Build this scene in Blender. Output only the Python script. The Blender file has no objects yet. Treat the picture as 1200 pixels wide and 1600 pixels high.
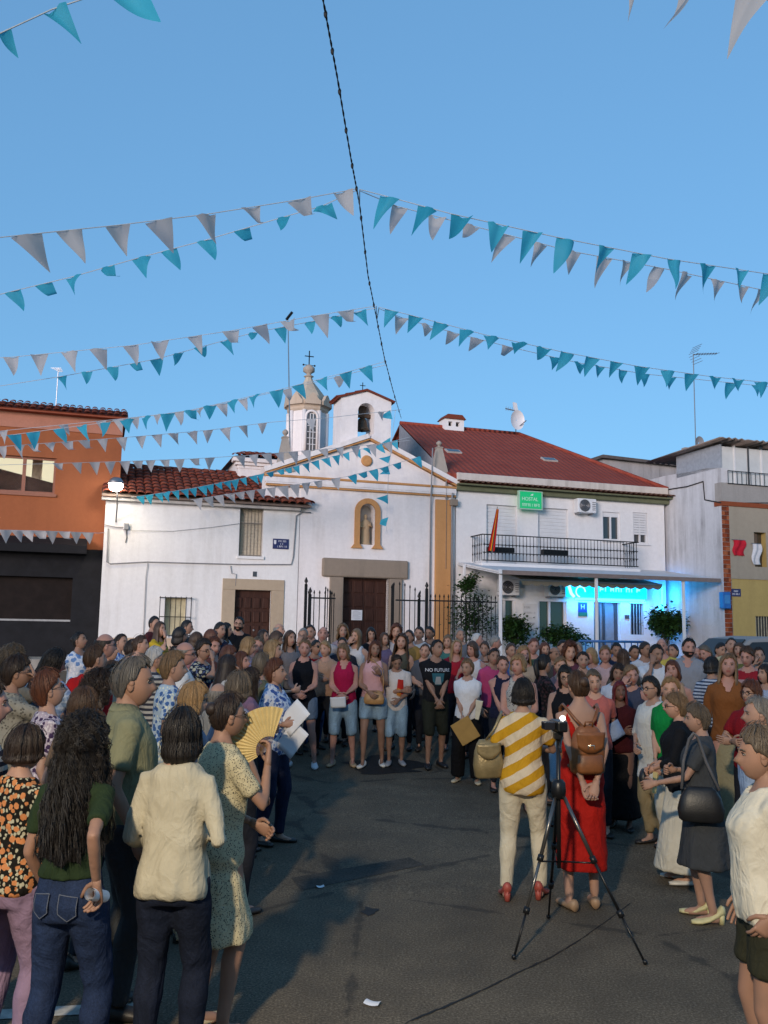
import bpy, bmesh, math, random
import numpy as np
from mathutils import Vector, Matrix

R = math.radians
scene = bpy.context.scene
COL = scene.collection
rng = random.Random(7)

# ------------------------------------------------------------------ camera
F_PX, W_PX, H_PX = 1400.0, 1200.0, 1600.0
CAM = np.array([0.0, 0.0, 2.02])
PITCH, ROLL = math.atan(179 / F_PX), R(1.0)
FWD = np.array([0, math.cos(PITCH), math.sin(PITCH)])
UP0 = np.array([0, -math.sin(PITCH), math.cos(PITCH)])
RT0 = np.array([1.0, 0, 0])
RT = RT0 * math.cos(ROLL) + UP0 * math.sin(ROLL)
UP = -RT0 * math.sin(ROLL) + UP0 * math.cos(ROLL)
cam_data = bpy.data.cameras.new('camera')
cam = bpy.data.objects.new('camera', cam_data)
COL.objects.link(cam)
cam.matrix_world = Matrix(((RT[0], UP[0], -FWD[0], CAM[0]), (RT[1], UP[1], -FWD[1], CAM[1]),
                           (RT[2], UP[2], -FWD[2], CAM[2]), (0, 0, 0, 1)))
cam_data.sensor_fit = 'VERTICAL'
cam_data.sensor_height = 24.0
cam_data.lens = 24.0 * F_PX / H_PX
cam_data.clip_end = 3000
cam_data.clip_start = 0.05
scene.camera = cam

# ------------------------------------------------------------------ sky and the last of the sun
SUN_AZ = R(206)        # compass bearing of the glow, behind the camera and a little left
SUN_EL = R(7.5)
world = bpy.data.worlds.new('World')
scene.world = world
world.use_nodes = True
wn, wl = world.node_tree.nodes, world.node_tree.links
for n in list(wn):
    wn.remove(n)
sky = wn.new('ShaderNodeTexSky')
sky.sky_type = 'NISHITA'
sky.sun_disc = False
sky.sun_elevation = SUN_EL
sky.sun_rotation = SUN_AZ
sky.altitude = 300
sky.air_density = 1.0
sky.dust_density = 0.4
sky.ozone_density = 3.0
sky_tint = wn.new('ShaderNodeMix')
sky_tint.data_type = 'RGBA'
sky_tint.blend_type = 'MULTIPLY'
sky_tint.inputs[0].default_value = 1.0
sky_tint.inputs[7].default_value = (0.69, 1.21, 1.70, 1)
bg = wn.new('ShaderNodeBackground')
bg.inputs['Strength'].default_value = 0.15
wo = wn.new('ShaderNodeOutputWorld')
sky_gamma = wn.new('ShaderNodeGamma')          # flattens the twilight gradient evenly over the whole sky
sky_gamma.inputs[1].default_value = 0.41
wl.new(sky.outputs[0], sky_gamma.inputs[0])
wl.new(sky_gamma.outputs[0], sky_tint.inputs[6])
wl.new(sky_tint.outputs[2], bg.inputs['Color'])
wl.new(bg.outputs[0], wo.inputs['Surface'])

sun_data = bpy.data.lights.new('sun', 'SUN')
sun_data.energy = 1.6
sun_data.angle = R(18)
sun_data.color = (1.0, 0.83, 0.78)
sun = bpy.data.objects.new('sun', sun_data)
COL.objects.link(sun)
_sd = Vector((math.sin(SUN_AZ) * math.cos(SUN_EL), math.cos(SUN_AZ) * math.cos(SUN_EL), math.sin(SUN_EL)))
sun.rotation_euler = _sd.to_track_quat('Z', 'Y').to_euler()

vs = scene.view_settings
vs.view_transform = 'Standard'
vs.look = 'None'
vs.exposure = 1.0
vs.gamma = 1.0
vs.use_curve_mapping = False
scene.render.engine = 'CYCLES'
scene.render.resolution_x, scene.render.resolution_y = 768, 1024
try:
    scene.cycles.max_bounces = 5
    scene.cycles.diffuse_bounces = 3
except Exception:
    pass

# ------------------------------------------------------------------ pixel geometry
def ray(px, py):
    d = FWD + RT * ((px - 600) / F_PX) - UP * ((py - 800) / F_PX)
    return d

def at_depth(px, py, D):
    d = ray(px, py)
    return CAM + d * (D / d[1])

def project(P):
    q = np.asarray(P, float) - CAM
    z = q @ FWD
    return 600 + F_PX * (q @ RT) / z, 800 - F_PX * (q @ UP) / z

GY = [0, 7, 12.5, 16, 26, 400]
GZ = [0, 0, 0.13, 0.40, 0.95, 0.95]
def g(y):
    return float(np.interp(y, GY, GZ))

# the row of houses: a frame turned away to the right
PHI = R(18)
_o = at_depth(575, 979, 27.0)
OX, OY = float(_o[0]), float(_o[1])
UX = np.array([math.cos(PHI), math.sin(PHI), 0])
DX = np.array([-math.sin(PHI), math.cos(PHI), 0])     # away from the plaza
O3 = np.array([OX, OY, 0])
def fac(px, py, d=0.0, slope=0.0, z0=0.0):
    """pixel -> (s, z) on the facade plane at depth d;  with slope: (s, d, z) on the plane z = z0 + slope*(depth-d)"""
    r = ray(px, py)
    c = CAM - O3
    if slope == 0.0:
        t = (d - c @ DX) / (r @ DX)
        p = c + r * t
        return float(p @ UX), float(p[2])
    # p.z = z0 + slope*(p.DX - d)
    t = (z0 + slope * (c @ DX - d) - c[2]) / (r[2] - slope * (r @ DX))
    p = c + r * t
    return float(p @ UX), float(p @ DX), float(p[2])

def street(s, d, z):
    return O3 + UX * s + DX * d + np.array([0, 0, z])

# ------------------------------------------------------------------ materials
MATS = {}
def srgb(h):
    h = h.lstrip('#')
    c = [int(h[i:i + 2], 16) / 255 for i in (0, 2, 4)]
    return tuple(x / 12.92 if x <= 0.04045 else ((x + 0.055) / 1.055) ** 2.4 for x in c) + (1.0,)

class NB:
    """node tree helper"""
    def __init__(self, name):
        self.m = bpy.data.materials.new(name)
        self.m.use_nodes = True
        self.n = self.m.node_tree.nodes
        self.l = self.m.node_tree.links
        self.p = self.n['Principled BSDF']
        self.p.inputs['Specular IOR Level'].default_value = 0.18
        self.tc = None
    def co(self, kind='Object', scale=None):
        if self.tc is None:
            self.tc = self.n.new('ShaderNodeTexCoord')
        o = self.tc.outputs[kind]
        if scale is not None:
            mp = self.n.new('ShaderNodeMapping')
            mp.inputs['Scale'].default_value = scale
            self.l.new(o, mp.inputs[0])
            o = mp.outputs[0]
        return o
    def noise(self, co, scale, detail=4, rough=0.55):
        t = self.n.new('ShaderNodeTexNoise')
        t.inputs['Scale'].default_value = scale
        t.inputs['Detail'].default_value = detail
        t.inputs['Roughness'].default_value = rough
        self.l.new(co, t.inputs['Vector'])
        return t.outputs['Fac']
    def vor(self, co, scale, feature='F1', out='Distance', rnd=1.0):
        t = self.n.new('ShaderNodeTexVoronoi')
        t.feature = feature
        t.inputs['Scale'].default_value = scale
        t.inputs['Randomness'].default_value = rnd
        self.l.new(co, t.inputs['Vector'])
        return t.outputs[out]
    def ramp(self, fac, stops, interp='LINEAR'):
        r = self.n.new('ShaderNodeValToRGB')
        r.color_ramp.interpolation = interp
        el = r.color_ramp.elements
        while len(el) < len(stops):
            el.new(0.5)
        for e, (p, c) in zip(el, stops):
            e.position = p
            e.color = c if len(c) == 4 else tuple(c) + (1,)
        self.l.new(fac, r.inputs[0])
        return r.outputs[0]
    def mix(self, fac, a, b, blend='MIX'):
        x = self.n.new('ShaderNodeMix')
        x.data_type = 'RGBA'
        x.blend_type = blend
        for i, v in ((0, fac), (6, a), (7, b)):
            if hasattr(v, 'is_output'):
                self.l.new(v, x.inputs[i])
            else:
                x.inputs[i].default_value = v
        return x.outputs[2]
    def math(self, op, a, b=0.0, c=None):
        x = self.n.new('ShaderNodeMath')
        x.operation = op
        for i, v in enumerate((a, b) if c is None else (a, b, c)):
            if hasattr(v, 'is_output'):
                self.l.new(v, x.inputs[i])
            else:
                x.inputs[i].default_value = v
        return x.outputs[0]
    def sep(self, co):
        s = self.n.new('ShaderNodeSeparateXYZ')
        self.l.new(co, s.inputs[0])
        return s.outputs
    def base(self, c):
        if hasattr(c, 'is_output'):
            self.l.new(c, self.p.inputs['Base Color'])
        else:
            self.p.inputs['Base Color'].default_value = c
    def set(self, **k):
        for key, v in k.items():
            i = self.p.inputs[key.replace('_', ' ')]
            if hasattr(v, 'is_output'):
                self.l.new(v, i)
            else:
                i.default_value = v
        return self
    def bump(self, h, strength=0.3, dist=0.01):
        b = self.n.new('ShaderNodeBump')
        b.inputs['Strength'].default_value = strength
        b.inputs['Distance'].default_value = dist
        self.l.new(h, b.inputs['Height'])
        self.l.new(b.outputs[0], self.p.inputs['Normal'])

def dim(c, k):
    return (c[0] * k, c[1] * k, c[2] * k, 1)

def m_plain(name, col, rough=0.6, var=0.15, scale=8, bump=0.1, metal=0.0, dist=0.005):
    key = ('plain', name)
    if key in MATS:
        return MATS[key]
    b = NB(name)
    n = b.noise(b.co(), scale, 6, 0.6)
    b.base(b.ramp(n, [(0.3, dim(col, 1 - var)), (0.7, dim(col, 1 + var))]))
    b.set(Roughness=rough, Metallic=metal)
    if rough < .56: b.p.inputs['Specular IOR Level'].default_value = .5
    if bump:
        b.bump(b.noise(b.co(), scale * 6, 5), bump, dist)
    MATS[key] = b.m
    return b.m

def m_wall(name, col, stain, amount=0.35, bscale=14):
    """lime washed render with rain stains and patches"""
    key = ('wall', name)
    if key in MATS:
        return MATS[key]
    b = NB(name)
    streak = b.noise(b.co('Object', (2.2, 2.2, 0.22)), 1.6, 6, 0.65)
    patch = b.noise(b.co(), 0.7, 5, 0.6)
    f = b.math('MULTIPLY', b.ramp(streak, [(0.45, (0, 0, 0)), (0.75, (1, 1, 1))]), b.ramp(patch, [(0.35, (0.2,) * 3), (0.7, (1, 1, 1))]))
    c = b.mix(b.math('MULTIPLY', f, amount), col, stain)
    fine = b.noise(b.co(), 9, 5, 0.6)
    c = b.mix(1.0, c, b.ramp(fine, [(0.3, (0.92,) * 3), (0.7, (1.0,) * 3)]), 'MULTIPLY')
    b.base(c)
    b.set(Roughness=0.9)
    b.bump(b.noise(b.co(), bscale, 6, 0.6), 0.35, 0.02)
    MATS[key] = b.m
    return b.m

def m_emit(name, col, strength):
    key = ('emit', name)
    if key in MATS:
        return MATS[key]
    b = NB(name)
    b.base((0.1, 0.1, 0.1, 1))
    b.set(Emission_Color=col, Emission_Strength=strength)
    MATS[key] = b.m
    return b.m

def m_glass(name, col=(0.03, 0.035, 0.04, 1), rough=0.06):
    key = ('glass', name)
    if key in MATS:
        return MATS[key]
    b = NB(name)
    b.base(col)
    b.set(Roughness=rough)
    b.set(**{'Specular IOR Level': 0.9})
    b.bump(b.noise(b.co(), 1.3, 2), 0.04, 0.05)
    MATS[key] = b.m
    return b.m

def m_tile():
    if 'tile' in MATS:
        return MATS['tile']
    b = NB('clay_tile')
    oi = b.n.new('ShaderNodeObjectInfo')
    c = b.ramp(oi.outputs['Random'], [(0.0, srgb('#673024')), (0.35, srgb('#703628')), (0.7, srgb('#7c4231')), (1.0, srgb('#6a352a'))])
    n = b.noise(b.co(), 9, 6, 0.7)
    c = b.mix(b.ramp(n, [(0.5, (0, 0, 0)), (0.75, (0.7,) * 3)]), c, srgb('#5a4a40'))
    b.base(c)
    b.set(Roughness=0.9)
    b.bump(b.noise(b.co(), 30, 5), 0.4, 0.008)
    MATS['tile'] = b.m
    return b.m

# ------------------------------------------------------------------ mesh building
class MB:
    def __init__(self):
        self.v, self.f, self.mi = [], [], []
    def add(self, vs, fs, mi=0):
        o = len(self.v)
        self.v.extend([tuple(map(float, p)) for p in vs])
        self.f.extend([tuple(i + o for i in q) for q in fs])
        self.mi.extend([mi] * len(fs))
        return self
    def box(self, x0, x1, y0, y1, z0, z1, mi=0):
        v = [(x0, y0, z0), (x1, y0, z0), (x1, y1, z0), (x0, y1, z0), (x0, y0, z1), (x1, y0, z1), (x1, y1, z1), (x0, y1, z1)]
        f = [(3, 2, 1, 0), (4, 5, 6, 7), (0, 1, 5, 4), (1, 2, 6, 5), (2, 3, 7, 6), (3, 0, 4, 7)]
        return self.add(v, f, mi)
    def prism(self, poly, y0, y1, mi=0):
        """poly in (x, z), extruded along y"""
        n = len(poly)
        v = [(x, y0, z) for x, z in poly] + [(x, y1, z) for x, z in poly]
        f = [tuple(range(n)), tuple(range(2 * n - 1, n - 1, -1))]
        for i in range(n):
            j = (i + 1) % n
            f.append((j, i, i + n, j + n))
        return self.add(v, f, mi)
    def slab(self, poly, z0, z1, mi=0):
        """poly in (x, y), extruded along z"""
        n = len(poly)
        v = [(x, y, z0) for x, y in poly] + [(x, y, z1) for x, y in poly]
        f = [tuple(range(n - 1, -1, -1)), tuple(range(n, 2 * n))]
        for i in range(n):
            j = (i + 1) % n
            f.append((i, j, j + n, i + n))
        return self.add(v, f, mi)
    def rings(self, rings, cap=True, mi=0):
        n = len(rings[0])
        v = [p for r in rings for p in r]
        f = []
        for k in range(len(rings) - 1):
            for i in range(n):
                j = (i + 1) % n
                f.append((k * n + i, k * n + j, (k + 1) * n + j, (k + 1) * n + i))
        if cap:
            f.append(tuple(range(n - 1, -1, -1)))
            f.append(tuple(range((len(rings) - 1) * n, len(rings) * n)))
        return self.add(v, f, mi)
    def tube(self, pts, rad, n=8, cap=True, mi=0, flat=1.0):
        pts = [np.asarray(p, float) for p in pts]
        if not hasattr(rad, '__len__'):
            rad = [rad] * len(pts)
        rr = []
        ref = None
        for i, p in enumerate(pts):
            t = pts[min(i + 1, len(pts) - 1)] - pts[max(i - 1, 0)]
            L = np.linalg.norm(t)
            t = t / (L if L > 1e-9 else 1)
            if ref is None:
                ref = np.array([0, 0, 1.0]) if abs(t[2]) < 0.9 else np.array([0, 1.0, 0])
            a = np.cross(ref, t)
            a /= max(np.linalg.norm(a), 1e-9)
            b = np.cross(t, a)
            ref = b
            rr.append([p + rad[i] * (math.cos(w) * a * flat + math.sin(w) * b) for w in (2 * math.pi * k / n for k in range(n))])
        return self.rings(rr, cap, mi)
    def lathe(self, prof, c=(0, 0, 0), n=16, mi=0):
        """prof: (r, z) list"""
        rr = [[(c[0] + r * math.cos(2 * math.pi * k / n), c[1] + r * math.sin(2 * math.pi * k / n), c[2] + z) for k in range(n)] for r, z in prof]
        return self.rings(rr, True, mi)
    def ball(self, c, r, n=10, m=7, mi=0):
        rx, ry, rz = r if hasattr(r, '__len__') else (r, r, r)
        rr = []
        for k in range(m + 1):
            ph = math.pi * k / m
            s, z = max(math.sin(ph), 0.02), -math.cos(ph)
            rr.append([(c[0] + rx * s * math.cos(2 * math.pi * i / n), c[1] + ry * s * math.sin(2 * math.pi * i / n), c[2] + rz * z) for i in range(n)])
        return self.rings(rr, True, mi)
    def mesh(self, name, smooth=False):
        me = bpy.data.meshes.new(name)
        me.from_pydata(self.v, [], self.f)
        if any(self.mi):
            me.polygons.foreach_set('material_index', self.mi)
        if smooth:
            me.polygons.foreach_set('use_smooth', [True] * len(self.f))
        me.update()
        return me
    def build(self, name, mat, parent=None, smooth=False, bevel=0.0, angle=None):
        o = bpy.data.objects.new(name, self.mesh(name, smooth))
        for m in (mat if isinstance(mat, (list, tuple)) else [mat]):
            o.data.materials.append(m)
        COL.objects.link(o)
        if parent is not None:
            o.parent = parent
        if bevel:
            md = o.modifiers.new('bevel', 'BEVEL')
            md.width = bevel
            md.segments = 2
            md.limit_method = 'ANGLE'
        return o

def link_mesh(name, me, parent=None, loc=None, rot=None, mat=None, scale=None):
    o = bpy.data.objects.new(name, me)
    COL.objects.link(o)
    if parent is not None:
        o.parent = parent
    if loc is not None:
        o.location = loc
    if rot is not None:
        o.rotation_euler = rot
    if scale is not None:
        o.scale = scale
    if mat is not None and not me.materials:
        me.materials.append(mat)
    return o

def tag(o, label=None, cat=None, group=None, kind=None):
    if label: o['label'] = label
    if cat: o['category'] = cat
    if group: o['group'] = group
    if kind: o['kind'] = kind
    return o

def empty(name, loc=(0, 0, 0), rz=0.0):
    o = bpy.data.objects.new(name, None)
    o.empty_display_size = 0.2
    o.location = tuple(map(float, loc))
    o.rotation_euler = (0, 0, rz)
    COL.objects.link(o)
    return o

def thing(name, label, cat, loc=(0, 0, 0), rz=0.0, group=None):
    return tag(empty(name, loc, rz), label, cat, group)

def street_thing(name, label, cat, s=0.0, d=0.0, z=0.0, group=None):
    """an Empty in the frame of the house row; children are modelled in (along, back, up)"""
    return thing(name, label, cat, street(s, d, z), PHI, group)

def text_obj(name, body, size, mat, parent, loc, rot, align='CENTER', depth=0.004, sx=1.0):
    cu = bpy.data.curves.new(name, 'FONT')
    cu.body = body
    cu.size = size
    cu.align_x = align
    cu.align_y = 'CENTER'
    cu.extrude = depth
    cu.materials.append(mat)
    o = bpy.data.objects.new(name, cu)
    COL.objects.link(o)
    o.parent = parent
    o.location = loc
    o.rotation_euler = rot
    o.scale = (sx, 1, 1)
    return o
# ================================================================== setting
def rect(px0, py0, px1, py1, d=0.0):
    mx, my = (px0 + px1) / 2, (py0 + py1) / 2
    return fac(px0, my, d)[0], fac(px1, my, d)[0], fac(mx, py1, d)[1], fac(mx, py0, d)[1]   # s0, s1, z0, z1

def wall_holes(mb, s0, s1, z0, z1, holes, y0, y1, mi=0):
    xs = sorted({s0, s1} | {h[0] for h in holes} | {h[1] for h in holes})
    zs = sorted({z0, z1} | {h[2] for h in holes} | {h[3] for h in holes})
    nx, nz = len(xs), len(zs)
    def solid(i, j):
        if i < 0 or j < 0 or i >= nx - 1 or j >= nz - 1:
            return False
        cx, cz = (xs[i] + xs[i + 1]) / 2, (zs[j] + zs[j + 1]) / 2
        return not any(h[0] < cx < h[1] and h[2] < cz < h[3] for h in holes)
    idx = lambda i, j, k: (k * nz + j) * nx + i
    v = [(x, y, z) for y in (y0, y1) for z in zs for x in xs]
    f = []
    for i in range(nx - 1):
        for j in range(nz - 1):
            if not solid(i, j):
                continue
            f.append((idx(i, j, 0), idx(i + 1, j, 0), idx(i + 1, j + 1, 0), idx(i, j + 1, 0)))
            f.append((idx(i, j, 1), idx(i, j + 1, 1), idx(i + 1, j + 1, 1), idx(i + 1, j, 1)))
            if not solid(i - 1, j): f.append((idx(i, j, 0), idx(i, j + 1, 0), idx(i, j + 1, 1), idx(i, j, 1)))
            if not solid(i + 1, j): f.append((idx(i + 1, j, 0), idx(i + 1, j, 1), idx(i + 1, j + 1, 1), idx(i + 1, j + 1, 0)))
            if not solid(i, j - 1): f.append((idx(i, j, 0), idx(i, j, 1), idx(i + 1, j, 1), idx(i + 1, j, 0)))
            if not solid(i, j + 1): f.append((idx(i, j + 1, 0), idx(i + 1, j + 1, 0), idx(i + 1, j + 1, 1), idx(i, j + 1, 1)))
    used = sorted({a for q in f for a in q})
    mp = {a: k for k, a in enumerate(used)}
    mb.add([v[a] for a in used], [tuple(mp[a] for a in q) for q in f], mi)
    return mb

# ---- ground
def asphalt():
    b = NB('asphalt')
    co = b.co()
    fine = b.noise(co, 70, 4, 0.75)
    mid = b.noise(co, 2.2, 6, 0.65)
    big = b.noise(co, 0.35, 4, 0.6)
    c = b.ramp(fine, [(0.30, (0.042, 0.034, 0.025)), (0.55, (0.145, 0.118, 0.084)), (0.75, (0.32, 0.265, 0.20))])
    c = b.mix(1.0, c, b.ramp(mid, [(0.3, (0.70,) * 3), (0.65, (1.08,) * 3)]), 'MULTIPLY')
    c = b.mix(1.0, c, b.ramp(big, [(0.35, (0.82,) * 3), (0.65, (1.1,) * 3)]), 'MULTIPLY')
    # oil spots
    sp = b.vor(b.co(), 0.9)
    spot = b.math('MULTIPLY', b.ramp(sp, [(0.05, (1,) * 3), (0.11, (0,) * 3)]), b.ramp(mid, [(0.5, (0,) * 3), (0.6, (1,) * 3)]))
    c = b.mix(b.math('MULTIPLY', spot, 0.55), c, (0.018, 0.017, 0.016, 1))
    # hairline cracks
    ck = b.vor(b.co(), 0.42, 'DISTANCE_TO_EDGE')
    wob = b.math('ADD', ck, b.math('MULTIPLY', b.math('SUBTRACT', mid, 0.5), 0.12))
    crack = b.ramp(wob, [(0.0, (1,) * 3), (0.009, (0,) * 3)])
    c = b.mix(b.math('MULTIPLY', crack, 0.5), c, (0.02, 0.02, 0.02, 1))
    b.base(c)
    b.set(Roughness=b.ramp(mid, [(0.3, (0.72,) * 3), (0.7, (0.95,) * 3)]))
    b.bump(fine, 0.55, 0.008)
    return b.m
ASPHALT = asphalt()
gb = MB()
ys = [-60, 0, 3, 7, 8.5, 10, 11.5, 12.5, 14, 16, 20, 26, 60, 200, 1500]
gb_v = [(x, y, g(y)) for y in ys for x in (-1200, -60, -12, 0, 12, 60, 1200)]
gb_f = [(r * 7 + c, r * 7 + c + 1, (r + 1) * 7 + c + 1, (r + 1) * 7 + c) for r in range(len(ys) - 1) for c in range(6)]
gb.add(gb_v, gb_f)
tag(gb.build('ground', ASPHALT), kind='structure')

PAVE = m_plain('pavement_concrete', (0.27, 0.25, 0.22, 1), 0.9, 0.2, 3, 0.3)
pv = MB().box(-9.5, 13.5, -1.55, 0.25, 0.5, 1.06)
po = pv.build('pavement', PAVE, bevel=0.02)
po.location = tuple(O3); po.rotation_euler = (0, 0, PHI)
tag(po, kind='structure')

# painted line at the plaza's left edge
PAINT = m_plain('worn_white_paint', (0.42, 0.41, 0.38, 1), 0.8, 0.3, 14, 0.2)
mk = MB().add([(-3.2, 4.62, .004), (-1.15, 5.0, .004), (-1.15, 5.12, .004), (-3.2, 4.74, .004)], [(0, 1, 2, 3)])
tag(mk.build('road_marking', PAINT), kind='structure')

# dark line, damp patch and oil stain: thin dark sheets on the asphalt
DARK_MARK = m_plain('dark_mark', (0.018, 0.018, 0.018, 1), 0.6, 0.2, 20, 0.3)
def blob_sheet(name, pts, z=0.004):
    n = len(pts)
    cx, cy = sum(p[0] for p in pts) / n, sum(p[1] for p in pts) / n
    v = [(cx, cy, g(cy) + z)] + [(x, y, g(y) + z) for x, y in pts]
    o = MB().add(v, [(0, i + 1, (i + 1) % n + 1) for i in range(n)]).build(name, DARK_MARK)
    return tag(o, kind='structure')
def ground_px(px, py):
    r = ray(px, py)
    t = -CAM[2] / r[2]
    for _ in range(25):
        y = CAM[1] + r[1] * t
        t = (g(y) - CAM[2]) / r[2]
    p = CAM + r * t
    return float(p[0]), float(p[1])
_c = ground_px(606, 1197)
blob_sheet('damp_patch', [(_c[0] + (0.50 + 0.1 * math.sin(5 * a) + 0.08 * math.sin(9 * a + 1)) * math.cos(a), _c[1] + (0.60 + 0.12 * math.sin(3 * a + 2)) * math.sin(a)) for a in (2 * math.pi * k / 44 for k in range(44))])
_c = ground_px(578, 1424)
blob_sheet('oil_spot', [(_c[0] + (0.055 + 0.018 * math.sin(4 * a)) * math.cos(a), _c[1] + (0.09 + 0.03 * math.sin(3 * a + 1)) * math.sin(a)) for a in (2 * math.pi * k / 28 for k in range(28))])
# dark line running away to the right
sv, sf = [], []
seam = [(600, 1625), (640, 1596), (700, 1572), (760, 1545), (810, 1520), (860, 1497), (905, 1470), (950, 1438), (990, 1408)]  # points along the dark line
sp_pts = []
for k in range(len(seam) - 1):
    for j in range(8):
        t = j / 8
        sp_pts.append(ground_px(seam[k][0] * (1 - t) + seam[k + 1][0] * t, seam[k][1] * (1 - t) + seam[k + 1][1] * t))
for k, (x, y) in enumerate(sp_pts):
    w = 0.022 + 0.014 * math.sin(k * 1.7) * math.sin(k * 0.45 + 1) + rng.uniform(-.006, .006)
    sv += [(x - w * .5, y - w, g(y) + .004), (x + w * .5, y + w, g(y) + .004)]
sf = [(2 * k, 2 * k + 1, 2 * k + 3, 2 * k + 2) for k in range(len(sp_pts) - 1)]
tag(MB().add(sv, sf).build('dark_line', DARK_MARK), kind='structure')

# an old trench repair: a strip of newer, finer asphalt laid flush
def patch_mat():
    b = NB('asphalt_repair')
    n = b.noise(b.co(), 60, 4, .7); m = b.noise(b.co(), 3, 5)
    b.base(b.mix(1.0, b.ramp(n, [(.3, (.030, .027, .024)), (.6, (.075, .068, .058)), (.78, (.15, .135, .115))]), b.ramp(m, [(.3, (.75,) * 3), (.7, (1.1,) * 3)]), 'MULTIPLY'))
    b.set(Roughness=.9); b.bump(n, .5, .006)
    return b.m
q4 = [ground_px(*a) for a in ((455, 1372), (640, 1340), (664, 1352), (470, 1392))]
tag(MB().add([(x, y, g(y) + .003) for x, y in q4], [(3, 2, 1, 0)]).build('asphalt_repair', patch_mat()), kind='structure')
# litter
PAPER = m_plain('white_paper', (0.72, 0.72, 0.74, 1), 0.8, 0.05, 5, 0.1)
def litter(px, py, w, h, rot, label):
    x, y = ground_px(px, py)
    b = MB()
    n = 5
    v = [(w * (i / n - .5), h * (j / n - .5), 0.006 + 0.008 * (i / n - .5) ** 2 * 4 + 0.006 * math.sin(3 * j / n)) for j in range(n + 1) for i in range(n + 1)]
    f = [(j * (n + 1) + i, j * (n + 1) + i + 1, (j + 1) * (n + 1) + i + 1, (j + 1) * (n + 1) + i) for j in range(n) for i in range(n)]
    o = b.add(v, f).build('paper_scrap', PAPER)
    o.location = (x, y, g(y)); o.rotation_euler = (0, 0, rot)
    tag(o, label, 'paper')
litter(582, 1570, 0.085, 0.06, -0.35, 'white paper scrap lying flat on the open asphalt')
litter(500, 1387, 0.06, 0.045, 0.3, 'tiny white paper scrap in the shadow of the crowd')

# writing too small to read in the photograph: one letter-like mark each
def strokes(parent, x0, x1, z, h, y, mat, n, seed):
    q = random.Random(seed)
    w = (x1 - x0) / n
    for i in range(n):
        a = x0 + w * (i + .12); b2 = x0 + w * (i + .82); t = w * .17
        m = MB().box(a, a + t, y - .002, y + .002, z - h / 2, z + h / 2)
        kind = q.randrange(4)
        if kind != 0:
            m.box(a + t * .9, b2, y - .0018, y + .0018, z + h * .5 - t, z + h * .5)
        if kind in (1, 3):
            m.box(b2 - t, b2, y - .0016, y + .0016, z - h / 2, z + h / 2 - t * .9)
        if kind in (2, 3):
            m.box(a + t * .9, b2, y - .0017, y + .0017, z - t / 2, z + t / 2)
        m.build('letter_mark', mat, parent)

# ================================================================== shared pieces
WHITE_OLD = m_wall('whitewash_house', (0.72, 0.71, 0.70, 1), (0.42, 0.39, 0.35, 1), 0.5)
WHITE_CHURCH = m_wall('whitewash_church', (0.76, 0.72, 0.71, 1), (0.46, 0.41, 0.37, 1), 0.5)
WHITE_HOSTEL = m_wall('white_render_hostel', (0.74, 0.73, 0.73, 1), (0.45, 0.44, 0.43, 1), 0.25)
OCHRE = m_wall('ochre_paint', srgb('#bf8d5c'), srgb('#966a42'), 0.5)
STONE = m_wall('granite', (0.26, 0.21, 0.165, 1), (0.15, 0.125, 0.10, 1), 0.7, 40)
STONE_LIGHT = m_wall('sandstone', (0.40, 0.32, 0.23, 1), (0.28, 0.22, 0.16, 1), 0.5, 40)
STONE_GREY = m_wall('weathered_granite', (0.38, 0.33, 0.28, 1), (0.16, 0.14, 0.12, 1), 0.8, 40)
IRON = m_plain('black_iron', (0.015, 0.015, 0.016, 1), 0.45, 0.2, 20, 0.2, 0.6)
METAL = m_plain('grey_metal', (0.30, 0.30, 0.31, 1), 0.4, 0.1, 10, 0.05, 0.8)
CABLE = m_plain('black_cable', (0.02, 0.02, 0.022, 1), 0.6, 0.1, 20, 0)
GREYCABLE = m_plain('grey_cable', (0.24, 0.24, 0.25, 1), 0.7, 0.1, 20, 0)
WOOD_DARK = None
def wood(name, c, c2):
    b = NB(name)
    n = b.noise(b.co('Object', (9, 9, 0.8)), 4, 6, 0.6)
    b.base(b.ramp(n, [(0.3, c), (0.7, c2)]))
    b.set(Roughness=0.55)
    b.bump(n, 0.3, 0.006)
    return b.m
WOOD_DARK = wood('dark_door_wood', (0.028, 0.012, 0.009, 1), (0.06, 0.026, 0.018, 1))
GLASS = m_glass('dark_window_glass')
SHUTTER_W = m_plain('white_roller_shutter', (0.62, 0.62, 0.63, 1), 0.5, 0.05, 5, 0.05)
ALU = m_plain('white_aluminium', (0.66, 0.66, 0.67, 1), 0.4, 0.05, 5, 0.03)
GLASS_GREEN = m_glass('greenish_shop_glass', (0.02, 0.05, 0.04, 1))

def tile_mesh(r=0.105, L=0.40):
    """one clay barrel tile lying along +y (up the slope)"""
    n = 8
    rr = []
    for t, k, lift in ((0, 1.08, 0.018), (1, 0.92, 0.0)):
        outer = [(-r * k * math.cos(math.pi * i / n), t * L, r * k * 0.62 * math.sin(math.pi * i / n) + lift) for i in range(n + 1)]
        inner = [(-(r * k - .014) * math.cos(math.pi * i / n), t * L, (r * k * 0.62 - .014) * math.sin(math.pi * i / n) + lift) for i in range(n, -1, -1)]
        rr.append(outer + inner)
    me = MB().rings(rr, True).mesh('roof_tile', True)
    me.materials.append(m_tile())
    return me
TILE = tile_mesh(.116, .42)
TILE_S = tile_mesh(0.075, 0.30)

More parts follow.
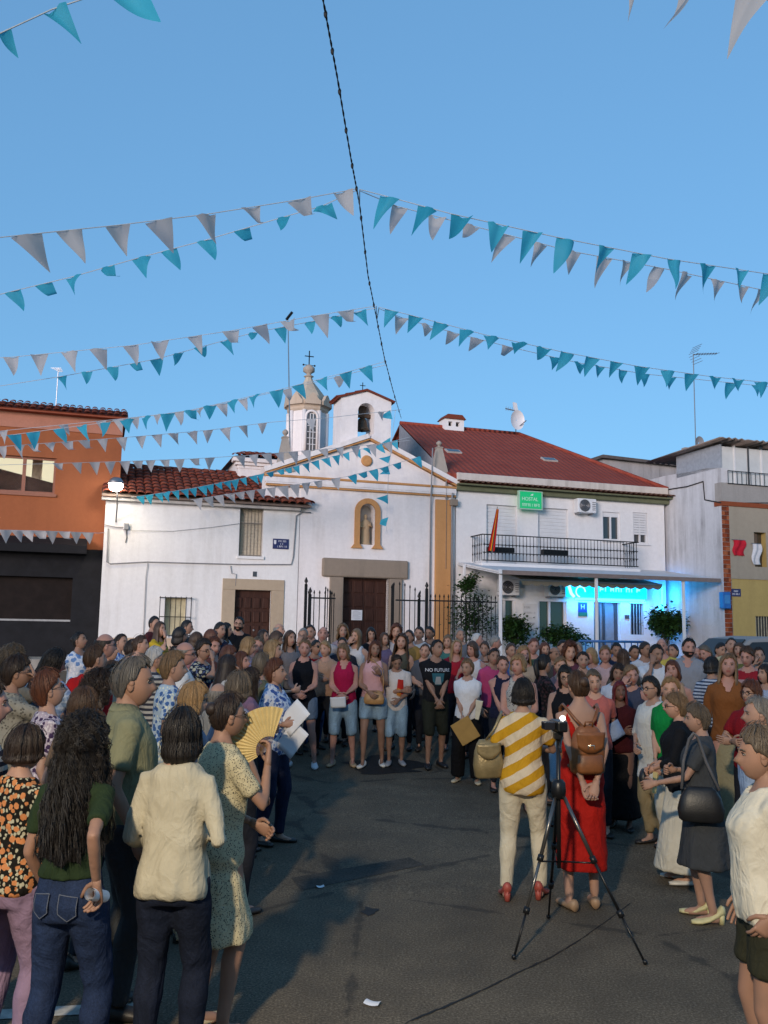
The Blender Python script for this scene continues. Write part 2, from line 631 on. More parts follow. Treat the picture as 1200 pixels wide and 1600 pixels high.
def tile_field(parent, s_of, y0, z0, slope, length, s0, s1, pitch, step, me, clip=None, jitter=0.012):
    """rows of barrel tiles from the eave up the slope"""
    n = int(round((s1 - s0) / pitch))
    a = math.atan(slope)
    for i in range(n):
        x = s0 + (i + 0.5) * (s1 - s0) / n
        k = 0
        while k * step < length:
            t = k * step
            if clip is None or clip(x, t):
                link_mesh('roof_tile', me, parent, (x + rng.uniform(-1, 1) * jitter, y0 + t * math.cos(a), z0 + t * math.sin(a) + 0.02 + rng.uniform(0, .008)),
                          (a, rng.uniform(-.03, .03), rng.uniform(-.025, .025)))
            k += 1

def grille(parent, s0, s1, z0, z1, y, n, mat, r=0.011, rails=(0.0, 1.0), name='bar'):
    for i in range(n):
        x = s0 + (s1 - s0) * i / (n - 1)
        MB().tube([(x, y, z0), (x, y, z1)], r, 6).build(name, mat, parent)
    for t in rails:
        z = z0 + (z1 - z0) * t
        MB().box(s0 - .01, s1 + .01, y - .008, y + .008, z - .012, z + .012).build('rail', mat, parent)

def poly_cable(name, pts, r, mat, parent=None):
    return MB().tube(pts, r, 6).build(name, mat, parent, True)

# ================================================================== white corner house
H = street_thing('white_house', 'low whitewashed house with clay tile roof and stone framed door beside the church', 'house')
hs0 = fac(160, 880)[0]; hs1 = fac(466, 880)[0]
hze = fac(330, 786)[1]
door = rect(366, 922, 423, 1004); door = (door[0], door[1], 0.6, door[3])
balc = rect(374, 793, 411, 869)
lowin = rect(257, 934, 290, 992)
hw = MB()
wall_holes(hw, hs0, hs1, 0.3, hze, [door, balc, lowin], 0.0, 0.32)
hw.box(hs0, hs0 + .3, .32, 6.0, .3, hze)
hw.build('wall', WHITE_OLD, H)
# stone surround of the door
so = rect(346, 905, 443, 1004)
MB().box(so[0], door[0], -.03, .1, .6, door[3]).build('stone_jamb', STONE_LIGHT, H, bevel=.01)
MB().box(door[1], so[1], -.03, .1, .6, door[3]).build('stone_jamb', STONE_LIGHT, H, bevel=.01)
MB().box(so[0], so[1], -.032, .1, door[3], so[3]).build('stone_lintel', STONE_LIGHT, H, bevel=.01)
hd = MB().box(door[0], door[1], .16, .22, .6, door[3]).build('door', WOOD_DARK, H)
dw = door[1] - door[0]
for c in range(4):
    for r_ in range(5):
        x0 = door[0] + dw * (c + .14) / 4; x1 = door[0] + dw * (c + .86) / 4
        z0 = door[3] - .12 - (r_ + 1) * .40; z1 = z0 + .31
        MB().prism([(x0, z0), (x1, z0), (x1, z1), (x0, z1)], .125, .165).build('door_panel', WOOD_DARK, hd, bevel=.018)
MB().ball((door[0] + dw * .56, .12, door[3] - 1.15), .035).build('door_knob', METAL, hd, True)
# tall barred balcony window with closed blind
BLIND = m_plain('cream_blind', (0.50, 0.44, 0.34, 1), 0.8, 0.1, 12, 0.1)
bw = MB().box(balc[0], balc[1], .2, .24, balc[2], balc[3]).build('window', BLIND, H)
for k in range(15):
    z = balc[2] + (balc[3] - balc[2]) * (k + .5) / 15
    MB().box(balc[0] + .02, balc[1] - .02, .185, .2, z - .03, z + .025).build('slat', BLIND, bw)
grille(bw, balc[0] + .04, balc[1] - .04, balc[2], balc[3], .06, 7, m_plain('faded_bar_paint', (0.2, 0.17, 0.14, 1), .6), .010, (0.02, .68, .98))
MB().box(balc[0] - .05, balc[1] + .05, -.05, .2, balc[2] - .09, balc[2] - .003).build('window_sill', WHITE_OLD, H, bevel=.01)
# low barred window
lw = MB().box(lowin[0], lowin[1], .18, .22, lowin[2], lowin[3]).build('window', m_plain('yellowed_curtain', (0.48, 0.43, 0.28, 1), .8), H)
cg = rect(249, 932, 298, 996, -.18)
grille(lw, cg[0], cg[1], cg[2], cg[3], -.18, 7, IRON, .010, (0.05, .5, .97))
for x in (cg[0], cg[1]):
    for t in (.05, .97):
        z = cg[2] + (cg[3] - cg[2]) * t
        MB().box(x - .008, x + .008, -.18, .02, z - .01, z + .01).build('grille_arm', IRON, lw)
# plinth
MB().box(hs0 - .01, so[0], -.035, .02, .5, fac(250, 997)[1]).build('plinth', m_wall('plinth_beige', (0.5, 0.38, 0.28, 1), (0.3, .24, .2, 1)), H)
# roof
HSL = math.tan(R(24))
rl = fac(200, 733, -.25, HSL, hze + .05); rr_ = fac(383, 742, -.25, HSL, hze + .05)
ridge_d = (rl[1] + rr_[1]) / 2; ridge_z = hze + .05 + HSL * (ridge_d + .25)
he0 = hs0 - .12; he1 = fac(487, 790, -.25)[0]
UNDER = m_plain('roof_underside', (0.16, 0.12, 0.10, 1), .9)
MB().add([(he0, -.25, hze), (he1, -.25, hze), (rr_[0], ridge_d, ridge_z - .05), (he0, ridge_d, ridge_z - .05),
          (he0, -.25, hze + .05), (he1, -.25, hze + .05), (rr_[0], ridge_d, ridge_z), (he0, ridge_d, ridge_z)],
         [(3, 2, 1, 0), (4, 5, 6, 7), (0, 1, 5, 4), (1, 2, 6, 5), (2, 3, 7, 6), (3, 0, 4, 7)]).build('roof', UNDER, H)
MB().add([(he0, ridge_d, ridge_z - .01), (rr_[0], ridge_d, ridge_z - .01), (he1, ridge_d * 2, hze), (he0, ridge_d * 2, hze)], [(0, 1, 2, 3)]).build('roof_rear', UNDER, H)
MB().add([(he1, -.25, hze + .02), (he1, ridge_d * 2, hze + .02), (rr_[0], ridge_d, ridge_z)], [(0, 1, 2)]).build('roof_hip', m_tile(), H)
slen = (ridge_d + .25) / math.cos(math.atan(HSL))
tile_field(H, None, -.32, hze + .05, HSL, slen, he0 + .02, he1, .225, .34, TILE,
           clip=lambda x, t: x < he1 - (he1 - rr_[0]) * (t + .1) / slen)
for k in range(int((rr_[0] - he0) / .38) + 1):
    link_mesh('ridge_tile', TILE, H, (he0 + k * .38, ridge_d, ridge_z + .05), (0, 0, -math.pi / 2), scale=(1.15, 1, 1))
hip_a = np.array([rr_[0], ridge_d, ridge_z]); hip_b = np.array([he1, -.25, hze + .08])
hl = np.linalg.norm(hip_b - hip_a); hv = (hip_b - hip_a) / hl
for k in range(int(hl / .36)):
    p = hip_b - hv * (k * .36)
    o = link_mesh('hip_tile', TILE, H)
    o.matrix_local = Matrix.Translation(Vector(p + np.array([0, 0, .04]))) @ Vector(-hv).to_track_quat('Y', 'Z').to_matrix().to_4x4()
MB().box(he0, hs1, -.16, .0, hze - .10, hze - .003).build('eave_moulding', m_plain('grey_eave', (0.42, 0.40, 0.38, 1), .8), H, bevel=.02)
# cables and pipe along the wall
def fp(px, py, d=-.03):
    s, z = fac(px, py, d); return (s, d, z)
poly_cable('cable', [fp(164, 820), fp(183, 824), fp(197, 824)], .014, GREYCABLE, H)
poly_cable('cable', [fp(169, 826), fp(167, 878), fp(172, 881), fp(230, 878), fp(300, 880), fp(380, 882), fp(455, 882), fp(458, 870), fp(463, 806), fp(472, 800), fp(486, 801)], .017, GREYCABLE, H)
poly_cable('cable', [fp(197, 826), fp(198, 840), fp(196, 848)], .010, CABLE, H)
poly_cable('cable', [fp(231, 880), fp(228, 900), fp(224, 992)], .008, GREYCABLE, H)
poly_cable('cable', [fp(360, 884), fp(362, 896), fp(369, 897), fp(368, 915)], .010, GREYCABLE, H)
poly_cable('cable', [fp(205, 829), fp(270, 830), fp(330, 824), fp(374, 818)], .006, GREYCABLE, H)
_j = fac(197, 823)
MB().box(_j[0] - .07, _j[0] + .07, -.1, -.002, _j[1] - .09, _j[1] + .09).build('junction_box', METAL, H, bevel=.01)
_n = rect(395, 893, 401, 901)
MB().box(_n[0], _n[1], -.015, .0, _n[2], _n[3]).build('number_plate', m_plain('slate_plate', (.05, .06, .07, 1), .4), H)

# blue street name plate
NAVY = m_plain('navy_enamel', (0.02, 0.025, 0.10, 1), 0.35, 0.1, 6, 0)
LETTER = m_plain('white_lettering', (0.62, 0.62, 0.66, 1), 0.5, 0.02, 5, 0)
bp = rect(426, 842, 451, 858)
SP = street_thing('street_name_plate', 'small navy blue street name plate on the white house corner', 'sign', (bp[0] + bp[1]) / 2, -.004, (bp[2] + bp[3]) / 2)
w_, h_ = (bp[1] - bp[0]) / 2, (bp[3] - bp[2]) / 2
MB().box(-w_, w_, -.02, 0, -h_, h_).build('plate', NAVY, SP, bevel=.006)
for n_, z, wd in ((5, .52, .5), (2, .0, .25), (6, -.52, .6)):
    strokes(SP, w_ * (.18 - wd), w_ * (.18 + wd), z * h_, h_ * .36, -.022, LETTER, n_, n_)
MB().prism([(-w_ * .86, h_ * .7), (-w_ * .86, 0.05 * h_), (-w_ * .72, -h_ * .15), (-w_ * .58, .05 * h_), (-w_ * .58, h_ * .7)], -.023, -.019).build('crest', LETTER, SP)

# flood light on the house corner
fl = at_depth(181, 757, 24.1)
FL = thing('floodlight', 'lit white floodlight on a bracket at the white house roof corner', 'floodlight', fl, PHI)
MB().lathe([(.03, .20), (.12, .18), (.20, .08), (.21, .02)], (0, 0, 0), 16).build('lamp_housing', METAL, FL, True)
LAMPGLOW = m_emit('lamp_glow', (1.0, 0.93, 0.80, 1), 30)
MB().ball((0, -.05, -.03), (.19, .14, .17), 14, 9).build('bulb', LAMPGLOW, FL, True)  # bulb oversized so its shape takes in the glare around the lamp
_lb = fac(182, 800, 0)
_loc = lambda P: tuple(Matrix.Rotation(-PHI, 3, 'Z') @ Vector(np.asarray(P) - fl))
MB().tube([(0, .0, .1), (.05, .12, -.2), (.07, .18, -.6), (.07, _loc(street(_lb[0], 0, _lb[1]))[1], -.95)], .022, 8).build('bracket', METAL, FL, True)
ld = bpy.data.lights.new('floodlight_light', 'SPOT')
ld.energy = 50; ld.color = (1.0, .78, .42); ld.spot_size = R(150); ld.spot_blend = .8; ld.shadow_soft_size = .12
lo = bpy.data.objects.new('floodlight_light', ld); COL.objects.link(lo); lo.parent = FL
lo.location = (0, -.2, -.16); lo.rotation_euler = (R(-12), R(-8), 0)

# ================================================================== orange house
OD = 0.35
OR = street_thing('orange_house', 'orange rendered house with black shopfront and clay tile eave', 'house')
ORANGE = m_wall('orange_render', srgb('#9a5c3c'), srgb('#774730'), 0.5)
BLACKCL = m_plain('black_cladding', (0.010, 0.0105, 0.013, 1), 0.7, 0.3, 3, 0.15)
os1 = fac(191, 690, OD)[0]; os0 = os1 - 7.5
oze = fac(95, 650, OD)[1]
ozm = fac(70, 856, OD)[1]
ow = rect(-60, 711, 87, 768, OD)
ob = MB()
wall_holes(ob, os0, os1, ozm, oze, [ow], OD, OD + .3)
ob.box(os1 - .3, os1, OD + .3, OD + 8, ozm, oze)
ob.build('wall', ORANGE, OR)
sf_ = rect(-60, 900, 112, 967, OD)
s2 = MB(); wall_holes(s2, os0, os1, .3, ozm, [sf_], OD - .04, OD + .3)
s2.build('shopfront', BLACKCL, OR)
MB().box(sf_[0], sf_[1], OD + .22, OD + .26, sf_[2], sf_[3]).build('shop_window', m_plain('black_shop_shutter', (.012, .008, .007, 1), .75, .3, 4, .1), OR)
MB().box(sf_[0], sf_[1], OD - .06, OD - .041, sf_[2] - .05, sf_[2]).build('window_ledge', m_plain('pale_ledge', (.3, .3, .3, 1), .6), OR)
aw = rect(-60, 838, 136, 862, OD - .5)
MB().prism([(OD - .55, aw[2]), (OD - .55, aw[2] + .14), (OD - .003, aw[3] + .08), (OD - .003, aw[2] + .05)], 0, 1)
cb = MB()
v = [(os0, OD - .62, aw[2]), (aw[1], OD - .62, aw[2]), (aw[1], OD - .62, aw[2] + .22), (os0, OD - .62, aw[2] + .22),
     (os0, OD - .04, aw[2] + .02), (aw[1], OD - .04, aw[2] + .02), (aw[1], OD - .04, aw[3] + .05), (os0, OD - .04, aw[3] + .05)]
cb.add(v, [(0, 1, 2, 3), (5, 4, 7, 6), (1, 5, 6, 2), (4, 0, 3, 7), (3, 2, 6, 7), (4, 5, 1, 0)])
cb.build('awning', m_plain('black_canvas', (.012, .012, .014, 1), .8), OR)
# sky mirroring window, two panes in a brown frame
FRAME_BR = m_plain('brown_window_frame', srgb('#8c5a45'), .5, .1, 10, .05)
wf = MB().box(ow[0], ow[1], OD + .10, OD + .16, ow[2], ow[2] + .06).build('window_frame', FRAME_BR, OR)
MB().box(ow[0], ow[1], OD + .10, OD + .16, ow[3] - .06, ow[3]).build('frame_head', FRAME_BR, wf)
MIRROR = m_glass('sky_mirror_glass', (0.02, .02, .02, 1), .02)
MIRROR.node_tree.nodes['Principled BSDF'].inputs['Metallic'].default_value = 0.0
SKY_GLOW = m_emit('sky_reflection_glow', (1.0, .90, .62, 1), 0.46)  # emission stands for the bright sky reflected in the glass
for px in (-20, 38, 87):
    s = fac(px, 740, OD)[0]
    MB().box(s - .06, s + .03, OD + .095, OD + .17, ow[2], ow[3]).build('mullion', FRAME_BR, wf)
xs_ = [fac(p, 740, OD)[0] for p in (-60, -20, 38, 87)]
for a, b_ in zip(xs_[:-1], xs_[1:]):
    MB().box(a, b_, OD + .13, OD + .14, ow[2], ow[3]).build('pane', None or bpy.data.materials.get('clear_pane') or (lambda b: (b.base((.9, .9, .9, 1)), b.set(Roughness=.02, Transmission_Weight=1.0, IOR=1.1), b.m)[2])(NB('clear_pane')), OR)
# sky and roof mirrored in the panes, built as a glowing panel and coloured shapes
MB().box(ow[0] - .3, ow[1] + .3, OD + 1.2, OD + 1.25, ow[2] - .4, ow[3] + .4).build('sky_reflection', SKY_GLOW, OR)
MB().prism([(ow[0] - .4, ow[2] - .5), (ow[1] + .3, ow[2] - .5), (ow[1] + .3, fac(92, 760, OD + .7)[1]), (fac(-6, 731, OD + .7)[0], fac(-6, 731, OD + .7)[1]), (ow[0] - .4, fac(-6, 731, OD + .7)[1])], OD + .68, OD + .74).build('roof_reflection', m_plain('roof_reflection_brown', (.10, .06, .045, 1), .8), OR)
MB().box(fac(64, 740, OD + 1)[0] - .25, fac(64, 740, OD + 1)[0] + .02, OD + 1.12, OD + 1.17, ow[2], ow[3] + .3).build('reflection_strip', m_plain('reflection_cream', (.6, .52, .38, 1), .8), OR)
MB().box(ow[0], ow[1] + .05, OD - .05, OD + .1, ow[2] - .09, ow[2] - .002).build('window_sill', FRAME_BR, OR, bevel=.01)
MB().box(os0, os1 + .12, OD - .3, OD + .3, oze, oze + .06).build('eave_board', m_plain('eave_red', srgb('#8a4a36'), .8), OR)
MB().box(os0, os1, OD - .03, OD - .003, oze - .42, oze - .002).build('soffit_glow_band', m_wall('lit_soffit_pink', srgb('#b07a66'), srgb('#8a5c4c'), .4), OR)  # pink light on the eave soffit, painted as a strip on the wall
tile_field(OR, None, OD - .36, oze + .05, .40, .75, os0, os1 + .12, .20, .34, TILE_S)
ra_ = .40
MB().add([(os0, OD - .34, oze + .055), (os1 + .12, OD - .34, oze + .055), (os1 + .12, OD + .5, oze + .055 + .84 * ra_), (os0, OD + .5, oze + .055 + .84 * ra_), (os1 + .12, OD + 4, oze), (os0, OD + 4, oze)],
         [(0, 1, 2, 3), (3, 2, 4, 5)]).build('roof', m_tile(), OR)
_a = at_depth(87, 640, 27.5); _b = at_depth(89, 585, 27.5)
AN = thing('roof_antenna', 'thin television antenna standing on the orange house roof', 'antenna', (_a[0], _a[1], oze + .2))
MB().tube([(0, 0, 0), (0, 0, _b[2] - oze)], .014, 6).build('mast', METAL, AN)
for k in range(5):
    MB().tube([(-.16 + .02 * k, -.2 + .1 * k, _b[2] - oze - .05), (.16 - .02 * k, -.2 + .1 * k, _b[2] - oze - .05)], .008, 5).build('antenna_element', METAL, AN)

# ================================================================== church
CH = street_thing('church', 'small white church with ochre mouldings and bell gable', 'church')
cs0 = hs1 + .02; cs1 = fac(711, 850)[0]
cL = fac(430, 752)[0]
niche_i = rect(562, 787, 586, 851)
cdoor = rect(535, 903, 607, 1004); cdoor = (cdoor[0], cdoor[1], .5, cdoor[3])
czc = (fac(445, 757)[1] + fac(705, 774)[1]) / 2       # lower moulding
czt = (fac(440, 745)[1] + fac(712, 767)[1]) / 2       # pediment base
cw = MB()
ncx = (niche_i[0] + niche_i[1]) / 2; nr = (niche_i[1] - niche_i[0]) / 2; nzs = niche_i[3] - nr
wall_holes(cw, cs0, cs1, .3, czt, [cdoor, niche_i], 0.02, .5)
cw.box(cL - .3, cs0, .05, .5, hze - .5, czt)
cw.build('wall', WHITE_CHURCH, CH)
# niche: arched head, hollow, statue
nb_ = MB()
nn = 12
arc = [(ncx + nr * math.cos(math.pi * k / nn), nzs + nr * math.sin(math.pi * k / nn)) for k in range(nn + 1)]
sp1 = arc[:nn // 2 + 1] + [(niche_i[1], niche_i[3])]
sp2 = [(niche_i[0], niche_i[3])] + arc[nn // 2:]
MB().prism(sp1, .02, .4).build('niche_spandrel', WHITE_CHURCH, CH)
MB().prism(sp2, .02, .4).build('niche_spandrel', WHITE_CHURCH, CH)
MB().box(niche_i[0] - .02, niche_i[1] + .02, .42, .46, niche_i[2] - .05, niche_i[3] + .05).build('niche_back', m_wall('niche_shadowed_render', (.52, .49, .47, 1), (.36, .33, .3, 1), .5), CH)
no = rect(554, 779, 594, 851)
ro = (no[1] - no[0]) / 2
inner = [(niche_i[0], niche_i[2]), (niche_i[0], nzs)] + [(ncx - nr * math.cos(math.pi * k / nn), nzs + nr * math.sin(math.pi * k / nn)) for k in range(1, nn)] + [(niche_i[1], nzs), (niche_i[1], niche_i[2])]
outer = [(ncx - ro, niche_i[2]), (ncx - ro, nzs)] + [(ncx - ro * math.cos(math.pi * k / nn), nzs + ro * math.sin(math.pi * k / nn)) for k in range(1, nn)] + [(ncx + ro, nzs), (ncx + ro, niche_i[2])]
fr = MB()
m_ = len(inner)
vv = [(x, y, z) for y in (-.05, .02) for ring in (inner, outer) for x, z in ring]
ff = []
for i in range(m_ - 1):
    ff += [(i, i + 1, m_ + i + 1, m_ + i), (i, 2 * m_ + i, 2 * m_ + i + 1, i + 1), (m_ + i, m_ + i + 1, 3 * m_ + i + 1, 3 * m_ + i)]
ff += [(0, m_, 3 * m_, 2 * m_), (m_ - 1, 3 * m_ - 1, 4 * m_ - 1, 2 * m_ - 1)]
fr.add(vv, ff).build('niche_frame', OCHRE, CH)
for sx in (-1, 1):
    xa = ncx + sx * (ro + nr) / 2; hw_ = (ro - nr) / 2
    MB().prism([(xa - hw_ - .10, niche_i[2] - .12), (xa + hw_ + .10, niche_i[2] - .12), (xa + hw_ + .01, niche_i[2]), (xa - hw_ - .01, niche_i[2])], -.06, .019).build('niche_foot', OCHRE, CH)
# saint statue
ST = street_thing('saint_statue', 'ochre stone saint statue standing inside the church niche', 'statue', ncx, .22, niche_i[2])
sh = (niche_i[3] - niche_i[2]) * .76
b = MB()
k = sh / 1.0
def er(z, a, d, y=0, n=14):
    return [(a * k * math.cos(2 * math.pi * i / n) * (1 + .07 * math.sin(5 * i)), y * k + d * k * math.sin(2 * math.pi * i / n), z * k) for i in range(n)]
b.rings([er(0, .17, .13), er(.07, .17, .13), er(.09, .14, .11), er(.3, .15, .11), er(.5, .13, .10), er(.62, .15, .10), er(.74, .165, .10), er(.80, .10, .07), er(.83, .045, .045), er(.86, .05, .05), er(.91, .062, .065), er(.96, .06, .06), er(1.0, .03, .03)])
b.tube([(-.14 * k, 0, .74 * k), (-.17 * k, -.05 * k, .58 * k), (-.06 * k, -.13 * k, .56 * k)], [.04 * k, .035 * k, .025 * k], 8)
b.tube([(.14 * k, 0, .74 * k), (.17 * k, -.06 * k, .60 * k), (.07 * k, -.13 * k, .66 * k)], [.04 * k, .035 * k, .025 * k], 8)
STAT = m_wall('statue_stone', (.50, .36, .22, 1), (.3, .2, .12, 1), .6, 40)
b.build('statue_body', STAT, ST, True)
# mouldings
MB().box(cL - .32, cs1 + .02, -.10, .02, czt + .02, czt + .09).build('pediment_moulding', OCHRE, CH, bevel=.015)
MB().box(cL - .30, cs1 + .01, -.08, .02, czt - .14, czt + .017).build('cornice_step', WHITE_CHURCH, CH, bevel=.015)
MB().box(cL - .28, cs1, -.055, .02, czc - .06, czc - .005).build('cornice_line', OCHRE, CH, bevel=.01)
MB().box(cL - .28, cs1, -.07, .02, czc + .0, czc + .05).build('cornice_step', WHITE_CHURCH, CH, bevel=.01)
# pediment
ap = fac(577, 688); pl = cL - .3; pr = cs1 + .02
apx, apz = ap
MB().prism([(pl + .05, czt + .09), (pr - .05, czt + .09), (apx, apz)], .03, .5).build('pediment', WHITE_CHURCH, CH)
def raking(x0, z0, x1, z1, w0, w1, y0, mat, nm):
    dx, dz = x1 - x0, z1 - z0
    L = math.hypot(dx, dz); nx_, nz_ = -dz / L, dx / L
    if nz_ < 0: nx_, nz_ = -nx_, -nz_
    MB().prism([(x0 + nx_ * w0, z0 + nz_ * w0), (x1 + nx_ * w0, z1 + nz_ * w0), (x1 + nx_ * w1, z1 + nz_ * w1), (x0 + nx_ * w1, z0 + nz_ * w1)], y0, .5).build(nm, mat, CH)
for x0 in (pl, pr):
    raking(x0, czt + .09, apx, apz, .003, .055, -.09, OCHRE, 'raking_moulding')
    raking(x0, czt + .09, apx, apz, .058, .20, -.13, WHITE_CHURCH, 'raking_coping')
md = fac(573, 720)
m1 = MB(); m1.rings([[(md[0] + r_ * math.cos(2 * math.pi * i / 24), y, md[1] + r_ * math.sin(2 * math.pi * i / 24)) for i in range(24)] for r_, y in ((.17, .03), (.17, -.02), (.14, -.05), (.10, -.03), (.04, -.05))])
m1.build('medallion', OCHRE, CH, True)
# pilaster
pi_ = rect(679, 781, 703, 1004)
MB().box(pi_[0], pi_[1], -.07, .02, .5, pi_[3]).build('pilaster', OCHRE, CH, bevel=.012)
MB().box(pi_[1] - .06, cs1 + .03, -.16, .02, pi_[3] - .18, pi_[3] + .02).build('pilaster_capital', STONE, CH, bevel=.015)
# granite portal
lint = rect(503, 874, 637, 903)
MB().box(lint[0], lint[1], -.09, .2, lint[2], lint[3]).build('stone_lintel', STONE, CH, bevel=.05)
jl = rect(514, 903, 535, 1004); jr = rect(606, 903, 627, 1004)
MB().box(jl[0], cdoor[0], -.07, .25, .5, lint[2] - .003).build('stone_jamb', STONE, CH, bevel=.02)
MB().box(cdoor[1], jr[1], -.07, .25, .5, lint[2] - .003).build('stone_jamb', STONE, CH, bevel=.02)
cdw = cdoor[1] - cdoor[0]
for i in range(2):
    x0 = cdoor[0] + cdw * i / 2 + .005; x1 = cdoor[0] + cdw * (i + 1) / 2 - .005
    dl = MB().box(x0, x1, .24, .30, .5, cdoor[3]).build('door_leaf', WOOD_DARK, CH)
    for c in range(2):
        for r_ in range(6):
            a = x0 + (x1 - x0) * (c + .12) / 2; b2 = x0 + (x1 - x0) * (c + .88) / 2
            z1 = cdoor[3] - .08 - r_ * .42
            MB().prism([(a, z1 - .36), (b2, z1 - .36), (b2, z1), (a, z1)], .215, .245).build('door_panel', WOOD_DARK, dl, bevel=.015)
nt = rect(552, 953, 569, 969)
NT = street_thing('paper_notice', 'white paper notice pinned to the dark church door', 'notice', (nt[0] + nt[1]) / 2, .21, (nt[2] + nt[3]) / 2)
w_, h_ = (nt[1] - nt[0]) / 2, (nt[3] - nt[2]) / 2
MB().box(-w_, w_, -.004, 0.006, -h_, h_).build('sheet', PAPER, NT)
GREYINK = m_plain('grey_ink', (.35, .35, .37, 1), .8, .05, 5, 0)
for q in range(6):
    MB().box(-w_ * .75, w_ * (.7 if q % 3 else .3), -.006, -.004, h_ * (.7 - q * .26) - .004, h_ * (.7 - q * .26) + .004).build('text_line', GREYINK, NT)
# bell gable
bg_ = rect(533, 622, 612, 690, .0)
bop = rect(560, 629, 586, 686, .0)
bcx = (bg_[0] + bg_[1]) / 2
br = (bop[1] - bop[0]) / 2; bzs = bop[3] - br
bgb = MB(); wall_holes(bgb, bg_[0], bg_[1], apz - .35, bg_[3], [bop], .06, .95)
bgb.build('bell_gable', WHITE_CHURCH, CH)
ocx = (bop[0] + bop[1]) / 2
arc = [(ocx + br * math.cos(math.pi * k / nn), bzs + br * math.sin(math.pi * k / nn)) for k in range(nn + 1)]
MB().prism(arc[:nn // 2 + 1] + [(bop[1], bop[3])], .06, .95).build('arch_spandrel', WHITE_CHURCH, CH)
MB().prism([(bop[0], bop[3])] + arc[nn // 2:], .06, .95).build('arch_spandrel', WHITE_CHURCH, CH)
bpk = fac(573, 607)[1]
MB().prism([(bg_[0], bg_[3]), (bg_[1], bg_[3]), (bcx, bpk - .08)], .06, .95).build('gable_top', WHITE_CHURCH, CH)
bw_ = (bg_[1] - bg_[0]) / 2 + .1
rise = bpk - bg_[3]
for sgn in (-1, 1):
    a = math.atan2(rise, bw_)
    L = math.hypot(rise, bw_)
    for j in range(6):
        for k in range(3):
            o = link_mesh('roof_tile', TILE_S, CH, scale=(1.1, 1, 1))
            t = k * L / 3
            o.matrix_local = Matrix.Translation((bcx + sgn * (bw_ + .03 - t * math.cos(a)), .05 + (j + .5) * .93 / 6, bg_[3] - .06 + t * math.sin(a) + .02)) @ Matrix.Rotation(sgn * math.pi / 2, 4, 'Z') @ Matrix.Rotation(a, 4, 'X')
    MB().prism([(bcx + sgn * bw_, bg_[3] - .07), (bcx, bpk - .07), (bcx, bpk), (bcx + sgn * bw_, bg_[3])], .0, 1.0).build('gable_roof', m_tile(), CH)
tcr = fac(573, 606)
MB().tube([(bcx, .5, bpk), (bcx, .5, bpk + .32)], .014, 6).build('gable_cross', IRON, CH)
MB().tube([(bcx - .09, .5, bpk + .22), (bcx + .09, .5, bpk + .22)], .012, 6).build('gable_cross_arm', IRON, CH)
# bell
BL = street_thing('church_bell', 'bronze bell hanging in the arch of the church gable', 'bell', ocx, .5, bzs)
BRONZE = m_plain('dark_bronze', (.075, .06, .045, 1), .45, .25, 12, .1, .8)
bz = bop[2] - bzs + .42 * (bzs - bop[2])
MB().lathe([(.24, 0), (.215, .05), (.17, .14), (.145, .28), (.12, .36), (.05, .40)], (0, 0, bz), 20).build('bell_body', BRONZE, BL, True)
MB().box(-br - .02, br + .02, -.05, .05, bz + .40, bz + .52).build('yoke', wood('bell_yoke_wood', (.05, .03, .02, 1), (.09, .06, .04, 1)), BL, bevel=.01)
MB().prism([(-.11, bz + .52), (.11, bz + .52), (.13, bz + .78), (-.13, bz + .78)], -.06, .06).build('headstock', wood('bell_head_wood', (.06, .045, .035, 1), (.1, .075, .06, 1)), BL, bevel=.01)
MB().tube([(0, 0, bz + .2), (0, 0, bz - .05)], [.012, .035], 8).build('clapper', IRON, BL)
# pinnacles
def pinnacle(px, py_top, py_bot, d, w):
    s, zt = fac(px, py_top, d); zb = fac(px, py_bot, d)[1]
    h = zt - zb
    r_ = [(w * 1.02, 0), (w, .05), (w * .92, .10), (w * .35, .78), (w * .42, .80), (w * .42, .82), (w * .16, .84), (w * .16, .86), (w * .36, .91), (w * .36, .95), (w * .12, 1.0)]
    sq = lambda r, z: [(s + a * r, d + b2 * r, zb + z * h) for a, b2 in ((-1, -1), (1, -1), (1, 1), (-1, 1))]
    b = MB()
    b.rings([sq(r, z) for r, z in r_[:7]])
    b.lathe([(r, z * h) for r, z in r_[6:]], (s, d, zb), 12)
    b.build('pinnacle', STONE_GREY, CH)
pinnacle(686, 689, 745, .22, .25)
pinnacle(446, 671, 738, .22, .25)
# lantern turret
TD = 3.2
tu = rect(456, 640, 518, 700, TD)
tcx, tr = (tu[0] + tu[1]) / 2, (tu[1] - tu[0]) / 2
def oct_(r, z, n=8):
    return [(tcx + r * math.cos(2 * math.pi * (i + .5) / n), TD + tr + r * math.sin(2 * math.pi * (i + .5) / n), z) for i in range(n)]
tz0 = tu[2] - 1.2; tz1 = tu[3]
ct = fac(487, 626, TD)[1]
TUR = MB(); TUR.rings([oct_(tr * .97, tz0), oct_(tr * .97, tz1)]); TUR.build('turret', WHITE_CHURCH, CH)
for i in range(8):
    a = 2 * math.pi * (i + .5) / 8
    MB().tube([(tcx + tr * .98 * math.cos(a), TD + tr + tr * .98 * math.sin(a), tz0), (tcx + tr * .98 * math.cos(a), TD + tr + tr * .98 * math.sin(a), tz1)], .075, 8).build('turret_pilaster', WHITE_CHURCH, CH, True)
TURST = m_wall('turret_stone', (.52, .42, .33, 1), (.3, .22, .15, 1), .6)
MB().rings([oct_(tr * 1.0, tz1), oct_(tr * 1.06, tz1 + .06), oct_(tr * 1.06, tz1 + .14), oct_(tr * 1.14, tz1 + .20), oct_(tr * 1.16, ct), oct_(tr * 1.0, ct + .03)]).build('turret_cornice', TURST, CH)
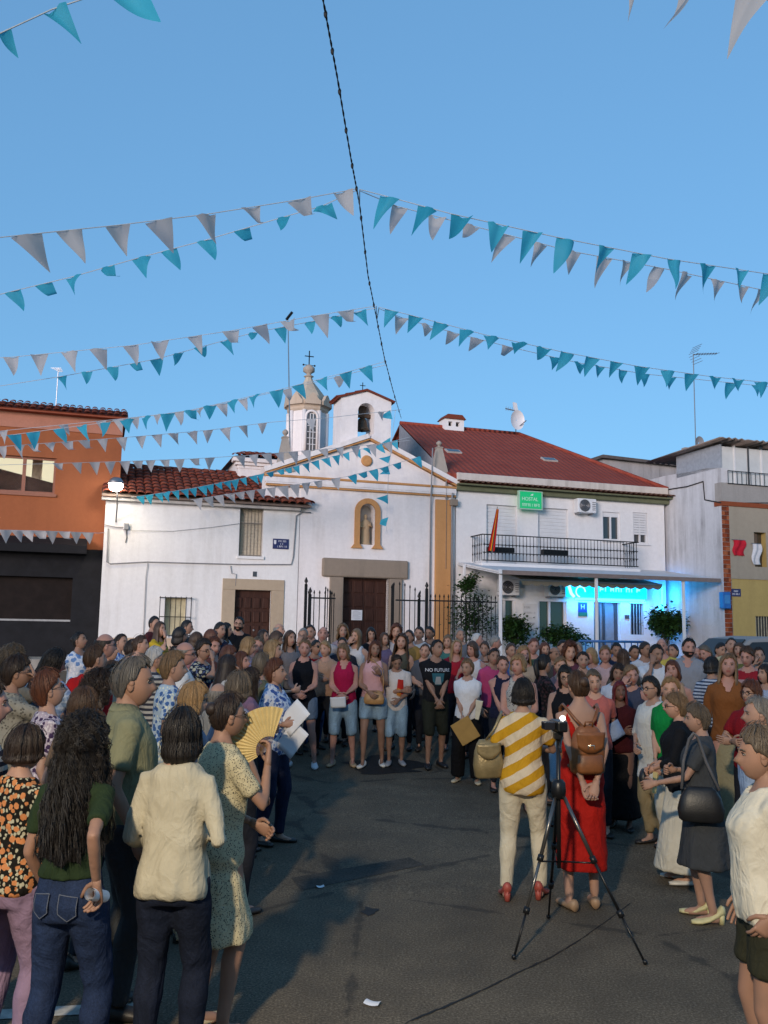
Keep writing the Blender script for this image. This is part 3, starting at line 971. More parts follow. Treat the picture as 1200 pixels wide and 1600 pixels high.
ttop = fac(488, 590, TD + tr)[1]
hh = ttop - ct
MB().rings([oct_(tr * 1.0, ct + .031), oct_(tr * .98, ct + .12 * hh), oct_(tr * .80, ct + .35 * hh), oct_(tr * .52, ct + .6 * hh), oct_(tr * .26, ct + .82 * hh), oct_(tr * .16, ct + hh)]).build('turret_dome', m_wall('dome_stone', (.48, .41, .32, 1), (.26, .2, .15, 1), .7), CH)
# curved gable ornaments over the turret faces
for i in range(8):
    a = 2 * math.pi * i / 8
    c_, s_ = math.cos(a), math.sin(a)
    rr0 = tr * 1.06
    hwid = tr * .40
    pts = []
    for k in range(13):
        u_ = -1 + 2 * k / 12
        pts.append((u_ * hwid, ct - .02 + .26 * (math.cos(u_ * math.pi) * .5 + .5) + .03))
    pts = [(-hwid, ct - .12)] + pts + [(hwid, ct - .12)]
    v = []
    for off in (-.05, .06):
        for u_, z in pts:
            v.append((tcx + (rr0 + off) * c_ - u_ * s_, TD + tr + (rr0 + off) * s_ + u_ * c_, z))
    m2 = len(pts)
    f = [tuple(range(m2, 2 * m2)), tuple(range(m2 - 1, -1, -1))] + [(i2, (i2 + 1) % m2, (i2 + 1) % m2 + m2, i2 + m2) for i2 in range(m2)]
    MB().add(v, f).build('turret_ornament', TURST, CH)
fz = fac(490, 573, TD + tr)[1]
MB().lathe([(tr * .16, 0), (tr * .26, .04), (tr * .12, .10), (tr * .12, .14), (tr * .30, .22), (tr * .30, .34), (tr * .1, .46)], (tcx, TD + tr, ttop - .02), 12).build('finial', STONE_GREY, CH, True)
xz = fac(491, 549, TD + tr)[1]
MB().tube([(tcx, TD + tr, ttop + .35), (tcx, TD + tr, xz)], .020, 6).build('cross', IRON, CH)
MB().tube([(tcx - .16, TD + tr, xz - .2), (tcx + .16, TD + tr, xz - .2)], .018, 6).build('cross_arm', IRON, CH)
MB().tube([(tcx - .2, TD + tr, xz - .52), (tcx + .2, TD + tr, xz - .52)], .012, 6).build('weathervane_arm', IRON, CH)
for sx in (-.2, .2):
    MB().ball((tcx + sx, TD + tr, xz - .52), .035).build('weathervane_ball', IRON, CH, True)
twn = rect(480, 646, 494, 690, TD)
TWG = m_glass('turret_glass', (.10, .10, .10, 1), .2)
aa = -math.pi / 2
tw = MB().box(twn[0], twn[1], TD + .03, TD + .06, twn[2] - .3, twn[3]).build('turret_window', TWG, CH)
for k in range(1, 3):
    x = twn[0] + (twn[1] - twn[0]) * k / 3
    MB().box(x - .012, x + .012, TD + .0, TD + .035, twn[2] - .3, twn[3]).build('glazing_bar', ALU, tw)
for k in range(1, 6):
    z = twn[2] - .3 + (twn[3] - twn[2] + .3) * k / 6
    MB().box(twn[0], twn[1], TD + .003, TD + .032, z - .01, z + .01).build('glazing_bar', ALU, tw)
arcw = MB().tube([(twn[0] - .05, TD + .02, twn[2] - .3), (twn[0] - .05, TD + .02, twn[3] - .1)] + [((twn[0] + twn[1]) / 2 - ((twn[1] - twn[0]) / 2 + .05) * math.cos(math.pi * k / 6), TD + .02, twn[3] - .1 + .2 * math.sin(math.pi * k / 6)) for k in range(1, 6)] + [(twn[1] + .05, TD + .02, twn[3] - .1), (twn[1] + .05, TD + .02, twn[2] - .3)], .05, 6)
arcw.build('window_frame', WHITE_CHURCH, tw, True)
# nave body and the lower side roof to the left of the turret
sd = 2.0
lw0 = rect(372, 712, 440, 745, sd)
MB().box(lw0[0], tcx + tr + .4, sd, sd + 5, hze - .5, lw0[3] - .12).build('side_wall', WHITE_CHURCH, CH)
for q, (o1, z0_, z1_) in enumerate(((.0, -.45, -.35), (.07, -.35, -.25), (.16, -.25, -.12))):
    MB().box(lw0[0] - o1 - .02, tcx + tr + .4, sd - o1 - .02, sd + .2, lw0[3] + z0_ + .003, lw0[3] + z1_).build('side_cornice', WHITE_CHURCH, CH, bevel=.01)
MB().add([(lw0[0] - .2, sd - .2, lw0[3] - .12), (tcx + tr + .5, sd - .2, lw0[3] - .12), (tcx + tr + .5, sd + 3, lw0[3] + .65), (lw0[0] + .9, sd + 3, lw0[3] + .65), (lw0[0] - .2, sd + 5, lw0[3] - .12)],
         [(0, 1, 2, 3), (0, 3, 4)]).build('side_roof', m_tile(), CH)
tile_field(CH, None, sd - .24, lw0[3] - .12, .24, 1.9, lw0[0] - .2, tcx + tr + .3, .225, .34, TILE,
           clip=lambda x, t: x > lw0[0] - .2 + .36 * t)
MB().box(apx - 1.6, apx + 1.6, .5, 8, 4, apz - .9).build('nave', WHITE_CHURCH, CH)
MB().add([(pl + .2, .52, czt + .1), (apx, .52, apz - .04), (apx, 9, apz - .04), (pl + .2, 9, czt + .1), (pr - .1, .52, czt + .1), (pr - .1, 9, czt + .1)], [(0, 1, 2, 3), (1, 4, 5, 2)]).build('nave_roof', m_tile(), CH)
# grey pipe down the facade and the wire
poly_cable('down_pipe', [fp(676, 700, -.14), fp(674, 760, -.16), fp(673, 790, -.05), fp(670, 990, -.05)], .022, GREYCABLE, CH)
poly_cable('down_pipe', [fp(707, 770, -.14), fp(706, 785, -.1), fp(708, 1000, -.06)], .03, GREYCABLE, CH)

# television mast behind the church shoulder
am = fac(456, 770, .7)
MA = street_thing('mast_antenna', 'tall thin antenna mast rising beside the church turret', 'antenna', am[0], .75, hze)
mt_ = fac(450, 495, .75)
MB().tube([(0, 0, 0), (mt_[0] - am[0], 0, mt_[1] - hze)], [.024, .016], 6).build('mast', METAL, MA)
MB().tube([(mt_[0] - am[0] - .05, 0, mt_[1] - hze - .1), (mt_[0] - am[0] + .12, -.05, mt_[1] - hze + .15)], .045, 6).build('antenna_head', IRON, MA)

# ---- iron railing before the church, each bar a part
FD = -1.75
FN = street_thing('iron_railing', 'black iron railing with spear tips and open gate before the church door', 'railing')
f0 = fac(482, 940, FD)[0]; f1 = fac(664, 940, FD)[0]; fzt = fac(570, 924, FD)[1]
gl0 = fac(524, 940, FD)[0]; gl1 = fac(618, 940, FD)[0]
def spear(x, z1, y=FD, par=FN, z0=.95, r=.013):
    MB().tube([(x, y, z0), (x, y, z1 - .10)], r, 6).tube([(x, y, z1 - .12), (x, y, z1 - .07), (x, y, z1)], [.012, .026, .003], 6).build('bar', IRON, par)
k = f0
while k < f1:
    if k < gl0:
        spear(k, fzt)
    elif k > gl1:
        t = (k - gl1) / (f1 - gl1)
        spear(k, fzt + .32 * math.cos(t * math.pi / 2))
    k += .155
for a, b2 in ((f0, gl0), (gl1, f1)):
    for z in (1.25, fzt - .22):
        MB().box(a, b2, FD - .012, FD + .012, z - .02, z + .02).build('rail', IRON, FN)
for x, zt in ((f0 - .08, fac(483, 903, FD)[1]), (f0 + .04, fzt + .05), (fac(655, 920, FD)[0], fzt), (f1 + .05, fac(661, 910, FD)[1])):
    MB().box(x - .035, x + .035, FD - .035, FD + .035, .95, zt - .2).build('post', IRON, FN)
    MB().lathe([(.05, 0), (.02, .05), (.055, .11), (.008, .22)], (x, FD, zt - .2), 10).build('post_finial', IRON, FN, True)
# gate leaf folded back towards the door
ggx = gl0
for q in range(5):
    spear(ggx - .02 * q, fzt - .05 + .05 * q, FD + .15 + .16 * q)
MB().box(ggx - .1, ggx - .075, FD + .03, FD + .95, 1.25, 1.29).build('gate_rail', IRON, FN)
for q in range(4):
    spear(gl1 + .0 + .03 * q, fzt + .30 - .02 * q, FD + .15 + .16 * q)
# second railing grown through with creeper, before the hostel
F2 = street_thing('garden_railing', 'black iron railing overgrown with creeper beside the hostel', 'railing')
q0 = fac(668, 950, FD)[0]; q1 = fac(777, 950, FD)[0]; q2t = fac(725, 929, FD)[1]
x = q0 + .1
while x < q1:
    spear(x, q2t, FD, F2)
    x += .135
for z in (1.25, q2t - .2):
    MB().box(q0 + .05, q1, FD - .012, FD + .012, z - .02, z + .02).build('rail', IRON, F2)
# ================================================================== hostel
HO = street_thing('hostel', 'two storey white hostel with red hipped roof and black balcony', 'building')
h0 = fac(713, 850)[0]; h1 = fac(1040, 850)[0]
hoz = (fac(715, 757)[1] + fac(1035, 783)[1]) / 2
win1 = rect(761, 789, 809, 880); win2 = rect(842, 794, 889, 882)
win3 = rect(943, 800, 970, 844); win4 = rect(991, 801, 1013, 849)
gw0 = rect(778, 938, 806, 1004); gw1 = rect(842, 940, 886, 997)
gdoor = rect(929, 941, 971, 1006); gdoor = (gdoor[0], gdoor[1], .6, gdoor[3])
gwin = rect(986, 943, 1007, 992)
hb = MB()
wall_holes(hb, h0, h1, .3, hoz, [win1, win2, win3, win4, gw0, gw1, gdoor, gwin], .04, .36)
hb.build('wall', WHITE_HOSTEL, HO)
MB().box(h0, h0 + .25, .36, 7, .3, hoz).build('side_wall', WHITE_HOSTEL, HO)
for w in (win1, win2):
    sh_ = MB().box(w[0], w[1], .14, .17, w[2], w[3]).build('shutter', SHUTTER_W, HO)
    n = int((w[3] - w[2]) / .11)
    for k in range(n):
        z = w[2] + (w[3] - w[2]) * (k + .5) / n
        MB().box(w[0] + .01, w[1] - .01, .127, .14, z - .046, z + .046).build('slat', SHUTTER_W, sh_, bevel=.006)
def sash(w, shutter_part=0.0, dark=True):
    wf = MB().box(w[0], w[1], .10, .15, w[2], w[2] + .05).build('window_frame', ALU, HO)
    MB().box(w[0], w[1], .10, .15, w[3] - .16, w[3]).build('shutter_box', ALU, wf)
    for x in (w[0] + .025, (w[0] + w[1]) / 2, w[1] - .025):
        MB().box(x - .025, x + .025, .095, .155, w[2] + .05, w[3] - .16).build('stile', ALU, wf)
    MB().box(w[0], w[1], .17, .18, w[2], w[3]).build('pane', GLASS, wf)
    if shutter_part:
        zb = w[3] - (w[3] - w[2]) * shutter_part
        n = 9
        for k in range(n):
            z = zb + (w[3] - zb) * (k + .5) / n
            MB().box(w[0] + .01, w[1] - .01, .075, .095, z - (w[3] - zb) / n * .45, z + (w[3] - zb) / n * .45).build('slat', SHUTTER_W, wf, bevel=.005)
    MB().box(w[0] - .06, w[1] + .06, -.03, .1, w[2] - .06, w[2] - .003).build('window_sill', WHITE_HOSTEL, HO, bevel=.01)
sash(win3); sash(win4, .72)
CURT = m_plain('grey_curtain', (.35, .37, .36, 1), .8, .2, 20, .1)
MB().box((win3[0] + win3[1]) / 2, win3[1] - .05, .185, .19, win3[2], win3[3]).build('curtain', CURT, HO)
# ground floor glazing
for w in (gw0, gw1):
    wf = MB().box(w[0], w[1], .09, .14, w[2], w[2] + .06).build('window_frame', ALU, HO)
    for x in (w[0] + .03, w[0] + (w[1] - w[0]) * .42, w[1] - .03):
        MB().box(x - .035, x + .035, .085, .145, w[2] + .06, w[3]).build('stile', ALU, wf)
    MB().box(w[0], w[1], .16, .17, w[2], w[3]).build('pane', GLASS_GREEN, wf)
DARKGREY = m_plain('dark_door_metal', (.05, .05, .055, 1), .4, .1, 8, .05)
hdr = MB().box(gdoor[0], gdoor[1], .26, .30, .6, gdoor[3]).build('door', m_plain('frosted_door_glass', (.22, .23, .25, 1), .25, .1, 6, 0), HO)
dwid = gdoor[1] - gdoor[0]
for x0, x1 in ((0, .12), (.24, .33), (.44, .52), (.88, 1.0)):
    MB().box(gdoor[0] + dwid * x0, gdoor[0] + dwid * x1, .22, .262, .6, gdoor[3]).build('door_stile', DARKGREY, hdr)
gwi = MB().box(gwin[0], gwin[1], .18, .22, gwin[2], gwin[3]).build('window', GLASS, HO)
grille(gwi, gwin[0] + .03, gwin[1] - .03, gwin[2], gwin[3], .06, 5, m_plain('pale_bar', (.35, .34, .32, 1), .5), .014)
MB().box(gwin[0] - .05, gwin[1] + .08, -.02, .05, gwin[3], gwin[3] + .07).build('window_head', WHITE_HOSTEL, HO, bevel=.01)
# eaves: green moulding, small tiles, pale gutter band
GREENM = m_plain('green_eave_moulding', (.13, .14, .085, 1), .8, .15, 6, .1)
ez0 = hoz; ez1 = hoz + .32
MB().box(h0 - .05, h1 + .12, -.12, .04, ez0 - .16, ez0 - .0).build('eave_moulding', GREENM, HO, bevel=.03)
MB().box(h0 - .05, h1 + .12, -.30, .04, ez0 + .003, ez0 + .05).build('eave_board', GREENM, HO)
TILE_OLD = tile_mesh(.085, .34)
TILE_OLD.materials.clear(); TILE_OLD.materials.append(m_plain('dark_clay', (.14, .075, .055, 1), .9, .35, 9, .3))
n = int((h1 - h0 + .2) / .19)
for k in range(n):
    link_mesh('roof_tile', TILE_OLD, HO, (h0 - .05 + (k + .5) * (h1 - h0 + .2) / n, -.42, ez0 + .055), (R(16), rng.uniform(-.04, .04), rng.uniform(-.03, .03)))
BAND = m_wall('stained_band', (.58, .53, .48, 1), (.22, .19, .16, 1), .8)
MB().box(h0 - .05, h1 + .05, -.16, .2, ez0 + .14, ez0 + .40).build('gutter_band', BAND, HO, bevel=.02)
# hipped roof
RSL = math.tan(R(27)); rz0 = ez0 + .36
ra = fac(622, 659, -.1, RSL, rz0); rb = fac(814, 681, -.1, RSL, rz0)
rd = (ra[1] + rb[1]) / 2; rz = rz0 + RSL * (rd + .1)
b = NB('red_sheet_roof')
wv = b.sep(b.co())[0]
n1 = b.noise(b.co(), 1.5, 6, .65); n2 = b.noise(b.co(), 26, 5, .7)
c = b.ramp(n1, [(.3, srgb('#8a3f32')), (.7, srgb('#984b3b'))])
c = b.mix(1.0, c, b.ramp(n2, [(.3, (.72,) * 3), (.7, (1.15,) * 3)]), 'MULTIPLY')
b.base(c); b.set(Roughness=.85)
rib = b.math('SINE', b.math('MULTIPLY', wv, 2 * math.pi / .21))
row = b.math('SINE', b.math('MULTIPLY', b.sep(b.co())[1], 2 * math.pi / .34))
b.bump(b.math('ADD', rib, b.math('MULTIPLY', row, .5)), .5, .02)
REDROOF = b.m
er_ = h1 + .05; el_ = fac(699, 744, -.1)[0]
MB().add([(el_, -.1, rz0), (er_, -.1, rz0), (rb[0], rd, rz), (ra[0], rd, rz), (er_, rd * 2 + .1, rz0), (ra[0], rd * 2 + .1, rz0), (el_, -.1, rz0 - .3), (er_, -.1, rz0 - .3)],
         [(0, 1, 2, 3), (1, 4, 2), (2, 4, 5, 3), (6, 7, 1, 0)]).build('roof', REDROOF, HO)
MB().add([(el_ - .02, -.1, rz0 - 3), (ra[0] - .02, rd, rz0 - 3), (ra[0] - .02, rd, rz - .03), (el_ - .02, -.1, rz0 - .03)], [(0, 1, 2, 3)]).build('roof_flank', m_plain('grey_flashing', (.25, .25, .27, 1), .7), HO)
hv0 = np.array([rb[0], rd, rz]); hv1 = np.array([er_, -.1, rz0])
MB().tube([hv0 + (0, 0, .02), hv1 + (0, 0, .02)], .07, 8).build('hip_ridge', REDROOF, HO, True)
MB().tube([(ra[0], rd, rz + .02), (rb[0], rd, rz + .02)], .07, 8).build('ridge', REDROOF, HO, True)
for px, py, wpx, hpx in ((858, 719, 30, 4.5), (708, 706, 26, 4)):
    s, d, z = fac(px, py, -.1, RSL, rz0)
    a = math.atan(RSL)
    o = MB().box(-.27, .27, -.17, .17, 0, .05).build('skylight', m_plain('skylight_frame', (.40, .37, .34, 1), .6), HO)
    MB().box(-.22, .22, -.12, .12, .052, .058).build('skylight_pane', GLASS, o)
    o.location = (s, d, z); o.rotation_euler = (a, 0, 0)
ck = fac(710, 672, -.1, RSL, rz0)
chn = rect(695, 655, 725, 674, rd - .3)
cx, cw2 = (chn[0] + chn[1]) / 2, (chn[1] - chn[0]) / 2
chm = MB(); wall_holes(chm, cx - cw2, cx + cw2, rz - .6, chn[3], [(cx - cw2 * .62, cx - cw2 * .2, chn[3] - .28, chn[3] - .1), (cx + cw2 * .15, cx + cw2 * .57, chn[3] - .28, chn[3] - .1)], rd - .3, rd + .3)
co_ = chm.build('chimney', WHITE_HOSTEL, HO)
MB().box(cx - cw2 * .9, cx + cw2 * .9, rd - .1, rd + .1, chn[3] - .35, chn[3] - .02).build('flue', m_plain('soot', (.01, .01, .01, 1), .9), co_)
MB().prism([(cx - cw2 - .06, chn[3]), (cx + cw2 + .06, chn[3]), (cx + cw2 * .75, chn[3] + .17), (cx - cw2 * .75, chn[3] + .17)], rd - .38, rd + .38).build('chimney_cap', m_tile(), co_)
# roof aerial with dish
_p = fac(806, 676, rd)
AE = street_thing('dish_antenna', 'white satellite dish and aerial on the red hostel ridge', 'antenna', _p[0], rd, rz)
at_ = fac(805, 629, rd)[1] - rz
MB().tube([(0, 0, -.1), (0, 0, at_ - .25)], .024, 6).build('mast', METAL, AE)
DISHW = m_plain('dish_white', (.6, .6, .62, 1), .4, .05, 5, 0)
dm = MB()
dm.rings([[(r_ * .75 * math.cos(2 * math.pi * i / 16), -.06 + y, at_ * .42 + r_ * math.sin(2 * math.pi * i / 16)) for i in range(16)] for r_, y in ((.40, -.10), (.28, -.04), (.14, -.01), (.02, 0))], False)
dm.build('dish', DISHW, AE, True)
MB().tube([(.1, -.05, at_ * .42 - .25), (.25, -.4, at_ * .42 - .05)], .018, 6).build('dish_arm', METAL, AE)
MB().prism([(-.03, at_ - .45), (.1, at_ - .42), (.02, at_ - .03), (-.12, at_)], -.05, .05).build('grid_reflector', DISHW, AE)
MB().tube([(-.45, 0, at_ - .28), (.0, 0, at_ - .33)], .022, 6).build('boom', METAL, AE)
for k in range(5):
    MB().tube([(-.42 + .09 * k, 0, at_ - .36), (-.42 + .09 * k, 0, at_ - .20)], .010, 5).build('antenna_element', METAL, AE)
# balcony
BD = -.85
b0 = fac(754, 860, BD)[0]; b1 = fac(997, 866, BD)[0]
bzt = (fac(760, 835, BD)[1] + fac(995, 846, BD)[1]) / 2; bzb = (fac(760, 878, BD)[1] + fac(995, 886, BD)[1]) / 2
MB().box(b0 - .05, b1 + .05, BD - .06, .03, bzb - .16, bzb - .04).build('balcony_slab', WHITE_HOSTEL, HO, bevel=.02)
BAL = MB().box(b0, b1, BD - .02, BD + .02, bzt - .03, bzt).build('balcony_railing', IRON, HO)
MB().box(b0, b1, BD - .015, BD + .015, bzb + .02, bzb + .05).build('bottom_rail', IRON, BAL)
for z in (bzb + (bzt - bzb) * .33, bzb + (bzt - bzb) * .62):
    MB().box(b0, b1, BD - .008, BD + .008, z - .012, z + .012).build('middle_rail', IRON, BAL)
n = 46
hb_ = bzt - bzb
prof = [(.010, .03), (.010, .25 * hb_), (.022, .30 * hb_), (.010, .36 * hb_), (.010, .55 * hb_), (.022, .62 * hb_), (.010, .68 * hb_), (.010, hb_ - .02)]
bme = MB().lathe(prof, (0, 0, 0), 6).mesh('baluster'); bme.materials.append(IRON)
for k in range(n):
    link_mesh('baluster', bme, BAL, (b0 + (b1 - b0) * (k + .5) / n, BD, bzb))
for xx in (b0, b1):
    for k in range(6):
        link_mesh('baluster', bme, BAL, (xx, BD + .1 + k * .13, bzb))
    MB().box(xx - .02, xx + .02, BD - .02, .03, bzt - .03, bzt + .003).build('side_rail', IRON, BAL)
for px in (785, 870):
    s = fac(px, 860, BD)[0]
    pl_ = MB().box(s - .45, s + .45, BD + .06, BD + .22, bzb + .30, bzb + .46).build('planter', IRON, BAL, bevel=.02)
# flag leaning over the railing
fb = fac(768, 862, BD - .05); ft = fac(777, 793, BD - .3)
FG = street_thing('national_flag', 'red and yellow flag hanging limp from the balcony railing', 'flag', fb[0], BD - .05, fb[1])
fv = np.array([ft[0] - fb[0], -.25, ft[1] - fb[1]])
MB().tube([(0, 0, -.15), fv * 1.02], .014, 6).build('pole', METAL, FG)
b = NB('flag_cloth')
u_ = b.sep(b.co('UV'))[0]
b.base(b.ramp(u_, [(0.0, srgb('#a3201c')), (0.30, srgb('#d59a1e')), (0.68, srgb('#a3201c'))], 'CONSTANT')); b.set(Roughness=.8)
nn1, nn2 = 12, 14
v, f, uv = [], [], []
for j in range(nn2 + 1):
    t = j / nn2
    for i in range(nn1 + 1):
        q = i / nn1
        wv_ = .42 * (.35 + .65 * t)
        p = fv * (1 - t * .98)
        v.append((p[0] - .06 * t + wv_ * (q - .35) * .55, p[1] * .9 - .03 + .06 * math.sin(q * 13) * (0.4 + t * .6), p[2] * .97 - .02 * q))
for j in range(nn2):
    for i in range(nn1):
        f.append((j * (nn1 + 1) + i, j * (nn1 + 1) + i + 1, (j + 1) * (nn1 + 1) + i + 1, (j + 1) * (nn1 + 1) + i))
fo = MB().add(v, f).build('cloth', b.m, FG, True)
uvl = fo.data.uv_layers.new(name='UVMap')
for lp in fo.data.loops:
    i = lp.vertex_index % (nn1 + 1)
    uvl.data[lp.index].uv = (i / nn1, (lp.vertex_index // (nn1 + 1)) / nn2)
# air conditioners
def aircon(px0, py0, px1, py1, d, label):
    w = rect(px0, py0, px1, py1, d)
    A = street_thing('air_conditioner', label, 'air conditioner', (w[0] + w[1]) / 2, .04, w[2], 'air conditioner units on the hostel wall')
    hw, hh = (w[1] - w[0]) / 2, w[3] - w[2]
    MB().box(-hw, hw, -.34, -.05, 0, hh).build('casing', ALU, A, bevel=.02)
    gx = -hw * .25
    MB().tube([(gx, -.341, hh / 2), (gx, -.355, hh / 2)], min(hh * .43, hw * .6), 20).build('fan_guard', m_plain('fan_dark', (.06, .06, .065, 1), .5), A)
    for k in range(4):
        MB().tube([(gx + hh * .1 * (k + 1) * math.cos(2 * math.pi * i / 20), -.358, hh / 2 + hh * .1 * (k + 1) * math.sin(2 * math.pi * i / 20)) for i in range(21)], .006, 4).build('guard_ring', METAL, A)
    for sx in (-.7, .7):
        MB().box(hw * sx - .02, hw * sx + .02, -.32, .0, -.05, -.003).build('bracket', METAL, A)
    for k in range(5):
        MB().box(hw * .55, hw * .92, -.346, -.341, hh * (.2 + .13 * k), hh * (.2 + .13 * k) + .02).build('vent_slot', DARKGREY, A)
aircon(903, 779, 932, 801, -.3, 'white air conditioner high on the hostel wall beside the green sign')
aircon(782, 905, 812, 930, -.3, 'air conditioner under the awning above the green glass window end')
aircon(857, 910, 884, 932, -.3, 'air conditioner under the awning next to the glowing blue sign')
# green sign
gs = rect(811, 769, 845, 795, -.25)
GS = street_thing('hostel_sign', 'green hanging hostel sign with white letters above the balcony', 'sign', (gs[0] + gs[1]) / 2, -.25, (gs[2] + gs[3]) / 2)
w_, h_ = (gs[1] - gs[0]) / 2, (gs[3] - gs[2]) / 2
GREENS = NB('green_lightbox'); GREENS.base((.01, .27, .10, 1)); GREENS.set(Roughness=.3, Emission_Color=(.01, .35, .13, 1), Emission_Strength=.35)
MB().box(-w_, w_, -.06, .06, -h_, h_).build('sign_box', GREENS.m, GS, bevel=.02)
PALEF = m_plain('pale_green_trim', (.35, .55, .42, 1), .5)
for a in (((-w_ - .03, w_ + .03), (h_, h_ + .03)), ((-w_ - .03, w_ + .03), (-h_ - .03, -h_)), ((-w_ - .03, -w_), (-h_, h_)), ((w_, w_ + .03), (-h_, h_))):
    MB().box(a[0][0], a[0][1], -.065, .065, a[1][0], a[1][1]).build('trim', PALEF, GS)
MB().box(-.03, .03, .06, .28, h_ * .2, h_ * .35).build('bracket', METAL, GS)
SIGNW = m_plain('sign_white', (.55, .70, .60, 1), .4, .02, 5, 0)
text_obj('lettering', 'HOSTAL', h_ * .62, SIGNW, GS, (-w_ * .08, -.064, .12 * h_), (math.pi / 2, 0, 0), depth=.002, sx=.92)
strokes(GS, -w_ * .82, w_ * .82, -.58 * h_, h_ * .36, -.064, SIGNW, 9, 3)
MB().prism([(-w_ * .05, h_ * .55), (w_ * .2, h_ * .55), (w_ * .22, h_ * .8), (w_ * .05, h_ * .72)], -.066, -.06).build('logo', SIGNW, GS)

# ---- right hand house: solve how far it stands forward
def corner_d(px):
    lo_, hi_ = -8.0, 0.0
    for _ in range(40):
        m = (lo_ + hi_) / 2
        if project(street(h1, m, 3.0))[0] > px: lo_ = m
        else: hi_ = m
    return (lo_ + hi_) / 2
RD = corner_d(1126)
# ---- awning on posts
AWN = street_thing('terrace_awning', 'flat white terrace awning on thin posts before the hostel', 'awning')
AF = RD - .02
al = fac(780, 896, AF)
azf = (fac(790, 896, AF)[1] + fac(1110, 906, AF)[1]) / 2
ar = h1 - .02
azb = (fac(722, 882, .0)[1] + fac(1030, 893, .0)[1]) / 2
abl = fac(716, 882, .0)[0]
AWM = m_plain('awning_white', (.62, .62, .63, 1), .6, .1, 4, .05)
MB().add([(al[0], AF, azf), (ar, AF, azf), (ar, .03, azb), (abl, .03, azb), (al[0], AF, azf + .05), (ar, AF, azf + .05), (ar, .03, azb + .05), (abl, .03, azb + .05)],
         [(3, 2, 1, 0), (4, 5, 6, 7), (0, 1, 5, 4), (1, 2, 6, 5), (2, 3, 7, 6), (3, 0, 4, 7)]).build('canopy', AWM, AWN)
MB().box(al[0] - .02, ar, AF - .05, AF - .003, azf - .05, azf + .07).build('front_beam', m_plain('brown_beam', (.20, .15, .13, 1), .5), AWN)
for k in range(7):
    t = k / 6
    MB().tube([(al[0] * (1 - t) + ar * t, AF, azf - .03), (abl * (1 - t) + ar * t, .0, azb - .03)], .02, 6).build('rafter', ALU, AWN)
for px in (782, 932, 1068):
    s = fac(px, 940, AF + .05)[0]
    MB().box(s - .04, s + .04, AF + .01, AF + .09, .6, azf - .003).build('post', ALU, AWN, bevel=.01)
s = fac(725, 930, -.6)[0]
MB().box(s - .04, s + .04, -.64, -.56, .8, azb - .06).build('post', ALU, AWN, bevel=.01)
MB().box(al[0] - .05, al[0] + .05, AF - .09, AF - .05, azf - .04, azf + .08).build('end_cap', ALU, AWN)
# retractable cloth awning with scalloped edge
RC = street_thing('scalloped_awning', 'beige retractable awning with scalloped edge over the hostel entrance', 'awning')
c0 = fac(815, 910, -1.5)[0]; c1 = fac(1034, 915, -1.5)[0]
cz = (fac(830, 908, -1.5)[1] + fac(1030, 916, -1.5)[1]) / 2
BEIGE = m_plain('beige_canvas', (.50, .45, .37, 1), .8, .1, 8, .1)
cb = MB()
n = 60
top_ = [(c0 + (c1 - c0) * i / n, .0, cz + .35) for i in range(n + 1)]
mid_ = [(c0 + (c1 - c0) * i / n, -1.5, cz + .05 + .01 * math.sin(i)) for i in range(n + 1)]
low_ = [(c0 + (c1 - c0) * i / n, -1.51, cz - .07 - .06 * abs(math.sin(math.pi * i / 4))) for i in range(n + 1)]
cb.add(top_ + mid_ + low_, [(r_ * (n + 1) + i, r_ * (n + 1) + i + 1, (r_ + 1) * (n + 1) + i + 1, (r_ + 1) * (n + 1) + i) for r_ in (0, 1) for i in range(n)])
o = cb.build('canvas', BEIGE, RC)
md_ = o.modifiers.new('solid', 'SOLIDIFY'); md_.thickness = .006
MB().tube([(c0, -1.5, cz + .04), (c1, -1.5, cz + .04)], .03, 8).build('front_bar', ALU, RC, True)
# neon sign
ns = rect(888, 914, 1012, 939, -.12)
NS = street_thing('neon_sign', 'glowing cyan blue neon sign above the hostel entrance', 'sign', (ns[0] + ns[1]) / 2, .04, (ns[2] + ns[3]) / 2)
w_, h_ = (ns[1] - ns[0]) / 2, (ns[3] - ns[2]) / 2
MB().box(-w_, w_, -.10, -.002, -h_ * .6, h_).build('sign_panel', m_emit('neon_panel', (.0, .42, 1.0, 1), 1.8), NS)
NEON = m_emit('neon_tube', (.02, .62, 1.0, 1), 7)
NEONW = m_emit('neon_white', (.15, .75, 1.0, 1), 2.6)
MB().tube([(-w_ * .82, -.16, -h_ * .85), (w_ * .9, -.16, -h_ * .85)], .035, 8).build('neon_tube', NEON, NS, True)
MB().tube([(-w_ * .98, -.14, h_ * .8), (-w_ * .92, -.14, -h_ * .2), (-w_ * .85, -.14, -h_ * .6)], .05, 8).build('neon_tube', NEONW, NS, True)
strokes(NS, -w_ * .35, w_ * .85, h_ * .42, h_ * .5, -.108, m_emit('neon_letter', (.12, .66, 1.0, 1), 1.9), 9, 5)
lg = [(-w_ * .68 + .17 * math.cos(a), -.12, h_ * .05 + .17 * math.sin(a)) for a in (math.pi * 2 * k / 14 for k in range(11))]
MB().tube(lg, .022, 6).build('logo', NEONW, NS, True)
for px, py, w, hh in ((907, 900, .2, .09), (928, 909, .12, .2)):
    s_, z_ = fac(px, py, -.3)
    MB().box(s_ - w / 2 - (ns[0] + ns[1]) / 2, s_ + w / 2 - (ns[0] + ns[1]) / 2, -.34, -.30, z_ - hh / 2 - (ns[2] + ns[3]) / 2, z_ + hh / 2 - (ns[2] + ns[3]) / 2).build('neon_accent', NEON, NS)
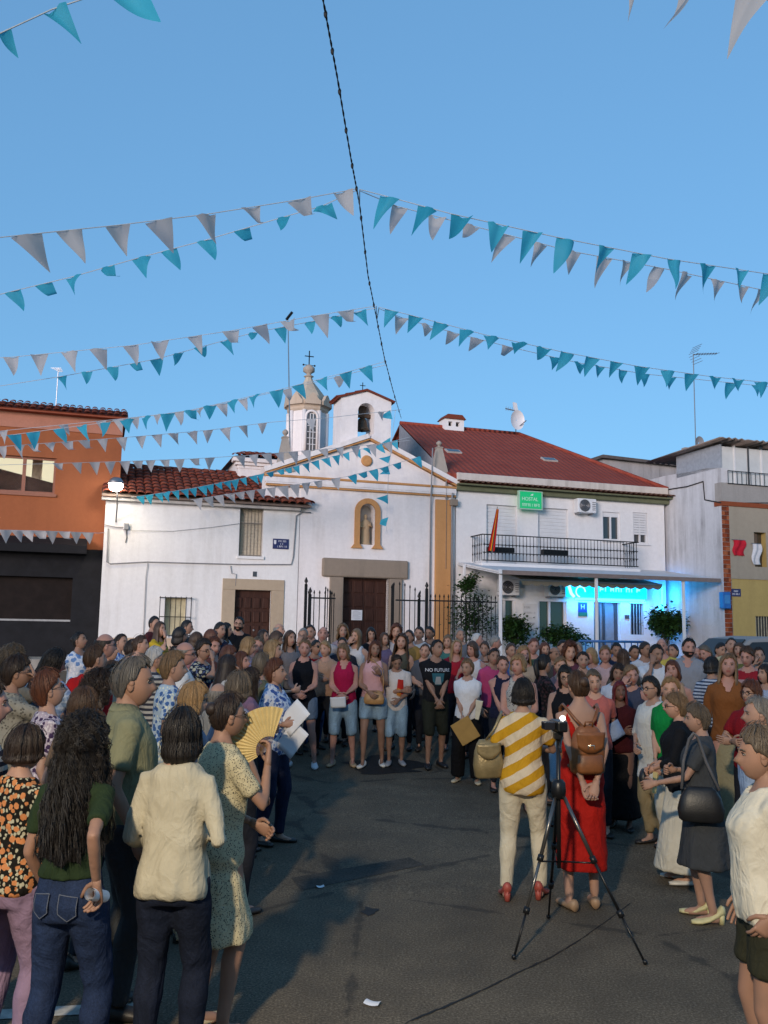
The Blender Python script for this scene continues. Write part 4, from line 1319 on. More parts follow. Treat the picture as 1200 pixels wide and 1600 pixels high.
for dx_, e_, sz in ((-w_ * .4, 15, 1.6), (w_ * .5, 18, 1.6)):
    ld = bpy.data.lights.new('neon_light', 'AREA'); ld.energy = e_; ld.color = (.03, .30, 1.0); ld.shape = 'RECTANGLE'; ld.size = sz; ld.size_y = .12
    lo = bpy.data.objects.new('neon_light', ld); COL.objects.link(lo); lo.parent = NS
    lo.location = (dx_, -.22, -h_ * 1.0); lo.rotation_euler = (R(25), 0, 0)
s_ = fac(1033, 925, .0)[0] - (ns[0] + ns[1]) / 2
MB().tube([(s_, -.08, -.6), (s_, -.08, h_ * 1.0)], .03, 8).build('neon_tube', NEON, NS, True)
ld = bpy.data.lights.new('neon_light', 'POINT'); ld.energy = 16; ld.color = (.03, .30, 1.0); ld.shadow_soft_size = .15
lo = bpy.data.objects.new('neon_light', ld); COL.objects.link(lo); lo.parent = NS; lo.location = (s_, -.35, .0)
# small plaques
def plaque(px0, py0, px1, py1, label, name, mat, d=.04, cat='sign'):
    w = rect(px0, py0, px1, py1, d)
    P_ = street_thing(name, label, cat, (w[0] + w[1]) / 2, d, (w[2] + w[3]) / 2)
    MB().box(-(w[1] - w[0]) / 2, (w[1] - w[0]) / 2, -.02, -.001, -(w[3] - w[2]) / 2, (w[3] - w[2]) / 2).build('plate', mat, P_, bevel=.004)
    return P_, (w[1] - w[0]) / 2, (w[3] - w[2]) / 2
BLUEP = m_plain('blue_plate', (.02, .06, .22, 1), .4, .05, 5, 0)
P_, w_, h_ = plaque(903, 941, 917, 963, 'square blue plaque with letter H and green foot by hostel door', 'hostel_plaque', BLUEP)
text_obj('lettering', 'H', h_ * 1.0, LETTER, P_, (0, -.024, h_ * .3), (math.pi / 2, 0, 0), depth=.001)
MB().box(-w_, w_, -.026, -.021, -h_, -h_ * .45).build('plate_foot', m_plain('green_plate', (.02, .16, .09, 1), .4), P_)
P_, w_, h_ = plaque(816, 943, 839, 985, 'pale menu board with grey lettering on the hostel wall', 'menu_board', m_plain('pale_board', (.60, .59, .58, 1), .5, .03, 5, 0))
for k in range(4):
    strokes(P_, -w_ * .8, w_ * (.2 if k == 0 else .75), h_ * (.7 - .4 * k), h_ * .16, -.023, GREYINK, 4 if k == 0 else 8, 7 + k)
plaque(976, 961, 983, 967, 'little dark plate between hostel door and barred window', 'wall_plate', m_plain('brown_plate', (.09, .06, .05, 1), .4))

# ================================================================== right hand house
RH = street_thing('corner_house', 'weathered corner house with brick edge, yellow wall and glazed top gallery', 'house')
GREYW = m_wall('weathered_white', (.56, .56, .58, 1), (.13, .12, .12, 1), 1.0)
YELLOW = m_wall('yellow_render', srgb('#b39c62'), srgb('#8a774c'), .5)
GREYUP = m_wall('grey_render', (.33, .31, .29, 1), (.18, .17, .16, 1), .7)
BRICK = m_wall('brick_edge_render', srgb('#8a4a30'), srgb('#5d3224'), .5)
zs1 = fac(1126, 790, RD)[1]; zs2 = fac(1126, 735, RD)[1]; zg = fac(1165, 757, RD)[1]; zr = fac(1140, 690, RD)[1]
# flank: parapet stepped
flank = MB()
def fl_pt(px, py):
    r_ = ray(px, py); c_ = CAM - O3
    t = (h1 + .13 - c_ @ UX) / (r_ @ UX); p = c_ + r_ * t
    return float(p @ DX), float(p[2])
pts = [fl_pt(1041, 743), fl_pt(1060, 740), fl_pt(1085, 736), fl_pt(1100, 732), fl_pt(1124, 731)]
poly = [(RD, .3), (RD, pts[-1][1])] + [(d_, z_) for d_, z_ in pts[::-1]] + [(1.2, pts[0][1]), (1.2, .3)]
nF = len(poly)
v = [(h1 + .13, d_, z_) for d_, z_ in poly] + [(h1 + .43, d_, z_) for d_, z_ in poly]
f = [tuple(range(nF)), tuple(range(2 * nF - 1, nF - 1, -1))] + [((i + 1) % nF, i, i + nF, (i + 1) % nF + nF) for i in range(nF)]
flank.add(v, f).build('flank_wall', GREYW, RH)
q0 = h1 + .43; q1 = h1 + 8
bk1 = fac(1141, 900, RD)[0]
uw = rect(1178, 832, 1197, 886, RD); lw2 = rect(1181, 963, 1215, 1010, RD)
zy = fac(1165, 905, RD)[1]
y1 = MB(); wall_holes(y1, bk1, q1, .3, zs1, [uw, lw2], RD, RD + .3)
yo = y1.build('front_wall', YELLOW, RH)
y2 = MB(); wall_holes(y2, bk1, q1, zy, zs1 - .003, [uw], RD - .025, RD - .003)
y2.build('upper_render', m_wall('bare_upper_render', (.36, .31, .24, 1), (.24, .20, .15, 1), .6), RH)
# dirtier upper band of the front wall
for w in (uw, lw2):
    wo_ = MB().box(w[0], w[1], RD + .2, RD + .24, w[2], w[3]).build('window', m_glass('dusty_brown_glass', (.05, .04, .03, 1), .3), RH)
    if w is lw2:
        grille(wo_, w[0] + .05, w[1] - .05, w[2], w[3], RD + .05, 8, m_plain('yellowed_bar', (.4, .36, .25, 1), .5), .012)
    else:
        MB().box(w[0], (w[0] + w[1]) / 2, RD + .12, RD + .16, w[2], w[3]).build('shutter', m_plain('brown_shutter', (.14, .10, .07, 1), .6), wo_)
# brick corner pier, brick by brick
bh = .075
z = .8; k = 0
brick_me = {}
BRM = [m_plain('brick_' + n_, c_, .9, .25, 12, .3) for n_, c_ in (('red', srgb('#8a4328')), ('burnt', srgb('#6e3723')), ('pale', srgb('#9c5a3a')))]
MB().box(h1 + .16, bk1, RD + .02, RD + .3, .3, zs1).build('pier_core', m_plain('mortar', (.35, .27, .2, 1), .9), RH)
wb = (bk1 - h1 - .13)
while z < zs1:
    for i in range(2):
        L = wb * (.62 if (i + k) % 2 == 0 else .36)
        x0 = h1 + .135 if i == 0 else bk1 - L
        key = (round(L, 3), rng.randrange(3))
        if key not in brick_me:
            bb = MB().box(0, L, -.03, .05, 0, bh * 1.65).mesh('brick'); bb.materials.append(BRM[key[1]]); brick_me[key] = bb
        link_mesh('brick', brick_me[key], RH, (x0, RD + rng.uniform(-.004, .004), z))
    z += bh * 1.85; k += 1
# slab, gallery
MB().box(h1 + .1, q1, RD - .06, RD + .3, zs1 + .002, zs1 + .14).build('brick_band', BRICK, RH)
MB().box(h1 + .1, q1, RD - .05, RD + .25, zs1 + .143, zg).build('gallery_parapet', GREYUP, RH)
GALW = m_plain('gallery_white_panel', (.56, .57, .56, 1), .3, .06, 5, 0)
gtop = fac(1160, 700, RD)[1]
x = h1 + .2; i = 0
while x < q1 - .5:
    wdt = .52
    pn = MB().box(x, x + wdt - .05, RD + .02, RD + .06, zg + .002, gtop).build('gallery_panel', GALW, RH)
    MB().box(x + wdt - .05, x + wdt, RD - .01, RD + .08, zg + .002, gtop + .05).build('gallery_mullion', DARKGREY if i % 2 else ALU, RH)
    x += wdt; i += 1
MB().box(h1 + .13, h1 + .20, RD - .01, RD + 2.2, pts[-1][1], gtop + .05).build('gallery_side', m_plain('grey_blue_sheet', (.30, .33, .37, 1), .5), RH)
MB().box(h1 + .2, q1, RD + 1.8, RD + 2.0, zg, gtop + .3).build('gallery_back', GREYUP, RH)
grille(RH, h1 + .35, q1 - .5, zg - .02, zg + .38, RD - .08, 42, IRON, .010)
# corrugated roof, sloping
co0 = fl_pt(1047, 716); 
cr = MB()
nx = 70
zt_ = fac(1140, 684, RD - .5)[1]; zl_ = co0[1]
vv_, ff_ = [], []
dl_ = max(RD + 3.4, RD + 3.0)
for i in range(nx + 1):
    x = h1 - .25 + (q1 - h1 + .2) * i / nx
    wv_ = .03 * math.sin(i * math.pi * .9)
    vv_ += [(x, RD - .5, zt_ + wv_), (x, dl_, zl_ + wv_)]
ff_ = [(2 * i, 2 * i + 2, 2 * i + 3, 2 * i + 1) for i in range(nx)]
ro_ = cr.add(vv_, ff_).build('corrugated_roof', m_plain('fibre_cement', (.24, .20, .18, 1), .9, .3, 3, .2), RH, True)
sm_ = ro_.modifiers.new('solid', 'SOLIDIFY'); sm_.thickness = .03
MB().box(h1 + 1.6, h1 + 1.75, RD - .06, RD + .02, gtop, zt_ - .04).build('roof_post', DARKGREY, RH)
MB().box(h1 + .18, h1 + .28, RD + .0, RD + .1, gtop + .05, zt_ - .04).build('roof_post', DARKGREY, RH)
# antenna and dish
ab = fac(1087, 695, RD + 1.5); a_t = fac(1084, 553, RD + 1.5)[1]
AE2 = street_thing('yagi_antenna', 'tall yagi antenna with small dish on the corner house roof', 'antenna', ab[0], RD + 1.5, zl_ + .1)
hz = a_t - zl_ - .1
MB().tube([(0, 0, -.1), (0, 0, hz)], .018, 6).build('mast', METAL, AE2)
MB().tube([(0, 0, hz - .02), (.95, 0, hz + .12)], .012, 6).build('boom', METAL, AE2)
for k in range(9):
    t = k / 8
    MB().tube([(.1 + .85 * t, -.14, hz + .0 + .11 * t), (.1 + .85 * t, .14, hz + .0 + .11 * t)], .008, 5).build('antenna_element', METAL, AE2)
for sg in (-1, 1):
    for k in range(4):
        MB().tube([(.02 + .05 * k, -.25, hz + sg * (.05 + .08 * k)), (.02 + .05 * k, .25, hz + sg * (.05 + .08 * k))], .008, 5).build('reflector_rod', METAL, AE2)
dm = MB(); dm.rings([[(.08 + r_ * .8 * math.cos(2 * math.pi * i / 16), -.05 + y, .25 + r_ * math.sin(2 * math.pi * i / 16)) for i in range(16)] for r_, y in ((.22, -.06), (.14, -.02), (.02, 0))], False)
dm.build('dish', m_plain('grey_dish', (.2, .2, .21, 1), .5), AE2, True)
# cloths on the wall, blue box, plate
def hang_cloth(px0, py0, px1, py1, mat, label, name):
    w = rect(px0, py0, px1, py1, RD - .06)
    T = street_thing(name, label, 'banner', (w[0] + w[1]) / 2, RD - .06, w[3])
    W, Hh = w[1] - w[0], w[3] - w[2]
    n = 8
    v = [((i / n - .5) * W + .04 * math.sin(j * .8), .03 * math.sin(i * 1.3 + j * .5), -Hh * j / n) for j in range(n + 1) for i in range(n + 1)]
    o = MB().add(v, [(j * (n + 1) + i, j * (n + 1) + i + 1, (j + 1) * (n + 1) + i + 1, (j + 1) * (n + 1) + i) for j in range(n) for i in range(n)]).build('cloth', mat, T, True)
    MB().tube([(-W * .6, .02, .01), (W * .6, .02, .01)], .012, 6).build('rod', METAL, T)
hang_cloth(1146, 844, 1164, 868, m_plain('red_cloth', (.45, .015, .03, 1), .8), 'small red cloth hung on the yellow corner house', 'wall_banner')
hang_cloth(1176, 850, 1189, 882, m_plain('pale_cloth', (.55, .56, .58, 1), .8), 'small white cloth hung beside the corner house window', 'wall_banner')
P_, w_, h_ = plaque(1142, 920, 1157, 932, 'dark street plate on the yellow wall of the corner house', 'street_plate', NAVY, RD)
strokes(P_, -w_ * .5, w_ * .5, h_ * .35, h_ * .45, -.022, LETTER, 4, 21)
strokes(P_, -w_ * .8, w_ * .8, -h_ * .4, h_ * .45, -.022, LETTER, 7, 22)
bx_ = rect(1126, 925, 1141, 951, RD - .15)
BXO = street_thing('post_box', 'blue metal box fixed to the brick edge of the corner house', 'box', (bx_[0] + bx_[1]) / 2, RD - .03, bx_[2])
MB().box(-.14, .14, -.2, 0, 0, bx_[3] - bx_[2]).build('box_body', m_plain('blue_metal', (.02, .13, .42, 1), .4), BXO, bevel=.02)
MB().box(-.1, .1, -.212, -.201, (bx_[3] - bx_[2]) * .3, (bx_[3] - bx_[2]) * .8).build('box_door', m_plain('pale_blue_metal', (.05, .22, .5, 1), .4), BXO)
poly_cable('cable', [(h1 + .11, 0.0, pts[0][1] - .5), (h1 + .11, RD * .4, pts[0][1] - .55), (h1 + .11, RD * .7, pts[0][1] - .5), (h1 + .11, RD * .72, pts[0][1] - 1.1), (h1 + .09, RD - .03, pts[0][1] - 1.3), (q1, RD - .1, zs1 + .5)], .02, CABLE, RH)

# ---- old gable wall behind
GB = street_thing('grey_gable_house', 'old grey stained gable house behind the hostel roof', 'house')
g1 = fac(921, 723, 4); g2 = fac(938, 717, 4); g3 = fac(1035, 727, 4)
MB().prism([(g1[0], 2), (g3[0] + 3, 2), (g3[0] + 3, g3[1] - .1), (g3[0], g3[1]), (g2[0], g2[1]), (g1[0], g1[1])], 4, 8).build('gable_wall', m_wall('grey_stained', (.36, .34, .34, 1), (.14, .13, .13, 1), .8), GB)
MB().prism([(g2[0] - .15, g2[1] + .02), (g3[0] + 3, g3[1] - .08), (g3[0] + 3, g3[1] + .02), (g2[0], g2[1] + .14)], 3.8, 8.2).build('roof_edge', m_plain('dark_edge', (.10, .085, .08, 1), .9), GB)
MB().prism([(g1[0] - .2, g1[1] - .05), (g2[0], g2[1] + .02), (g2[0], g2[1] + .14), (g1[0] - .25, g1[1] + .03)], 3.82, 8.18).build('roof_edge', m_plain('dark_edge', (.10, .085, .08, 1), .9), GB)

# ================================================================== houses behind the camera (they close the square and shade it)
def rear_house(x0, x1, y, h, col, nm, label):
    T = thing('square_house', label, 'house', ((x0 + x1) / 2, y, 0))
    w = (x1 - x0) / 2
    holes = [(-w * .6, -w * .35, h * .55, h * .8), (w * .3, w * .55, h * .55, h * .8), (-w * .1, w * .15, .1, 2.3), (-w * .7, -w * .35, 1.0, 2.2)]
    b = MB(); wall_holes(b, -w, w, -.1, h, holes, -.3, 0)
    b.box(-w, -w + .3, -7, -.3, -.1, h).box(w - .3, w, -7, -.3, -.1, h).build('wall', m_wall(nm, col, dim(col, .6), .3), T)
    for q in holes:
        MB().box(q[0], q[1], -.24, -.2, q[2], q[3]).build('window', GLASS, T)
    MB().prism([(-w - .2, h), (w + .2, h), (w + .2, h + .1), (-w - .2, h + .1)], -7.3, .3).build('eave', UNDER, T)
    MB().add([(-w - .2, .3, h + .1), (w + .2, .3, h + .1), (w + .2, -3.5, h + 1.6), (-w - .2, -3.5, h + 1.6), (-w - .2, -7.3, h + .1), (w + .2, -7.3, h + .1)], [(0, 1, 2, 3), (3, 2, 5, 4)]).build('roof', m_tile(), T)
rear_house(-17, -8.5, -12, 7.2, (.62, .58, .52, 1), 'cream_render_rear', 'cream two storey house across the square')
rear_house(-8.4, 0.5, -12.3, 6.8, (.70, .69, .68, 1), 'white_render_rear', 'white two storey house across the square')
rear_house(0.6, 9.5, -12, 7.4, (.55, .42, .33, 1), 'pink_render_rear', 'pinkish two storey house across the square')
rear_house(9.6, 19, -12.2, 6.8, (.66, .64, .6, 1), 'pale_render_rear', 'pale two storey house across the square')

# ---- lamp post behind the camera on the left, the light that throws the crowd's shadows
LPX, LPY, LPZ = -2.2, -3.4, 5.7
LP = thing('street_lamp', 'grey steel lamp post with a warm floodlight over the square', 'street lamp', (LPX - .5, LPY - .6, 0))
MB().tube([(0, 0, -.05), (0, 0, 2.5), (0, 0, LPZ + .1)], [.075, .06, .045], 12).build('pole', METAL, LP, True)
MB().lathe([(.16, -.05), (.16, .04), (.09, .12), (.085, .5)], (0, 0, 0), 14).build('base', METAL, LP, True)
MB().tube([(0, 0, LPZ), (.25, .3, LPZ + .12), (.45, .52, LPZ + .05)], .03, 8).build('arm', METAL, LP, True)
hd_ = MB().box(-.22, .22, -.12, .05, -.16, .16).build('lamp_head', METAL, LP, bevel=.03)
hd_.location = (.5, .57, LPZ); hd_.rotation_euler = (R(-38), 0, R(-22))
ln_ = MB().box(-.19, .19, .052, .06, -.13, .13).build('lamp_lens', m_emit('warm_lens', (1.0, .75, .42, 1), 25), hd_)
ld = bpy.data.lights.new('street_lamp_light', 'AREA'); ld.shape = 'RECTANGLE'; ld.size = .36; ld.size_y = .24
ld.energy = 500; ld.color = (1.0, .83, .60)
lo = bpy.data.objects.new('street_lamp_light', ld); COL.objects.link(lo); lo.parent = hd_
lo.location = (0, .09, 0); lo.rotation_euler = (R(90), 0, 0)

# ================================================================== plants by the hostel
LEAF = []
for nm_, c_ in (('leaf_dark', (.018, .045, .012, 1)), ('leaf_mid', (.03, .075, .018, 1))):
    LEAF.append(m_plain(nm_, c_, .6, .35, 5, .1))
def foliage(c, r, n, size, seed, mat_n=2):
    q = random.Random(seed)
    b = MB()
    clumps = []
    for _ in range(max(6, n // 45)):
        while True:
            p = np.array([q.uniform(-1, 1) for _ in range(3)])
            if p @ p <= 1: break
        clumps.append(p * np.array(r) * .85)
    for _ in range(n):
        cl = q.choice(clumps)
        p = np.array(c) + cl + np.array([q.gauss(0, .16) * r[k] * 1.4 for k in range(3)])
        a = q.uniform(0, 2 * math.pi); t = q.uniform(-.9, .7)
        d = np.array([math.cos(a) * math.cos(t), math.sin(a) * math.cos(t), math.sin(t)])
        s = np.cross(d, [0, 0, 1]); s /= np.linalg.norm(s) + 1e-6
        L = size * q.uniform(.6, 1.3); w = L * .33
        up = np.cross(s, d) * L * .1
        b.add([p, p + d * L * .5 + s * w + up, p + d * L, p + d * L * .5 - s * w + up], [(0, 1, 2, 3)], q.randrange(mat_n))
    return b
TERRA = m_plain('terracotta', (.30, .13, .08, 1), .8, .15, 8, .1)
def shrub(px, py, d, r, n, size, label, seed, pot=True):
    s, z = fac(px, py, d)
    T = street_thing('potted_shrub' if pot else 'creeper', label, 'plant', s, d, .95)
    cz = z - .95
    foliage((0, 0, cz), r, n, size, seed).build('foliage', LEAF, T)
    if pot:
        MB().lathe([(.16, 0), (.24, .38), (.26, .40), (.26, .46), (.22, .46), (.20, .40)], (0, 0, 0.0), 16).build('pot', TERRA, T, True)
        q = random.Random(seed)
        for k in range(5):
            MB().tube([(0, 0, .3), (q.uniform(-.1, .1), q.uniform(-.1, .1), cz * .5 + .1), (q.uniform(-1, 1) * r[0] * .6, q.uniform(-1, 1) * r[1] * .6, cz + r[2] * .3)], [.022, .016, .006], 6).build('stem', wood('stem_bark', (.05, .04, .03, 1), (.09, .07, .05, 1)) if 'stem' not in MATS else MATS['stem'], T)
    else:
        MB().tube([(0, 0, 0), (.05, .02, cz * .6), (-.04, 0, cz + r[2] * .6)], [.03, .024, .008], 7).build('stem', MATS['stem'], T)
MATS['stem'] = wood('stem_bark', (.05, .04, .03, 1), (.09, .07, .05, 1))
shrub(803, 985, -1.2, (.52, .42, .40), 1700, .13, 'dark round shrub standing by the awning post', 3)
shrub(880, 992, -1.3, (.80, .42, .32), 1700, .13, 'low spreading shrub under the hostel glass window', 4)
shrub(1040, 975, -.9, (.60, .5, .52), 2400, .15, 'large dark bush beside the barred window under blue light', 5)
shrub(728, 912, -1.0, (.36, .32, .36), 800, .11, 'round leafy plant high behind the garden railing', 6, False)
shrub(742, 965, -1.45, (.8, .22, .75), 2000, .10, 'creeper spreading over the garden railing', 8, False)

# ================================================================== parked silver van and blue barrier behind the crowd
def car(label):
    sx = at_depth(1165, 1000, 17.5)
    T = thing('parked_car', label, 'car', (float(sx[0]) + .2, 17.6, g(17.6)), PHI * .6)
    SILV = m_plain('silver_paint', (.26, .245, .235, 1), .5, .05, 4, 0, 0.0)
    prof_low = [(-2.1, .35), (-2.12, .62), (-2.0, .82), (-1.2, .93), (-.9, .95), (1.75, .95), (2.05, .85), (2.1, .45), (2.05, .32)]
    b = MB()
    def section(y, inset, prof):
        return [(x * (1 - inset), y, z) for x, z in prof]
    W = .86
    b.rings([section(-W, .05, prof_low), section(-W - .04 + .06, .0, prof_low), section(W - .02, .0, prof_low), section(W, .05, prof_low)])
    b.build('body', SILV, T, bevel=.04)
    cab = [(-1.15, .94), (-.55, 1.42), (-.1, 1.47), (1.1, 1.45), (1.65, 1.2), (1.85, .94)]
    MB().rings([[(x * .97, -W + .05 + .12 * max(0, (z - .94) / .5), z) for x, z in cab], [(x * .97, W - .05 - .12 * max(0, (z - .94) / .5), z) for x, z in cab]]).build('cabin', SILV, T, bevel=.05)
    CG = m_plain('car_glass', (.02, .021, .023, 1), .4, .05, 5, 0)
    for sg in (-1, 1):
        y = sg * (W - .04)
        for poly in ([(-.98, 1.0), (-.5, 1.36), (.05, 1.38), (.05, 1.0)], [(.13, 1.0), (.13, 1.38), (1.0, 1.36), (1.5, 1.0)]):
            v = []
            for off in (0, .012):
                v += [(x, sg * (W - .05 - .12 * max(0, (z - .94) / .5) + .004 + off), z) for x, z in poly]
            n = len(poly)
            MB().add(v, [tuple(range(n)), tuple(range(n, 2 * n))] + [(i, (i + 1) % n, (i + 1) % n + n, i + n) for i in range(n)]).build('side_window', CG, T)
        for x in (-1.35, 1.3):
            wh = MB().tube([(x, sg * (W - .18), .31), (x, sg * (W + .01), .31)], .31, 24).build('wheel', m_plain('tyre', (.015, .015, .015, 1), .8), T)
            MB().tube([(x, sg * (W + .0), .31), (x, sg * (W + .02), .31)], .19, 20).build('rim', METAL, wh)
        MB().box(-2.13, -2.05, sg * .62 - .14, sg * .62 + .14, .62, .76).build('headlight', m_glass('headlight_glass', (.4, .4, .4, 1), .05), T, bevel=.02)
        MB().box(2.02, 2.1, sg * .66 - .1, sg * .66 + .1, .68, .86).build('taillight', m_plain('red_lens', (.3, .01, .01, 1), .2), T, bevel=.02)
        MB().box(-.85, -.68, sg * (W + .02) - .07, sg * (W + .02) + .07, .95, 1.08).build('mirror', SILV, T, bevel=.03)
    wsv = [(-1.1, -.70, .97), (-1.1, .70, .97), (-.57, .62, 1.40), (-.57, -.62, 1.40)]
    MB().add(wsv + [(a - .02, b_, c + .015) for a, b_, c in wsv], [(0, 1, 2, 3), (7, 6, 5, 4), (0, 4, 5, 1), (1, 5, 6, 2), (2, 6, 7, 3), (3, 7, 4, 0)]).build('windscreen', CG, T)
car('silver grey car parked behind the crowd near the corner house')
bp0 = at_depth(905, 1008, 16.4)
BR = thing('blue_barrier', 'blue tubular metal barrier standing behind the crowd by the hostel', 'barrier', (float(bp0[0]), 16.4, g(16.4)), PHI * .5)
BLUEB = m_plain('blue_tube_paint', (.03, .13, .36, 1), .45)
bt = max(1.1, float(at_depth(930, 1002, 16.4)[2]) - g(16.4))
for z in (bt, .2):
    MB().tube([(0, 0, z), (1.25, 0, z)], .022, 8).build('rail', BLUEB, BR, True)
for k in range(11):
    MB().tube([(1.25 * k / 10, 0, 0.0 if k in (0, 10) else .2), (1.25 * k / 10, 0, bt)], .022 if k in (0, 10) else .012, 8).build('bar', BLUEB, BR, True)

# ================================================================== bunting
CZ = 7.5
TEAL = NB('teal_pennant'); oi = TEAL.n.new('ShaderNodeObjectInfo')
TEAL.base(TEAL.ramp(oi.outputs['Random'], [(0, srgb('#2c93ae')), (1, srgb('#45b0cb'))])); TEAL.set(Roughness=.55)
WHT = NB('white_pennant'); oi = WHT.n.new('ShaderNodeObjectInfo')
WHT.base(WHT.ramp(oi.outputs['Random'], [(0, (.34, .34, .35, 1)), (1, (.52, .52, .53, 1))])); WHT.set(Roughness=.6)
def translucent(nb, col):
    tr = nb.n.new('ShaderNodeBsdfTranslucent'); tr.inputs[0].default_value = col
    mx = nb.n.new('ShaderNodeMixShader'); mx.inputs[0].default_value = .5
    out = nb.n['Material Output']
    nb.l.new(nb.p.outputs[0], mx.inputs[1]); nb.l.new(tr.outputs[0], mx.inputs[2]); nb.l.new(mx.outputs[0], out.inputs[0])
translucent(TEAL, srgb('#45b0cb')); translucent(WHT, (.55, .56, .58, 1))
STRING = m_plain('pale_string', (.35, .40, .45, 1), .8, .05, 5, 0)
FLAGS = []
def flag_mesh(seed, kind):
    """pennant hanging from its string; x along the string, bent by the wind"""
    q = random.Random(seed)
    n, m = 4, 7
    v, f = [], []
    bend = q.uniform(-.25, .3); curl = q.uniform(-1, 1); skew = q.uniform(-.55, -.2) if kind == 2 else (q.uniform(-.15, .3) if kind == 3 else (q.uniform(.1, .5) if kind else q.uniform(-.25, .25)))
    fold = q.random() < (.12 if kind == 2 else (0 if kind == 3 else .18)); tw = q.uniform(-.45, .45)
    for j in range(m + 1):
        t = j / m
        hw = .5 * (1 - t) + .008
        for i in range(n + 1):
            u = (i / n - .5) * 2 * hw
            x = u * (1 - .25 * abs(tw) * t) + skew * t
            y = bend * t + .14 * math.sin(3.2 * t + curl * 3) * t + .10 * math.sin(u * 6 + curl * 4) + tw * u * t * 1.4
            z = -t * math.sqrt(max(.2, 1 - .5 * bend * bend))
            if fold and t > .55:
                z = -.55 + (t - .55) * .1 - .1 * (t - .55); x += (t - .55) * .6; y += (t - .55) * .6
            v.append((x, y, z))
    f = [(j * (n + 1) + i, j * (n + 1) + i + 1, (j + 1) * (n + 1) + i + 1, (j + 1) * (n + 1) + i) for j in range(m) for i in range(n)]
    return v, f
FM = {}
for c_, mt in (('t', TEAL.m), ('w', WHT.m)):
    FM[c_] = []
    for k in range(16):
        v, f = flag_mesh(k * 7 + (3 if c_ == 't' else 5), k % 2)
        me = MB().add(v, f).mesh('pennant', True); me.materials.append(mt); FM[c_].append(me)
    FM[c_ + 'S'] = []
    for k in range(4):
        v, f = flag_mesh(k * 17 + 1, 3)
        me = MB().add(v, f).mesh('pennant', True); me.materials.append(mt); FM[c_ + 'S'].append(me)
    FM[c_ + 'R'] = []
    for k in range(10):
        v, f = flag_mesh(k * 11 + (3 if c_ == 't' else 5), 2)
        me = MB().add(v, f).mesh('pennant', True); me.materials.append(mt); FM[c_ + 'R'].append(me)

def bunting(path, flags, label, size, r=.006, aspect=.8, seed=1, ends=None):
    """path: (px, py, depth) along the string; flags: (px, colour[, scale])"""
    q = random.Random(seed)
    P = [at_depth(px, py, D) for px, py, D in path]
    # smooth polyline
    pts = []
    for k in range(len(P) - 1):
        for j in range(6):
            pts.append(P[k] + (P[k + 1] - P[k]) * j / 6)
    pts.append(P[-1])
    if ends:
        pts = [np.array(ends[0])] * (1 if ends[0] is not None else 0) + pts + ([np.array(ends[1])] if ends[1] is not None else [])
    o0 = pts[len(pts) // 2]
    T = thing('bunting_string', label, 'bunting', o0, 0, 'pennant strings over the square')
    MB().tube([p - o0 for p in pts], r, 5).build('string', STRING, T)
    pxs = [project(p)[0] for p in pts]
    for fl_ in flags:
        px, c_ = fl_[0], fl_[1]
        sc = fl_[2] if len(fl_) > 2 else 1.0
        k = min(range(len(pts) - 1), key=lambda i: 0 if (pxs[i] - px) * (pxs[i + 1] - px) <= 0 else min(abs(pxs[i] - px), abs(pxs[i + 1] - px)) + 5)
        den = pxs[k + 1] - pxs[k]
        t = 0.5 if abs(den) < 1e-6 else min(1, max(0, (px - pxs[k]) / den))
        p = pts[k] + (pts[k + 1] - pts[k]) * t
        tv = pts[k + 1] - pts[k]
        if tv[0] < 0: tv = -tv
        ang = math.atan2(tv[1], tv[0])
        tilt = -math.atan2(tv[2], math.hypot(tv[0], tv[1]))
        s = size * sc * q.uniform(.9, 1.1)
        o = link_mesh('pennant', q.choice(FM[c_ + 'S'] if p[1] < 8 else FM[c_ + 'R'] if px > 590 and project(p)[1] < 660 else FM[c_]), T, p - o0, (q.uniform(-.5, .5), tilt, ang + q.uniform(-.35, .35)), scale=(s * aspect, s, s))

def xs_list(xs, c):
    return [(x, c) for x in xs]
# the cable that carries them, from behind the camera to the hostel roof
cable_px = [(505, 0), (527, 120), (548, 245), (562, 320), (575, 430), (589, 500), (600, 556), (614, 610), (625, 652)]
cp = []
for px, py in cable_px:
    r_ = ray(px, py)
    cp.append(CAM + r_ * ((CZ - .0 - CAM[2]) / r_[2]))
hang = lambda i: cp[i]
cend = fac(627, 660, -.1, RSL, rz0)
cpts = [np.array([cp[0][0] - (cp[1][0] - cp[0][0]) * 6, -11.9, 6.0])] + [np.array([cp[0][0] - (cp[1][0] - cp[0][0]) * 2.2, 3.0, 7.2])] + cp[:-1] + [street(cend[0], cend[1], cend[2] + .15)]
CB = thing('overhead_cable', 'dark twisted cable with bulb sockets running overhead to the church', 'cable', cp[4])
tw1, tw2 = [], []
for k in range(len(cpts) - 1):
    nseg = 26
    for j in range(nseg):
        p = cpts[k] + (cpts[k + 1] - cpts[k]) * j / nseg
        a = (k * nseg + j) * 1.1
        tw1.append(p - cp[4] + np.array([math.cos(a), 0, math.sin(a)]) * .0055)
        tw2.append(p - cp[4] - np.array([math.cos(a), 0, math.sin(a)]) * .0055)
tw1.append(cpts[-1] - cp[4]); tw2.append(cpts[-1] - cp[4])
MB().tube(tw1, .006, 5).build('cable_strand', CABLE, CB, True)
MB().tube(tw2, .006, 5).build('cable_strand', CABLE, CB, True)
for k in range(1, len(cpts) - 1):
    for t in (.15, .62):
        p = cpts[k] + (cpts[k + 1] - cpts[k]) * t - cp[4]
        MB().lathe([(.010, .02), (.018, 0), (.016, -.03), (.006, -.05)], tuple(p), 8).build('bulb_socket', CABLE, CB, True)

